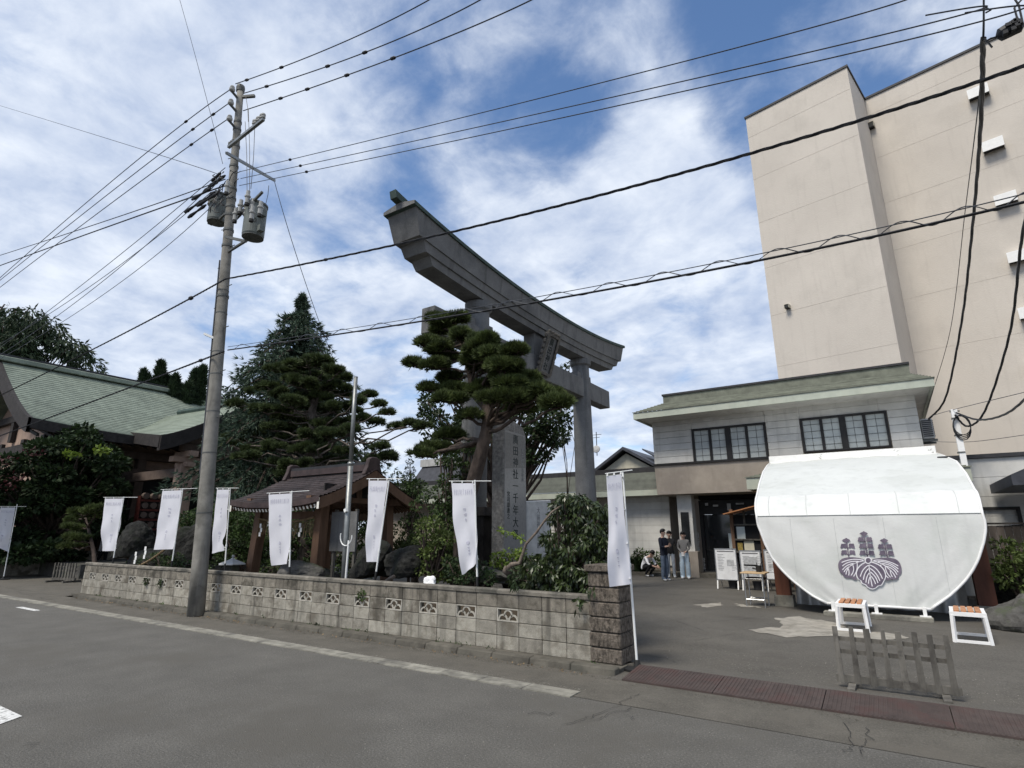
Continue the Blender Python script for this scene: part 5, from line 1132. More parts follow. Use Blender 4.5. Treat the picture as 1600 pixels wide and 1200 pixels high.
for p in (((780, 645), (790, 790), (826, 945)), ((776, 650), (690, 690), (660, 808)), ((785, 690), (715, 740), (703, 852)), ((795, 745), (745, 790), (738, 892)), ((800, 800), (775, 850), (773, 907)), ((785, 645), (905, 680), (968, 838)), ((790, 690), (890, 750), (932, 870)), ((798, 742), (880, 800), (905, 897)), ((805, 797), (855, 850), (872, 912))): rib(b, p, 6.5, .013)
for p in (((700, 580), (545, 545), (400, 612)), ((650, 600), (495, 580), (410, 662)), ((600, 620), (470, 630), (412, 716)), ((525, 660), (460, 690), (433, 745)), ((490, 690), (465, 740), (460, 778)), ((490, 690), (512, 740), (498, 792)), ((555, 650), (590, 720), (530, 792)), ((615, 620), (630, 720), (566, 806)), ((712, 588), (560, 610), (490, 690)),
          ((850, 582), (1020, 560), (1187, 660)), ((905, 600), (1060, 590), (1187, 702)), ((945, 625), (1100, 630), (1187, 747)), ((1010, 660), (1130, 690), (1170, 782)), ((1070, 712), (1125, 760), (1152, 822)), ((1072, 715), (1080, 770), (1106, 812)), ((1005, 662), (1010, 750), (1080, 817)), ((945, 640), (945, 730), (1050, 827)), ((830, 588), (980, 620), (1072, 715))): rib(b, p, 6, .006)
b.build('crest_vein', 'crest_line', cv)
# ================================================================== furniture in the yard
stl = thing('stool', 'white framed stool with orange slats right behind the picket barrier', 'stool', (-.80, 12.3, 0), group='slatted stools in the yard')
hw, hd, ht = .20, .42, .45
for s_ in (-1, 1):
    y = s_ * hd; b = B()
    for q in (-1, 1): b.beam((q * (hw + .02), y, .0), (q * hw, y * .92, ht - .05), .045, .045)
    b.beam((-hw - .02, y, .03), (hw + .02, y, .03), .04, .04); b.build('end_frame', 'white_paint', stl, local=True)
b = B(); b.bx(-hw - .03, hw + .03, -hd * .96, -hd * .96 + .04, ht - .06, ht); b.bx(-hw - .03, hw + .03, hd * .96 - .04, hd * .96, ht - .06, ht)
for q in (-1, 1): b.bx(q * hw - .025, q * hw + .025, -hd * .96 + .041, hd * .96 - .041, ht - .06, ht)
b.build('seat_frame', 'white_paint', stl, local=True)
for k in range(4): x = -.135 + k * .09; b = B(); b.bx(x - .034, x + .034, -hd * .85, hd * .85, ht - .012, ht + .022); b.build('slat', 'stool_slat', stl, local=True)
dup(stl, (.82, 12.05, 0), 'white framed stool with orange slats standing alone nearest the right edge', rz=-.06)
tbl = thing('table', 'small folding side table with pale wooden top in front of the poster boards', 'table', (-2.84, 14.7, 0))
b = B(); b.bx(-3.10, -2.56, 14.35, 14.95, .73, .757); b.build('tabletop', 'table_wood', tbl, bevel=.005)
for x in (-3.03, -2.63):
    for y in (14.42, 14.88): b = B(); b.tube([(x, y, .0), (x, y, .73)], .014, 8); b.build('leg', 'steel', tbl)
for y in (14.42, 14.88):
    for z in (.17, .62): b = B(); b.tube([(-3.03, y, z), (-2.63, y, z)], .011, 6); b.build('stretcher', 'steel', tbl)
b = B(); b.bx(-3.04, -2.62, 14.41, 14.89, .60, .63); b.build('shelf', 'dark_wood', tbl)
cp = thing('pen_holder', 'small black holder standing on the folding side table', 'holder', (-2.76, 14.7, .757))
b = B(); b.lathe((-2.74, 14.7, .758), [(.06, 0), (.065, .1), (.07, .14)], 14); b.build('cup', 'rubber_black', cp); b = B(); b.tube([(-2.80, 14.7, .82), (-2.88, 14.7, .84)], .02, 6); b.tube([(-2.72, 14.7, .86), (-2.66, 14.68, .98)], .008, 5); b.tube([(-2.75, 14.7, .86), (-2.78, 14.68, .97)], .008, 5); b.build('pen', 'rubber_black', cp)
# A-frame poster boards
for i, (px0, px1, py0, py1, pb2, Y, lab_) in enumerate(((1117, 1153, 858, 906, 920, 18.5, 'white poster board on legs left of the small table, text with one small photo'), (1156, 1191, 861, 905, 921, 18.4, 'white poster board behind the small table with two dark photographs'), (1194, 1230, 860, 905, 921, 18.4, 'white poster board half hidden by the white canvas edge'))):
    q0, q1 = at(px0, py0, Y=Y), at(px1, py1, Y=Y); x0, x1, z0, z1 = q0.x, q1.x, q1.z, q0.z
    t = thing('poster_board', lab_, 'poster board', ((x0 + x1) / 2, Y, 0), group='poster boards by the entrance')
    b = B(); b.bx(x0, x1, Y, Y + .03, z0, z1); b.build('panel', 'poster', t)
    b = B(); f_ = .025
    b.bx(x0 - f_, x0, Y - .01, Y + .04, z0 - f_, z1 + f_); b.bx(x1, x1 + f_, Y - .01, Y + .04, z0 - f_, z1 + f_); b.bx(x0, x1, Y - .01, Y + .04, z1, z1 + f_); b.bx(x0, x1, Y - .01, Y + .04, z0 - f_, z0); b.build('frame', 'steel', t)
    for x in (x0, x1):
        b = B(); b.beam((x, Y + .02, z0), (x, Y - .05, .0), .035, .03); b.build('leg', 'white_paint', t); b = B(); b.beam((x, Y + .05, z1 - .1), (x, Y + .55, .0), .03, .03); b.build('rear_leg', 'steel', t)
    b = B(); b.bx(x0 + .05, x1 - .05, Y - .004, Y - .001, z1 - .075, z1 - .045)
    for k in range(11):
        z = z1 - .16 - k * .045; b.bx(x0 + .06, x0 + .06 + (x1 - x0) * rnd.uniform(.15, .38), Y - .004, Y - .001, z, z + .009)
        if k > 5 or i == 1: b.bx(x0 + .45, x0 + .45 + (x1 - x0) * rnd.uniform(.1, .3), Y - .004, Y - .001, z, z + .007)
    stuff(b.build('lettering', 'poster_ink', t))
    b = B()
    if i == 0: b.bx(x0 + .32, x0 + .52, Y - .006, Y - .002, z1 - .48, z1 - .30); 
    elif i == 1: b.bx(x0 + .08, x0 + .46, Y - .006, Y - .002, z1 - .42, z1 - .16); b.bx(x0 + .08, x1 - .06, Y - .006, Y - .002, z0 + .06, z0 + .40)
    else: b.bx(x0 + .08, x0 + .3, Y - .006, Y - .002, z0 + .30, z0 + .40)
    b.build('photograph', 'poster_mid', t)
    bn = thing('bucket', ('dark bucket on the ground under the left poster board', 'dark bucket on the ground under the middle poster board', 'dark bucket on the ground under the right poster board')[i], 'bucket', ((x0 + x1) / 2 + .1, Y + .25, 0), group='buckets under the poster boards'); c = LOC[bn.name]
    b = B(); b.lathe(c, [(.12, 0), (.15, .22), (.155, .25), (.13, .25)], 14); b.build('pail', 'dark_trim', bn); b = B(); b.tube([c + Vector((.15 * math.cos(a), 0, .25 + .12 * math.sin(a))) for a in [i_ * math.pi / 8 for i_ in range(9)]], .006, 5); b.build('handle', 'steel', bn)
ks = thing('notice_kiosk', 'wooden notice kiosk with sloping plank roof between the entrance and the canvas', 'kiosk', (-4, 19.6, 0))
KY = 19.6
def kz(px, py): q = at(px, py, Y=KY); return q.x, q.z
for px in (1147, 1192, 1236):
    x, _ = kz(px, 850); b = B(); b.bx(x - .05, x + .05, KY - .05, KY + .05, 0, kz(px, 796 if px < 1200 else 782)[1]); b.build('post', 'brown_wood', ks)
for py in (820, 843, 862):
    x0, z = kz(1147, py); x1, z2 = kz(1236, py - 3); b = B(); b.beam((x0, KY - .02, z), (x1, KY - .02, z), .05, .05); b.build('rail', 'pale_wood', ks)
x, z = kz(1163, 812); b = B(); b.bx(x - .03, x + .03, KY - .04, KY + .04, kz(1163, 820)[1], kz(1163, 797)[1]); b.build('mullion', 'pale_wood', ks)
x0, _ = kz(1147, 850); x1, _ = kz(1236, 850); b = B(); b.bx(x0 + .051, x1, KY + .03, KY + .06, .9, kz(1147, 805)[1]); b.build('back_panel', 'interior_dark', ks)
for k in range(5):
    (xa, za), (xb, zb_) = kz(1136, 804), kz(1245, 776); y = KY - .55 + k * .20; b = B(); b.beam((xa, y + .09, za), (xb, y + .09, zb_), .185, .03, (0, 0, 1)); b.build('roof_plank', 'stool_slat', ks)
for (xa, ya_, xb, yb_, m) in ((1150, 823, 1165, 842, 'paper'), (1162, 845, 1179, 860, 'paper_cream'), (1152, 848, 1161, 860, 'gold')):
    p0, p1 = kz(xa, ya_), kz(xb, yb_); b = B(); b.bx(p0[0], p1[0], KY + .015, KY + .025, p1[1], p0[1]); b.build('notice', m, ks)
# picket barriers
pk = thing('picket_barrier', 'low weathered wooden picket barrier on two feet by the red ramp', 'barrier', (-.2, 7.66, .01), group='wooden picket barriers')
zt = [at(1304 + i * 24.6, 977.5 + i * 2.1, Y=7.66) for i in range(8)]
xs_ = [(p.x + .2) for p in zt]
for i, p in enumerate(zt):
    w = .027 + .003 * (i % 3); h = p.z - .01 + rnd.uniform(-.008, .008); b = B(); b.hexa([(xs_[i] - w, -.03, .055), (xs_[i] + w, -.03, .055), (xs_[i] + w, .0, .055), (xs_[i] - w, .0, .055), (xs_[i] - w + .012 * (i % 2), -.03, h), (xs_[i] + w - .005, -.03, h), (xs_[i] + w - .005, .0, h), (xs_[i] - w + .012 * (i % 2), .0, h)]); b.build('picket', 'pale_wood', pk, local=True)
hh = zt[0].z - .01
for z in (hh - .13, hh - .26): b = B(); b.bx(xs_[0] - .03, xs_[-1] + .03, .003, .03, z - .022, z + .022); b.build('rail', 'pale_wood', pk, local=True)
b = B(); b.bx(xs_[0] - .05, xs_[-1] + .06, -.024, .045, .064, .135); b.build('bottom_rail', 'pale_wood', pk, local=True)
for x in (xs_[0] + .10, xs_[-1] - .08): b = B(); b.bx(x - .035, x + .035, -.30, .30, .0, .058); b.build('foot', 'pale_wood', pk, local=True)
dup(pk, (-24.0, 8.5, .01), 'small far picket barrier standing on the path left of the wall end', rz=R(15))
# ================================================================== banners
def banner(pole, cl, Y, label, base_px=None, torn=0., ripple=.02, seed=0, X=None, YC=None):
    kw = dict(X=X) if X is not None else dict(Y=Y)
    p0, p1 = at(*pole[0], **kw), at(*pole[1], **kw); TL, TR, BR, BL = (at(*c, **(kw if YC is None else dict(Y=YC[k]))) for k, c in enumerate(cl))
    d = (p1 - p0) / (p1.z - p0.z); foot = p1 - d * (p1.z - .02)
    t = thing('banner', label, 'banner', foot, group='white banners along the wall')
    b = B(); b.tube([foot, foot.lerp(p1, .5), foot.lerp(p1, .505), p1], [.016, .016, .012, .012], 8); b.tube([foot.lerp(p1, .495), foot.lerp(p1, .515)], .021, 8); b.build('pole', 'plastic_white', t)
    if base_px is None:
        b = B(); b.tube([foot, foot + d * .95], .021, 8); b.build('sleeve', 'rubber_black', t)
    else:
        b = B(); b.lathe(foot, [(.19, -.01), (.19, .015), (.05, .03), (.03, .10)], 20); b.build('base', 'rubber_black', t)
    hd_ = (TR - TL); b = B(); off = Vector((0, 0, .035)); b.tube([TL - hd_ * .10 + off, TR + hd_ * .75 + off + Vector((0, 0, .0))], .007, 6); b.build('crossbar', 'plastic_white', t)
    nn = Vector((0, -1, 0)) if X is None else Vector((1, 0, 0)); nu, nv = 10, 18; rows = []; rs = np.random.RandomState(seed); ph = rs.uniform(0, 6, 4)
    for j in range(nv + 1):
        v = j / nv; r_ = []
        for i in range(nu + 1):
            u = i / nu; p = (TL * (1 - u) + TR * u) * (1 - v) + (BL * (1 - u) + BR * u) * v
            w = ripple * v * (math.sin(4.2 * v + 3 * u + ph[0]) + .6 * math.sin(9 * u - 5 * v + ph[1]) + .5 * math.sin(13 * v + 5 * u + ph[2])); side = torn * math.exp(-((v - .86) / .07) ** 2) * u ** 3
            r_.append(p + nn * w + Vector((-side + .006 * math.sin(9 * v + ph[3]) * (1 - u), 0, 0)))
        rows.append(r_)
    b = B(); b.grid(rows); cl_o = b.build('cloth', 'cloth', t, smooth=True)
    b = B()
    for k in range(3): p = TL.lerp(TR, .04 + .46 * k); b.beam(p, p + off, .02, .012)
    for k in range(4):
        v = .02 + .31 * k; p = TR * (1 - v) + BR * v; z_ = p.z; q = foot + d * (z_ - foot.z); b.beam(p, q, .018, .012)
    b.build('loop', 'plastic_white', t)
    b = B()
    def onc(u, v, dy=.006): i, j = min(int(u * nu), nu - 1), min(int(v * nv), nv - 1); fu, fv = u * nu - i, v * nv - j; return (Vector(rows[j][i]).lerp(rows[j][i + 1], fu)).lerp(Vector(rows[j + 1][i]).lerp(rows[j + 1][i + 1], fu), fv) + nn * dy
    def mark_(u0, u1, v0, v1): b.poly([onc(u0, v0), onc(u1, v0), onc(u1, v1), onc(u0, v1)])
    for k in range(10):
        u = .10 + k * .085; a = rs.uniform(0, .012)
        mark_(u, u + .016, .065 + a, .135 + a); 
        if rs.rand() < .7: mark_(u + .02, u + .045, .07 + rs.uniform(0, .05), .085 + rs.uniform(.0, .05))
        if rs.rand() < .5: mark_(u + .03, u + .042, .075, .13)
    for v in (.30, .36, .42):
        for q in range(4): a, c = .44 + rs.uniform(0, .1), v + rs.uniform(0, .03); mark_(a, a + .07, c, c + .006); mark_(a + .03, a + .042, v, v + .035)
    b.poly([onc(.50 + .07 * math.cos(k * .52), .70 + .022 * math.sin(k * .52)) for k in range(12)])
    for v in (.75, .785, .82): mark_(.46, .54, v, v + .008); mark_(.49, .51, v, v + .024)
    stuff(b.build('print', 'cloth_print', cl_o))
    return t
BNS = [(((5, 905), (27, 788)), ((1, 793), (24, 793), (12, 862), (-14, 850)), None, 'white banner at the far left edge beyond the path', 0, -27.0),
       (((176, 880), (194, 776)), ((164, 779), (192, 779), (181, 861), (157, 861)), 7.55, 'white banner above the left end of the block wall', 0, None),
       (((268, 885), (286, 763)), ((254, 767), (284, 766), (272, 858), (240, 859)), 7.55, 'white banner just left of the utility pole', 0, None),
       (((351, 892), (360, 762)), ((339, 765), (358, 765), (350, 860), (330, 865)), 7.55, 'white banner just right of the utility pole, lower corner folded in', .10, None),
       (((452, 899), (456, 767)), ((420, 773), (455, 771), (451, 881), (422, 884)), 7.55, 'white banner between the two front pavilion posts', 0, None),
       (((586, 907), (608, 750)), ((576, 751), (606, 751), (589, 878), (573, 878)), 7.55, 'narrow white banner at the right end of the pavilion roof', 0, None),
       (((746, 917), (742, 750)), ((705, 755), (740, 755), (748, 880), (718, 899)), 7.55, 'white banner left of the tall granite stone with a slanting lower hem', 0, None),
       (((996, 1045), (973, 738)), ((948, 744), (971, 741), (985, 913), (953, 917)), 7.57, 'tall white banner on a round base beside the stone gate pillar', 0, None)]
for i, (pl, cl, Y, lab_, torn, X) in enumerate(BNS): banner(pl, cl, 7.22 if i == 7 else Y, lab_, (996, 1038) if i in (0, 7) else None, torn, (.03, .038, .026, .03, .024, .034, .045, .03)[i], i + 3, X, (6.88, 7.0, 7.0, 6.88) if i == 7 else None)
fp = thing('flagpole', 'plain silver metal flagpole rising behind the wall by the pavilion', 'flagpole', at(537, 900, Y=7.9))
p0, p1 = at(537, 905, Y=7.9), at(556, 590, Y=7.9); p0 = p1 + (p0 - p1) * ((p1.z) / (p1.z - p0.z)); m_ = p0.lerp(p1, .62)
b = B(); b.tube([p0, m_], .055, 14); b.tube([m_, p1], .043, 14); b.tube([m_ - Vector((0, 0, .04)), m_ + Vector((0, 0, .03))], .060, 14); b.build('tube', 'galvanised', fp, smooth=True)
b = B(); b.lathe(p1, [(.045, 0), (.047, .02), (.03, .03)], 14); b.build('cap', 'steel', fp)
b = B(); q = at(541, 838, Y=7.82); b.tube([q + Vector((.17 * math.sin(a), 0, -.18 * math.cos(a))) for a in [-1.9 + i * .3 for i in range(13)]], .012, 6); b.beam(at(541, 800, Y=7.84), at(540, 795, Y=7.84), .06, .06); b.build('halyard', 'plastic_white', fp)
p = at(541, 895, Y=7.84); b = B(); b.tube([(p.x, 7.83, 0), (p.x + .02, 7.83, 1.5)], .022, 8); b.build('side_pipe', 'plastic_white', fp)
# ================================================================== people
def person(label, loc, yaw, J, rad, zones, hair=None, hold=None):
    """one skinned body from joints; zones(face centre in local space) -> material slot"""
    t = thing('person', label, 'person', loc); t.rotation_euler = (0, 0, yaw)
    vs, es, rs = [], [], []; idx = {}
    for k, v in J.items():
        if k == 'face': continue
        idx[k] = len(vs); vs.append(v); rs.append(rad[k.rstrip('LR')] if k.rstrip('LR') in rad else rad[k])
    ch = [('pelvis', 'spine'), ('spine', 'chest'), ('chest', 'neck'), ('neck', 'chin'), ('chin', 'head'), ('head', 'crown')]
    for s_ in 'LR': ch += [('chest', 'shoulder' + s_), ('shoulder' + s_, 'elbow' + s_), ('elbow' + s_, 'wrist' + s_), ('wrist' + s_, 'palm' + s_), ('pelvis', 'hip' + s_), ('hip' + s_, 'knee' + s_), ('knee' + s_, 'ankle' + s_), ('ankle' + s_, 'toe' + s_)]
    es = [(idx[a], idx[c]) for a, c in ch]
    for s_ in 'LR':
        w, p = Vector(J['wrist' + s_]), Vector(J['palm' + s_]); d = (p - w).normalized(); sd = d.cross(Vector((0, 1, .3))).normalized(); bend = Vector((0, -.012, 0))
        for k in range(5):
            l = (.055, .075, .08, .075, .06)[k]; o_ = sd * (k - 2) * .016
            if k == 0: a_, c_ = w.lerp(p, .55) + sd * -.034, w.lerp(p, .55) + sd * -.05 + d * l
            else: a_, c_ = p + o_ + d * .012, p + o_ * 1.15 + d * l + bend
            i0 = len(vs); vs += [tuple(a_), tuple(a_.lerp(c_, .55) + bend * .3), tuple(c_)]; rs += [.0095, .009, .0075]; es += [(idx['palm' + s_], i0), (i0, i0 + 1), (i0 + 1, i0 + 2)]
    me = bpy.data.meshes.new('body'); me.from_pydata(vs, es, []); o = bpy.data.objects.new('body', me); COL.objects.link(o)
    o.modifiers.new('s', 'SKIN'); sv = me.skin_vertices[0].data
    for i, r_ in enumerate(rs): sv[i].radius = (r_, r_) if not isinstance(r_, tuple) else r_; sv[i].use_root = i == idx['pelvis']
    md = o.modifiers.new('d', 'SUBSURF'); md.levels = 2; md.render_levels = 2
    dg = bpy.context.evaluated_depsgraph_get(); dg.update(); m2 = bpy.data.meshes.new_from_object(o.evaluated_get(dg)); bpy.data.objects.remove(o); m2.name = 'body'
    ms, zf_ = zones; m2.materials.clear()
    for x in ms: m2.materials.append(MATS[x])
    for p in m2.polygons: p.use_smooth = True; p.material_index = zf_(p.center)
    link('body', m2, t)
    h = Vector(J['head']); f = Vector(J['face']); f = (f - h).normalized(); sdv = f.cross(Vector((0, 0, 1))).normalized(); upv = sdv.cross(f)
    bm = bmesh.new(); bmesh.ops.create_icosphere(bm, subdivisions=3, radius=1)
    for v in bm.verts:
        c = v.co; front = max(0, -c.y); k = 1.0
        if c.z < -.1 and c.y < .25: k = .55
        if c.y < -.35 and c.z < .45: k = .6
        v.co = (h + upv * .03) + (sdv * c.x * .098 + f * -c.y * .112 + upv * c.z * (.118 if c.z > 0 else (hair or .10))) * k * (1 + .03 * math.sin(c.x * 9) * math.sin(c.y * 11))
    m3 = bpy.data.meshes.new('hair'); bm.to_mesh(m3); bm.free(); m3.materials.append(MATS['hair'])
    for p in m3.polygons: p.use_smooth = True
    link('hair', m3, t)
    b = B()
    for s_ in (-1, 1): b = B(); b.lathe(h + f * .082 + sdv * s_ * .034 + upv * .005, [(.004, -.012), (.012, -.006), (.012, .006), (.004, .012)], 8, sdv); b.build('eye', 'hair', t, local=True)
    b = B(); b.tube([h + f * .078 - sdv * .025 - upv * .065, h + f * .086 - upv * .066, h + f * .078 + sdv * .025 - upv * .065], .005, 5); b.build('mouth', 'bark', t, local=True)
    b = B(); b.tube([h + f * .085 + upv * .01, h + f * .105 - upv * .03, h + f * .088 - upv * .04], [.008, .014, .01], 7); b.build('nose', 'skin', t, local=True, smooth=True)
    for s_ in (-1, 1): b = B(); b.lathe(h + sdv * s_ * .088 - upv * .01, [(.008, -.03), (.018, -.01), (.02, .015), (.01, .03)], 8, upv); b.build('ear', 'skin', t, local=True, smooth=True)
    return t
RAD = dict(pelvis=.135, spine=.12, chest=.135, neck=.052, chin=.062, head=.088, crown=.055, shoulder=.066, elbow=.046, wrist=.028, palm=(.032, .016), hip=.088, knee=.062, ankle=.046, toe=.036)
def stand(h=1.65):
    J = dict(pelvis=(0, 0, .90), spine=(0, .0, 1.08), chest=(0, .0, 1.27), neck=(0, .01, 1.40), chin=(0, -.01, 1.47), head=(0, -.015, 1.55), crown=(0, 0, 1.62), face=(0, -.2, 1.54))
    for s_, k in (('L', 1), ('R', -1)): J.update({'shoulder' + s_: (k * .165, .01, 1.34), 'elbow' + s_: (k * .215, .04, 1.08), 'wrist' + s_: (k * .20, -.05, .86), 'palm' + s_: (k * .195, -.07, .79), 'hip' + s_: (k * .085, 0, .86), 'knee' + s_: (k * .10, -.015, .47), 'ankle' + s_: (k * .105, .02, .075), 'toe' + s_: (k * .115, -.13, .04)})
    return J
def sc(J, k): return {a: tuple(x * k for x in v) for a, v in J.items()}
# woman by the entrance
J = stand(); J.update(elbowL=(.20, .02, 1.09), wristL=(.07, -.16, .96), palmL=(.02, -.20, .93), elbowR=(-.20, .02, 1.09), wristR=(-.08, -.15, .93), palmR=(-.03, -.19, .90))
R1 = dict(RAD, knee=.095, ankle=.085, hip=.10, pelvis=.14)
def zw(c):
    if c.z < .085: return 3
    if c.z > 1.40 or (c.y < -.15 and .8 < c.z < 1.0 and abs(c.x) < .09): return 0
    return 1 if c.z > .93 or abs(c.x) > .16 and c.z > .6 else 2
w_ = at(1072, 905, z=0)
pw = person('woman in grey knit top and wide pale jeans standing by the entrance holding a phone', (w_.x, w_.y, 0), R(14), J, R1, (['skin', 'grey_knit', 'light_denim', 'shoe_white'], zw), .10)
ph = thing('phone', 'small white phone held by the woman in pale jeans', 'phone', (w_.x, w_.y - .22, .88)); b = B(); b.ob((w_.x + .02, w_.y - .235, .88), (.10, .012, .13), .1); b.build('case', 'white_paint', ph)
# man in navy
J = stand(); J.update(elbowL=(.21, -.06, 1.09), wristL=(.06, -.24, 1.16), palmL=(-.01, -.25, 1.18), elbowR=(-.21, -.05, 1.08), wristR=(-.05, -.22, 1.11), palmR=(.02, -.23, 1.12), kneeL=(.10, -.03, .48), face=(.05, -.2, 1.54))
def zn(c):
    if c.z < .07: return 3
    if (c.z > 1.47 and abs(c.x) < .13) or (c.y < -.16 and c.z > 1.0 and abs(c.x) < .16): return 0
    return 1 if c.z > .87 else 2
m_ = at(1040, 908, z=0); J = sc(J, 1.06)
person('man in dark navy shirt and blue jeans with folded arms facing the entrance', (m_.x, m_.y, 0), R(75), J, dict(RAD, knee=.078, ankle=.062), (['skin', 'navy_shirt', 'mid_denim', 'shoe_white'], zn), .09)
J = stand(); J.update(elbowL=(.26, -.02, 1.12), wristL=(.36, -.14, .92), palmL=(.39, -.19, .87))
def zk(c):
    if c.z < .07: return 3
    if (c.z > 1.44 and abs(c.x) < .13) or (c.z < .90 and abs(c.x) > .25) or (c.z < .84 and abs(c.x) > .155): return 0
    return 1 if c.z > .87 or abs(c.x) > .17 else 2
m2_ = at(1050, 903, z=0)
person('person in black long sleeves and pale grey jeans standing close behind the man in navy', (m2_.x, m2_.y, 0), R(20), sc(J, 1.02), dict(RAD, knee=.08, ankle=.065), (['skin', 'black_cloth', 'grey_denim', 'shoe_white'], zk), .10)
# crouching
J = dict(pelvis=(0, .16, .34), spine=(0, .10, .50), chest=(0, -.06, .66), neck=(0, -.17, .73), chin=(0, -.22, .76), head=(0, -.26, .82), crown=(0, -.24, .89), face=(0, -.4, .74))
for s_, k in (('L', 1), ('R', -1)): J.update({'shoulder' + s_: (k * .165, -.09, .68), 'elbow' + s_: (k * .20, -.22, .46), 'wrist' + s_: (k * .10, -.42, .38), 'palm' + s_: (k * .06, -.48, .36), 'hip' + s_: (k * .10, .12, .30), 'knee' + s_: (k * .15, -.28, .42), 'ankle' + s_: (k * .12, .0, .09), 'toe' + s_: (k * .13, -.16, .04)})
def zc(c):
    if c.z < .075: return 3
    if c.y < -.13 and c.z > .71 or c.y < -.38 and c.z < .45: return 0
    return 1 if (c.z > .46 and c.y > -.30) or (c.y > .12 and c.z > .28) else 2

person('person in a white shirt crouching by the planting bed', (-8.12, 21.9, 0), R(70), sc(J, 1.05), RAD, (['skin', 'white_shirt', 'black_cloth', 'shoe_white'], zc), .12)
J = stand(); J.update(kneeL=(.10, -.16, .50), ankleL=(.10, -.20, .09), toeL=(.11, -.36, .05), kneeR=(-.10, .0, .46), ankleR=(-.10, .26, .12), toeR=(-.11, .14, .04))
d_ = at(157, 894, z=0)
person('person in white shirt and dark trousers walking in the shade left of the second banner', (d_.x, d_.y, 0), R(-75), J, RAD, (['skin', 'white_shirt', 'black_cloth', 'black_cloth'], zn), .10)
# ================================================================== planting
def branch(b, p, q, r0, r1, wob=.08, n=7, sag=0.):
    p, q = Vector(p), Vector(q); L_ = (q - p).length; pts = []
    for i in range(n + 1):
        t = i / n; w = math.sin(math.pi * t) * wob * L_; pts.append(p.lerp(q, t) + Vector((rnd.gauss(0, .35) * w, rnd.gauss(0, .35) * w, rnd.gauss(0, .35) * w - sag * math.sin(math.pi * t))))
    b.tube(pts, [r0 + (r1 - r0) * i / n for i in range(n + 1)], 7); return pts
def pine(label, Y, trunk, pads, m, dens, ln, bark='bark', tr=.2, seed=1, jit=.9, start=.35, size=.86, limb=.36):
    """trunk: (px,py,dy) list; pads: (px,py,rx,ry[,dy]) pixel sized cushions of needles placed round the tree in depth"""
    rs = np.random.RandomState(seed)
    tp = [at(a, c, Y=Y + d) for a, c, d in trunk]; t = thing('pine_tree', label, 'tree', (tp[0].x, tp[0].y, 0))
    b = B(); b.tube([tp[0] - Vector((0, 0, max(tp[0].z, 0)))] + tp, [tr * 1.15] + [tr * (1 - .62 * i / (len(tp) - 1)) for i in range(len(tp))], 10)
    C_, D_ = [], []
    fine = []; ks_ = size
    for i in range(len(tp) - 1):
        for k in range(6): fine.append((tp[i].lerp(tp[i + 1], k / 6), tr * (1 - .62 * (i + k / 6) / (len(tp) - 1))))
    fine = fine[int(len(fine) * start):]
    for pd in pads:
        px, py, rx, ry = pd[:4]; dy = pd[4] if len(pd) > 4 else rs.uniform(-jit, jit); c = at(px, py, Y=Y + dy); s = (c - C0).dot(cf) / FPX
        ax_, az_ = rx * s * ks_, ry * s * ks_; ay_ = ax_ * .8
        f, fr = min(fine, key=lambda q: (q[0] - c).length + max(0, (q[0].z - c.z)) * .9 + abs(q[0].z - (c.z - .5)) * .3)
        pts = branch(b, f, c - Vector((0, 0, az_ * .5)), max(fr * limb, .022), .018, .09)
        e_ = pts[-1]
        for k in range(4): a = rs.uniform(0, 6.28); branch(b, pts[-2], c + Vector((math.cos(a) * ax_ * .7, math.sin(a) * ay_ * .7, -.2 * az_)), .016, .007, .1, 4)
        nb_ = max(4, int(ax_ * ay_ * 22))        # each cushion is itself a handful of smaller clumps
        n_ = int(dens * (rx * ry) ** .75 * .55 + 8); per = max(5, n_ // nb_)
        for q in range(nb_):
            a = rs.uniform(0, 6.28); r_ = rs.uniform(0, 1) ** .5; hz = (1 - r_ * r_) * .5 * az_ + rs.normal(0, .22) * az_
            q = np.array(c) + np.array([math.cos(a) * r_ * ax_ * .85, math.sin(a) * r_ * ay_ * .85, hz - .2 * az_]); k_ = rs.uniform(.75, 1.3)
            pp, dd = ball(per, q, (.14 * k_ + ax_ * .10, .14 * k_ + ax_ * .10, .07 * k_ + az_ * .08), -.5, .3); C_.append(pp); dd = dd * .8; dd[:, 2] += .8; D_.append(unit(dd))
    b.build('trunk', bark, t, smooth=True)
    fast_mesh('crown', needle_tufts(np.concatenate(C_), np.concatenate(D_), 9, ln, .0125 * ln / .14, .42), 3, m, t); return t
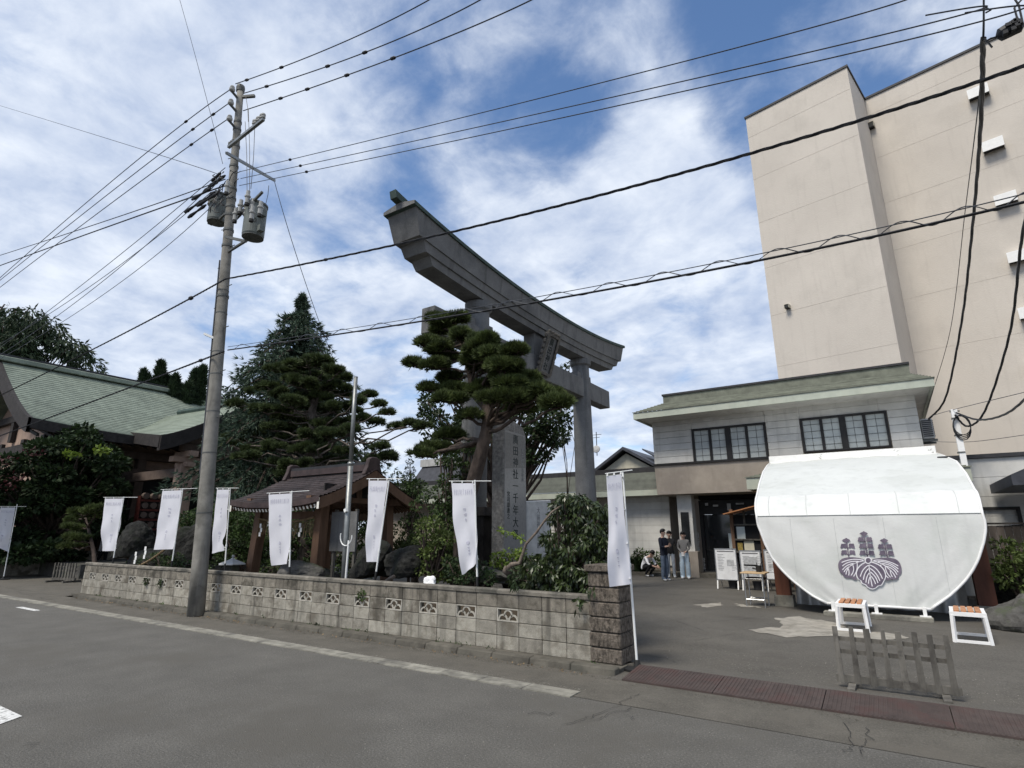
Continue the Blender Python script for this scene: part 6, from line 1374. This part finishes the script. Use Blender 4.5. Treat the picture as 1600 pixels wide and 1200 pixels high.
# pine standing in front of the gateway
pine('twisted cushion pine with a leaning reddish trunk in front of the gateway', 8.15,
     [(722, 820, .2), (734, 772, .1), (750, 715, 0), (760, 675, 0), (764, 640, .1), (742, 615, .2), (735, 580, .2), (728, 545, .2), (712, 515, .1)],
     [(684, 503, 20, 13, .2), (710, 499, 24, 15, .2), (697, 508, 30, 14, .2), (672, 538, 26, 11), (684, 547, 16, 9), (648, 569, 15, 9, -.1), (681, 573, 22, 9), (720, 528, 22, 11), (752, 534, 26, 15), (806, 550, 24, 11), (742, 560, 38, 18), (784, 573, 30, 17), (700, 590, 20, 10), 
      (667, 609, 13, 6, -.1), (775, 600, 38, 16), (831, 597, 38, 13), (822, 625, 36, 13), (868, 634, 26, 11), (848, 612, 22, 10), (700, 682, 23, 11), (672, 702, 22, 12), (690, 704, 18, 9), (715, 608, 22, 12), (705, 625, 24, 12), (795, 620, 30, 13),
      (760, 575, 30, 18), (730, 650, 12, 6), (790, 590, 26, 14), (812, 640, 22, 9), (770, 556, 22, 10), (660, 712, 12, 6), (745, 612, 34, 14), (770, 625, 30, 12), (790, 575, 30, 14), (700, 560, 20, 10), (850, 620, 28, 11), (800, 605, 34, 13), (835, 612, 30, 12), (755, 545, 28, 13), (690, 545, 20, 9)], 'pine_b', 15, .13, 'bark', .15, 3, .55, size=.78)
# spreading pine left, and the cedar behind it
pine('broad dark spreading pine with bare crooked limbs right of the utility pole', 12.2,
     [(480, 830, 0), (478, 770, 0), (484, 720, 0), (491, 675, .1), (488, 640, 0), (496, 610, 0), (486, 585, 0)],
     [(479, 566, 48, 12), (440, 577, 30, 10), (510, 570, 30, 11), (528, 580, 26, 11), (535, 593, 20, 12), (540, 610, 24, 13), (500, 592, 40, 12), (455, 596, 34, 10), (420, 606, 24, 9), (573, 617, 17, 10), (560, 628, 14, 8), (591, 632, 11, 8), (607, 646, 8, 5), (566, 654, 21, 11), (590, 662, 14, 7),
      (618, 668, 18, 7), (640, 664, 22, 7), (660, 668, 14, 5), (549, 672, 14, 8), (374, 632, 18, 9), (402, 613, 22, 9), (430, 640, 28, 11), (402, 652, 24, 11), (470, 665, 34, 16), (509, 659, 26, 14), (374, 685, 30, 11), (522, 637, 28, 14), (490, 622, 40, 20), (455, 630, 30, 14),
      (363, 696, 20, 10), (396, 706, 26, 12), (422, 724, 18, 9), (360, 737, 22, 9), (466, 702, 35, 20), (500, 700, 30, 18), (538, 708, 20, 10), (440, 690, 26, 13), (610, 713, 16, 8), (596, 700, 10, 6), (580, 722, 12, 6), (545, 640, 20, 12), (520, 680, 28, 14), (480, 640, 30, 14), (425, 670, 22, 10), (350, 745, 18, 8),
      (470, 600, 34, 13), (500, 612, 34, 14), (520, 605, 26, 13), (445, 615, 26, 11), (470, 640, 34, 15), (505, 640, 30, 15), (450, 655, 28, 13), (490, 680, 30, 16), (460, 725, 30, 14), (430, 700, 24, 12), (520, 720, 24, 12), (410, 640, 22, 10), (400, 680, 24, 11), (440, 670, 28, 13), (480, 705, 34, 16), (420, 690, 24, 12), (500, 725, 28, 13), (385, 715, 22, 10), (440, 740, 26, 12), (540, 660, 20, 11), (505, 590, 30, 12), (465, 580, 34, 12)], 'pine_a', 10, .17, 'bark_grey', .22, 5, 1.3, .2, size=.80, limb=.24)
def conifer(label, c, h, prof, m, nwh, per, leaf, droop, seed, name='cedar_tree', trunk_r=.25, start=.12, dens=1.0, tilt=-.12, fansp=.34):
    rs = np.random.RandomState(seed); c = Vector(c); t = thing(name, label, 'tree', c); b = B(); b.tube([c + Vector((.15 * math.sin(i * .7), 0, h * i / 10)) for i in range(11)], [trunk_r * (1 - .95 * i / 10) for i in range(11)], 9); P_, D_ = [], []
    for k in range(nwh):
        z = start + (1 - start) * (k + rs.rand() * .8) / nwh
        for j in range(per):
            a = rs.uniform(0, 6.28); r_ = np.interp(z, [p[0] for p in prof], [p[1] for p in prof]) * rs.uniform(.58, 1.2)
            if r_ < .05: continue
            p0 = c + Vector((0, 0, z * h)); n_ = max(5, int(r_ * 7)); pts = []
            for i in range(n_ + 1):
                s = i / n_; pts.append(p0 + Vector((math.cos(a) * r_ * s, math.sin(a) * r_ * s, r_ * (-tilt * s - droop * s ** 2.2))))
            b.tube(pts, [max(.03 * r_ * (1 - .8 * i / n_), .008) for i in range(n_ + 1)], 4, False)
            for i in range(1, n_ + 1):
                s = i / n_; w_ = fansp * r_ * (1 - .55 * s) + .06; q = int((6 + 13 * w_) * dens)
                o_ = rs.normal(0, 1, (q, 3)) * np.array([w_ * .55, w_ * .55, .05 + .03 * r_]); P_.append(np.array(pts[i]) + o_ + np.array([0, 0, -.03])); dv = np.tile(np.array([math.cos(a), math.sin(a), -.25 - droop]), (q, 1)) + o_ * .9 / max(w_, .1); D_.append(dv)
    for i in range(60): z_ = h * (.90 + .10 * i / 60); P_.append(np.array(c + Vector((0, 0, z_)))[None] + NR.normal(0, .015 + .10 * (1 - i / 60), (5, 3)) * np.array([1, 1, .3])); D_.append(NR.normal(0, .6, (5, 3)) + np.array([0, 0, .5]))
    b.build('trunk', 'bark', t); P_ = np.concatenate(P_); D_ = np.concatenate(D_); fast_mesh('crown', needle_tufts(P_, unit(D_), 7, leaf, .020 * leaf / .2, .42), 3, m, t); return t
q = at(474, 462, d=25.5); top = at(474, 462, d=25.5).z
conifer('tall pointed dark cedar with drooping layered boughs behind the spreading pine', (q.x, q.y, 0), top, [(0, 3.7), (.47, 3.6), (.60, 3.05), (.70, 2.6), (.79, 2.05), (.86, 1.6), (.905, 1.0), (.93, .36), (.97, .16), (1, .04)], 'cedar', 26, 6, .27, .50, 21, start=.30, dens=.62, fansp=.17, tilt=-.05)
# junipers behind the hall roof
q = at(272, 640, d=40); r_ = 1.0
t = thing('juniper', 'clump of upright pointed junipers behind the right end of the copper roof', 'tree', (q.x, q.y, 0)); b = B(); b.tube([(q.x, q.y, 0), (q.x, q.y, 11)], [.3, .12], 8); P_, D_ = [], []
for px, py, w in ((230, 588, .5), (252, 567, .8), (262, 590, .8), (275, 588, .7), (295, 600, .8), (306, 580, .8), (318, 575, .7), (285, 605, 1.2), (245, 600, .9), (225, 582, .35)):
    tp = at(px, py, d=40 + rnd.uniform(-.6, .6)); bs_ = Vector((tp.x + (q.x - tp.x) * .35, tp.y, tp.z - 3.6)); branch(b, (q.x, q.y, 7.5), bs_, .08, .03, .05, 4); branch(b, bs_, tp, .05, .01, .03)
    for i in range(28):
        s = i / 28; c = bs_.lerp(tp, s); rad = w * (1 - s) * .75 + .10; pp, dd = ball(34, c, (rad, rad, .22), -1, .2); P_.append(pp); dd = dd.copy() * .6; dd[:, 2] += 1.1; D_.append(unit(dd))
b.build('trunk', 'bark', t); fast_mesh('crown', needle_tufts(np.concatenate(P_), np.concatenate(D_), 8, .34, .05, .4), 3, 'juniper', t)
def bushy(name, label, c, base, clumps, m, size, per, bark='bark', tr=.12, up=.4, aspect=.55, droop=0., seed=0, cat='tree', crown='crown', shell=.3, extra=None):
    """leafy tree or shrub: clumps (centre, radius) of leaf sized faces, each on its own limb"""
    t = thing(name, label, cat, (base[0], base[1], 0)); b = B(); bs_ = Vector(base); hub = bs_.lerp(Vector(c), .55); b.tube([bs_, bs_.lerp(hub, .5) + Vector((.05, .03, 0)), hub], [tr, tr * .85, tr * .6], 8); P_ = []; D_ = []
    for cc, rr_ in clumps:
        cc = Vector(cc); branch(b, hub if rnd.random() < .7 else bs_.lerp(hub, .6), cc, tr * .4, .012, .08, 5); rr3 = rr_ if isinstance(rr_, tuple) else (rr_, rr_, rr_ * .7)
        pp, dd = ball(int(per * max(rr3[0], .1) ** 1.6), cc, rr3, -1, shell); P_.append(pp); D_.append(dd)
    b.build('trunk', bark, t, smooth=True); P_ = np.concatenate(P_); D_ = np.concatenate(D_)
    ms = [m]; o = fast_mesh(crown, leaf_quads(P_, size, up, aspect, droop, D_ * .8), 4, m, t)
    if extra:
        P2, m2 = extra; stuff(fast_mesh('bright_shoots', leaf_quads(P2, size * .9, up, aspect, droop), 4, m2, t))
    return t
def cl_px(lst, d, jit=.5, rs=None, kind='d', zr=.7):
    out = []
    for px, py, r_ in lst:
        dd = d + rnd.uniform(-jit, jit); c = at(px, py, **{kind: dd}); s = (c - C0).dot(cf) / FPX; out.append((tuple(c), (r_ * s, r_ * s, r_ * s * zr)))
    return out
def fill(x0, x1, y0, y1, n, r0, r1, fn=None):
    o = []
    while len(o) < n:
        x, y = rnd.uniform(x0, x1), rnd.uniform(y0, y1)
        if fn is None or fn(x, y): o.append((x, y, rnd.uniform(r0, r1)))
    return o
# dark maple at the left
q = at(75, 880, d=30.5); mc_ = at(80, 780, d=30.5)
mp_pts = fill(-40, 185, 672, 872, 120, 14, 26, lambda x, y: y > 690 + max(0, (abs(x - 90) - 45)) * .55 - (18 if 120 < x < 145 else 0) and not (x > 120 and y > 830) and not (x < 40 and y < 715)) + [(132, 672, 12), (120, 690, 15), (60, 700, 14), (90, 705, 15), (140, 700, 13), (165, 740, 14), (175, 760, 12)]
t = bushy('maple_tree', 'broad dark maple shading the path in front of the shrine hall', mc_, (q.x, q.y, 0), cl_px(mp_pts, 30.5, 1.9, zr=.5), 'maple', .22, 760, tr=.22, up=.8, seed=2, extra=(np.concatenate([ball(60, tuple(at(px, py, d=28)), (.35, .3, .12), -1, .2)[0] for px, py in ((112, 710), (160, 704), (158, 800))]), 'lime_leaf'))
pr = np.concatenate([ball(40, tuple(at(px, py, d=28)), (.5, .4, .15), -1, .2)[0] for px, py in ((8, 720), (20, 745), (52, 706), (5, 760))])
fast_mesh('red_leaves', leaf_quads(pr, .13, .8), 4, 'red_leaf', t)
# small clipped pine by the path
pine('small pruned pine with lighter cushions in front of the maple by the path', 8.9, [(150, 900, 0), (146, 860, 0), (138, 825, 0), (132, 805, 0)], [(128, 800, 26, 9), (118, 812, 24, 9), (146, 806, 22, 9), (150, 795, 18, 7), (110, 825, 22, 9), (122, 842, 22, 9), (112, 855, 18, 7)], 'pine_b', 9, .16, 'bark', .08, 9, .5)
# weeping evergreen behind the hall roof, far left
q = at(50, 600, d=46); wt = fill(-60, 150, 478, 600, 70, 14, 24, lambda x, y: y > 492 + max(0, x - 60) * .85 + max(0, -x) * .3)
t = bushy('evergreen_tree', 'large drooping evergreen behind the copper roof at the far left', at(30, 540, d=46), (q.x - 4, q.y, 0), cl_px(wt, 46, 2.0), 'juniper', .42, 230, tr=.4, up=.2, aspect=.28, droop=1.0, seed=4)
b = B()
for x0, y0, x1, y1 in ((-5, 492, 12, 478), (20, 492, 32, 484), (36, 492, 48, 490), (115, 545, 135, 550), (125, 560, 148, 572), (85, 515, 96, 530)):
    p, q1 = at(x0, y0, d=46), at(x1, y1, d=46); b.tube([p, p.lerp(q1, .6) + Vector((0, 0, .35)), q1], [.05, .04, .015], 5)
b.build('bare_twigs', 'bark', t)
# broadleaf behind the gateway pine
q = at(790, 832, d=21); bl = fill(655, 895, 575, 725, 95, 9, 17, lambda x, y: ((x - 775) / 120) ** 2 + ((y - 645) / 82) ** 2 < 1 and not (x < 712 and y > 690 and x > 690))
bl += [(668, 620, 9), (662, 645, 8), (870, 690, 12), (885, 660, 12), (880, 640, 12), (850, 715, 10), (860, 705, 10), (820, 715, 12), (882, 625, 10), (855, 680, 16), (840, 660, 16), (865, 655, 14)]
bushy('broadleaf_tree', 'round green broadleaf tree behind the gateway and the twisted pine', at(790, 690, d=21), (q.x, q.y, 0), cl_px(bl, 21, 1.5), 'broadleaf', .17, 620, tr=.22, up=.6, seed=5)
bushy('broadleaf_tree', 'small far broadleaf tree top seen through the gateway above its lower beam', at(885, 590, d=24), tuple(at(885, 832, d=24))[:2] + (0,), cl_px([(880, 578, 8), (890, 570, 6), (875, 585, 9), (862, 590, 8), (885, 588, 8)], 24, .4), 'broadleaf', .15, 620, tr=.03, seed=6)
# hedges and shrubs behind the wall
def shrub(label, pts, Y, base_px, m='hedge', size=.075, per=2600, jit=.3, up=.4, name='shrub', aspect=.55, droop=0.):
    q = at(*base_px, Y=Y); cx = sum(p[0] for p in pts) / len(pts); cy = sum(p[1] for p in pts) / len(pts)
    return bushy(name, label, at(cx, cy, Y=Y), (q.x, q.y, 0), cl_px(pts, Y, jit, kind='Y'), m, size, per, tr=.05, up=up, aspect=aspect, droop=droop, cat='shrub')
shrub('upright dark leafy shrub left of the seventh banner by the pine trunk', fill(676, 722, 705, 900, 42, 9, 15, lambda x, y: x > 690 - (y - 700) * .1) + [(686, 700, 8), (700, 715, 10), (650, 790, 9), (660, 780, 8), (690, 690, 6), (692, 675, 5)], 9.4, (705, 900))
shrub('tall slim shrub with spiky tips in front of the left torii pillar', fill(716, 745, 690, 760, 12, 5, 9) + [(737, 690, 5), (735, 705, 6), (728, 680, 4), (725, 700, 6)], 9.9, (730, 900))
shrub('low bright green shrub spreading behind the wall right of the pavilion', fill(655, 705, 815, 905, 40, 8, 13), 8.3, (675, 910), 'fresh_leaf', .06, 2800)
shrub('dense low green shrub between the seventh banner and the granite stone', fill(700, 770, 872, 912, 30, 7, 11), 8.0, (735, 915), 'broadleaf', .055, 3000)
shrub('yellow green low shrub at the foot of the granite stone', fill(772, 815, 862, 890, 16, 6, 9), 8.5, (792, 900), 'lime_leaf', .05, 3000)
shrub('large dark round shrub left of the pavilion behind the fourth banner', fill(340, 412, 795, 880, 55, 11, 17), 9.6, (380, 900), 'hedge', .08, 2000, .5)
shrub('dark shrub beside the boulder left of the utility pole', fill(278, 318, 800, 880, 26, 9, 13), 9.6, (298, 895), 'hedge', .07, 2200)
shrub('ground covering plants along the wall top by the third banner', fill(200, 330, 868, 890, 30, 6, 9), 8.2, (260, 900), 'hedge', .055, 2600)
shrub('dark bushy shrub in the shade behind the pavilion', fill(620, 665, 735, 860, 34, 9, 14), 13.0, (645, 880), 'hedge', .08, 1700)
shrub('slender pine like shrub rising in front of the grey annex roof', [(640, 735, 8), (634, 748, 8), (645, 755, 9), (632, 765, 8), (648, 770, 9), (640, 785, 8), (640, 722, 5)], 14, (640, 860), 'juniper', .07, 2600)
shrub('clipped low hedge seen under the pavilion eaves on the right', fill(610, 690, 842, 862, 26, 7, 10), 11.0, (650, 880), 'pine_b', .07, 2000)
shrub('dark evergreen hedge closing the view behind the pavilion', fill(395, 600, 795, 895, 70, 13, 20), 12.2, (500, 900), 'hedge', .10, 1100, .4)
# weeping glossy shrub by the gate pillar, with its pale crooked stem
q = at(862, 915, Y=7.9)
wp = [(x, y, r_) for x, y, r_ in fill(830, 955, 778, 925, 120, 9, 14, lambda x, y: ((x - 905) / 56) ** 2 + ((y - 850) / 78) ** 2 < 1 or (y > 870 and 815 < x < 930))] + fill(808, 950, 868, 926, 26, 9, 13) + [(890, 790, 11), (905, 783, 11), (925, 790, 11), (940, 805, 10), (815, 885, 9), (800, 890, 8), (805, 905, 9), (830, 915, 9), (850, 918, 9), (880, 925, 9), (900, 925, 8)]
t = bushy('weeping_shrub', 'glossy leaved weeping shrub spilling over the wall beside the gate pillar', at(895, 840, Y=7.95), (q.x, q.y, 0), cl_px(wp, 8.05, .34, kind='Y'), 'glossy_leaf', .095, 3600, 'bark', .03, up=.2, aspect=.34, droop=1.0, seed=8, cat='shrub')
b = B(); b.tube([at(a, c, Y=y) for a, c, y in ((798, 900, 7.6), (793, 888, 7.55), (800, 882, 7.5), (812, 880, 7.5), (818, 862, 7.5), (822, 850, 7.5), (838, 832, 7.5), (850, 815, 7.55), (862, 800, 7.6), (880, 788, 7.7))], [.04, .042, .038, .032, .022, .02, .018, .017, .015, .012], 8); b.tube([at(a, c, Y=y) for a, c, y in ((797, 900, 7.6), (788, 892, 7.52), (790, 885, 7.5))], [.038, .036, .02], 8); b.build('stem', 'bark_pale', t, smooth=True)
P2, _ = ball(60, tuple(at(800, 832, Y=7.5)), (.20, .05, .04), -1, .2); 
P3 = np.concatenate([np.array(at(782 + k * 5, 828 + k * 2.0, Y=7.5))[None] + NR.normal(0, .014, (9, 3)) for k in range(8)]); fast_mesh('bright_leaves', leaf_quads(P3, .07, .3, .4, 0), 4, 'lime_leaf', t); b = B(); b.tube([at(782, 828, Y=7.5), at(802, 833, Y=7.5), at(822, 846, Y=7.5)], [.004, .006, .008], 5); b.build('shoot', 'lime_leaf', t)
for px, py, n_ in ((905, 942, 12), (903, 955, 10), (925, 930, 9), (803, 920, 14), (801, 905, 14)):
    P4 = np.array(at(px, py - 8, Y=7.04))[None] + NR.normal(0, 1, (n_, 3)) * np.array([.03, .02, .05]); fast_mesh('hanging_sprig', leaf_quads(P4, .11, .1, .3, 1.6), 4, 'glossy_leaf' if px > 850 else 'broadleaf', t)
# small plants rooted in the wall
for px, py, lab_ in ((228, 908, 'small weed growing from the wall openings, left one'), (250, 911, 'small weed growing from the wall openings, right one by the pole'), (565, 930, 'tuft of weed hanging over a fan opening in the middle of the wall')):
    c = at(px, py, Y=7.09); tg = thing('weed', lab_, 'plant', c, group='weeds on the wall'); pp, dd = ball(90, tuple(c), (.09, .04, .10), -1, .1); fast_mesh('leaves', leaf_quads(pp, .055, .4, .4, .3), 4, 'hedge', tg); b = B()
    for k in range(6): b.tube([c, c + Vector((rnd.uniform(-.06, .06), -.03, rnd.uniform(-.02, .09)))], .004, 4)
    b.build('stem', 'bark', tg)
# bed beside the entrance, bush at the right edge
c = at(990, 870, Y=22.5)
bed = thing('leafy_plant', 'strappy green plants in the bed below the low wing by the entrance', 'plant', (c.x, 22.5, 0)); P_ = []
for k in range(26):
    x = rnd.uniform(-9.9, -8.6); z0 = .1
    for j in range(16):
        a = rnd.uniform(0, 6.28); l = rnd.uniform(.5, 1.0); d = Vector((math.cos(a) * .45, math.sin(a) * .35, 1)).normalized(); p = Vector((x, 22.7 + rnd.uniform(-.3, .3), z0)); s_ = Vector((-math.sin(a), math.cos(a), 0)) * .03; m_ = p + d * l * .6; e_ = p + d * l + Vector((math.cos(a) * .25, math.sin(a) * .2, -.25)) * l
        P_ += [p - s_, p + s_, m_ + s_, m_ - s_, m_ - s_, m_ + s_, e_ + s_ * .2, e_ - s_ * .2]
fast_mesh('leaves', np.array([tuple(p) for p in P_]), 4, 'broadleaf', bed); b = B(); b.bx(-10.2, -7.3, 22.3, 23.5, 0, .14); b.build('bed_edge', 'kerb', bed)
shrub('dark low shrub at the foot of the low wing wall behind the crouching person', fill(995, 1030, 862, 885, 14, 6, 9), 23.0, (1010, 890), 'hedge', .10, 900, .2)
q = at(1590, 890, Y=15.2); shrub('light green shrub above the rocks at the right edge', fill(1566, 1640, 850, 922, 46, 8, 14), 15.2, (1600, 940), 'fresh_leaf', .085, 1500, .4)
fl_ = np.array([tuple(at(px, py, Y=7.4)) for px, py in ((868, 838), (905, 862), (925, 880), (948, 800), (882, 872), (935, 845))])

# grit, dead leaves and weeds gathered along the kerb and the yard edge
def scatter(n, x0, x1, y0, y1, z, s0, s1, m, nm):
    c = np.stack([NR.uniform(x0, x1, n), NR.uniform(y0, y1, n) ** 1.0, np.full(n, z)], axis=1); k = NR.uniform(s0, s1, (n, 1, 1)); a = NR.uniform(0, 6.28, (n, 1)); ang = a + np.array([[0, 2.1, 4.2]])
    r_ = NR.uniform(.7, 1.2, (n, 3, 1)); base_ = np.stack([np.cos(ang), np.sin(ang), np.zeros_like(ang)], axis=2) * k * r_ + c[:, None, :]; top_ = c[:, None, :] + np.array([0, 0, .7]) * k
    tri = np.concatenate([np.concatenate([base_[:, [0]], base_[:, [1]], top_], 1), np.concatenate([base_[:, [1]], base_[:, [2]], top_], 1), np.concatenate([base_[:, [2]], base_[:, [0]], top_], 1)], 0); return stuff(fast_mesh(nm, tri.reshape(-1, 3), 3, m))
scatter(2600, -18, -3, 6.55, 6.75, .005, .003, .011, 'kerb', 'grit')
scatter(1500, -18, -3, 5.90, 6.05, .005, .003, .009, 'gutter', 'grit')
scatter(900, -3, 5, 6.45, 6.62, .005, .003, .010, 'kerb', 'grit')
scatter(1200, -3, 5, 7.3, 9.0, .007, .003, .008, 'gutter', 'grit')
scatter(900, -12, 3, 3.0, 5.7, .001, .003, .007, 'gutter', 'grit')
n_ = 420; c = np.stack([NR.uniform(-17.8, -3.2, n_), NR.uniform(6.6, 6.75, n_), np.full(n_, .008)], 1); stuff(fast_mesh('dead_leaves', leaf_quads(c, .035, .9, .6), 4, 'straw'))
c = np.concatenate([np.array([x, 6.945, .075])[None] + NR.normal(0, 1, (9, 3)) * np.array([.04, .008, .012]) for x in NR.uniform(-17.5, -3.3, 34)]); stuff(fast_mesh('kerb_weeds', leaf_quads(c, .05, .2, .3, -.8), 4, 'hedge'))
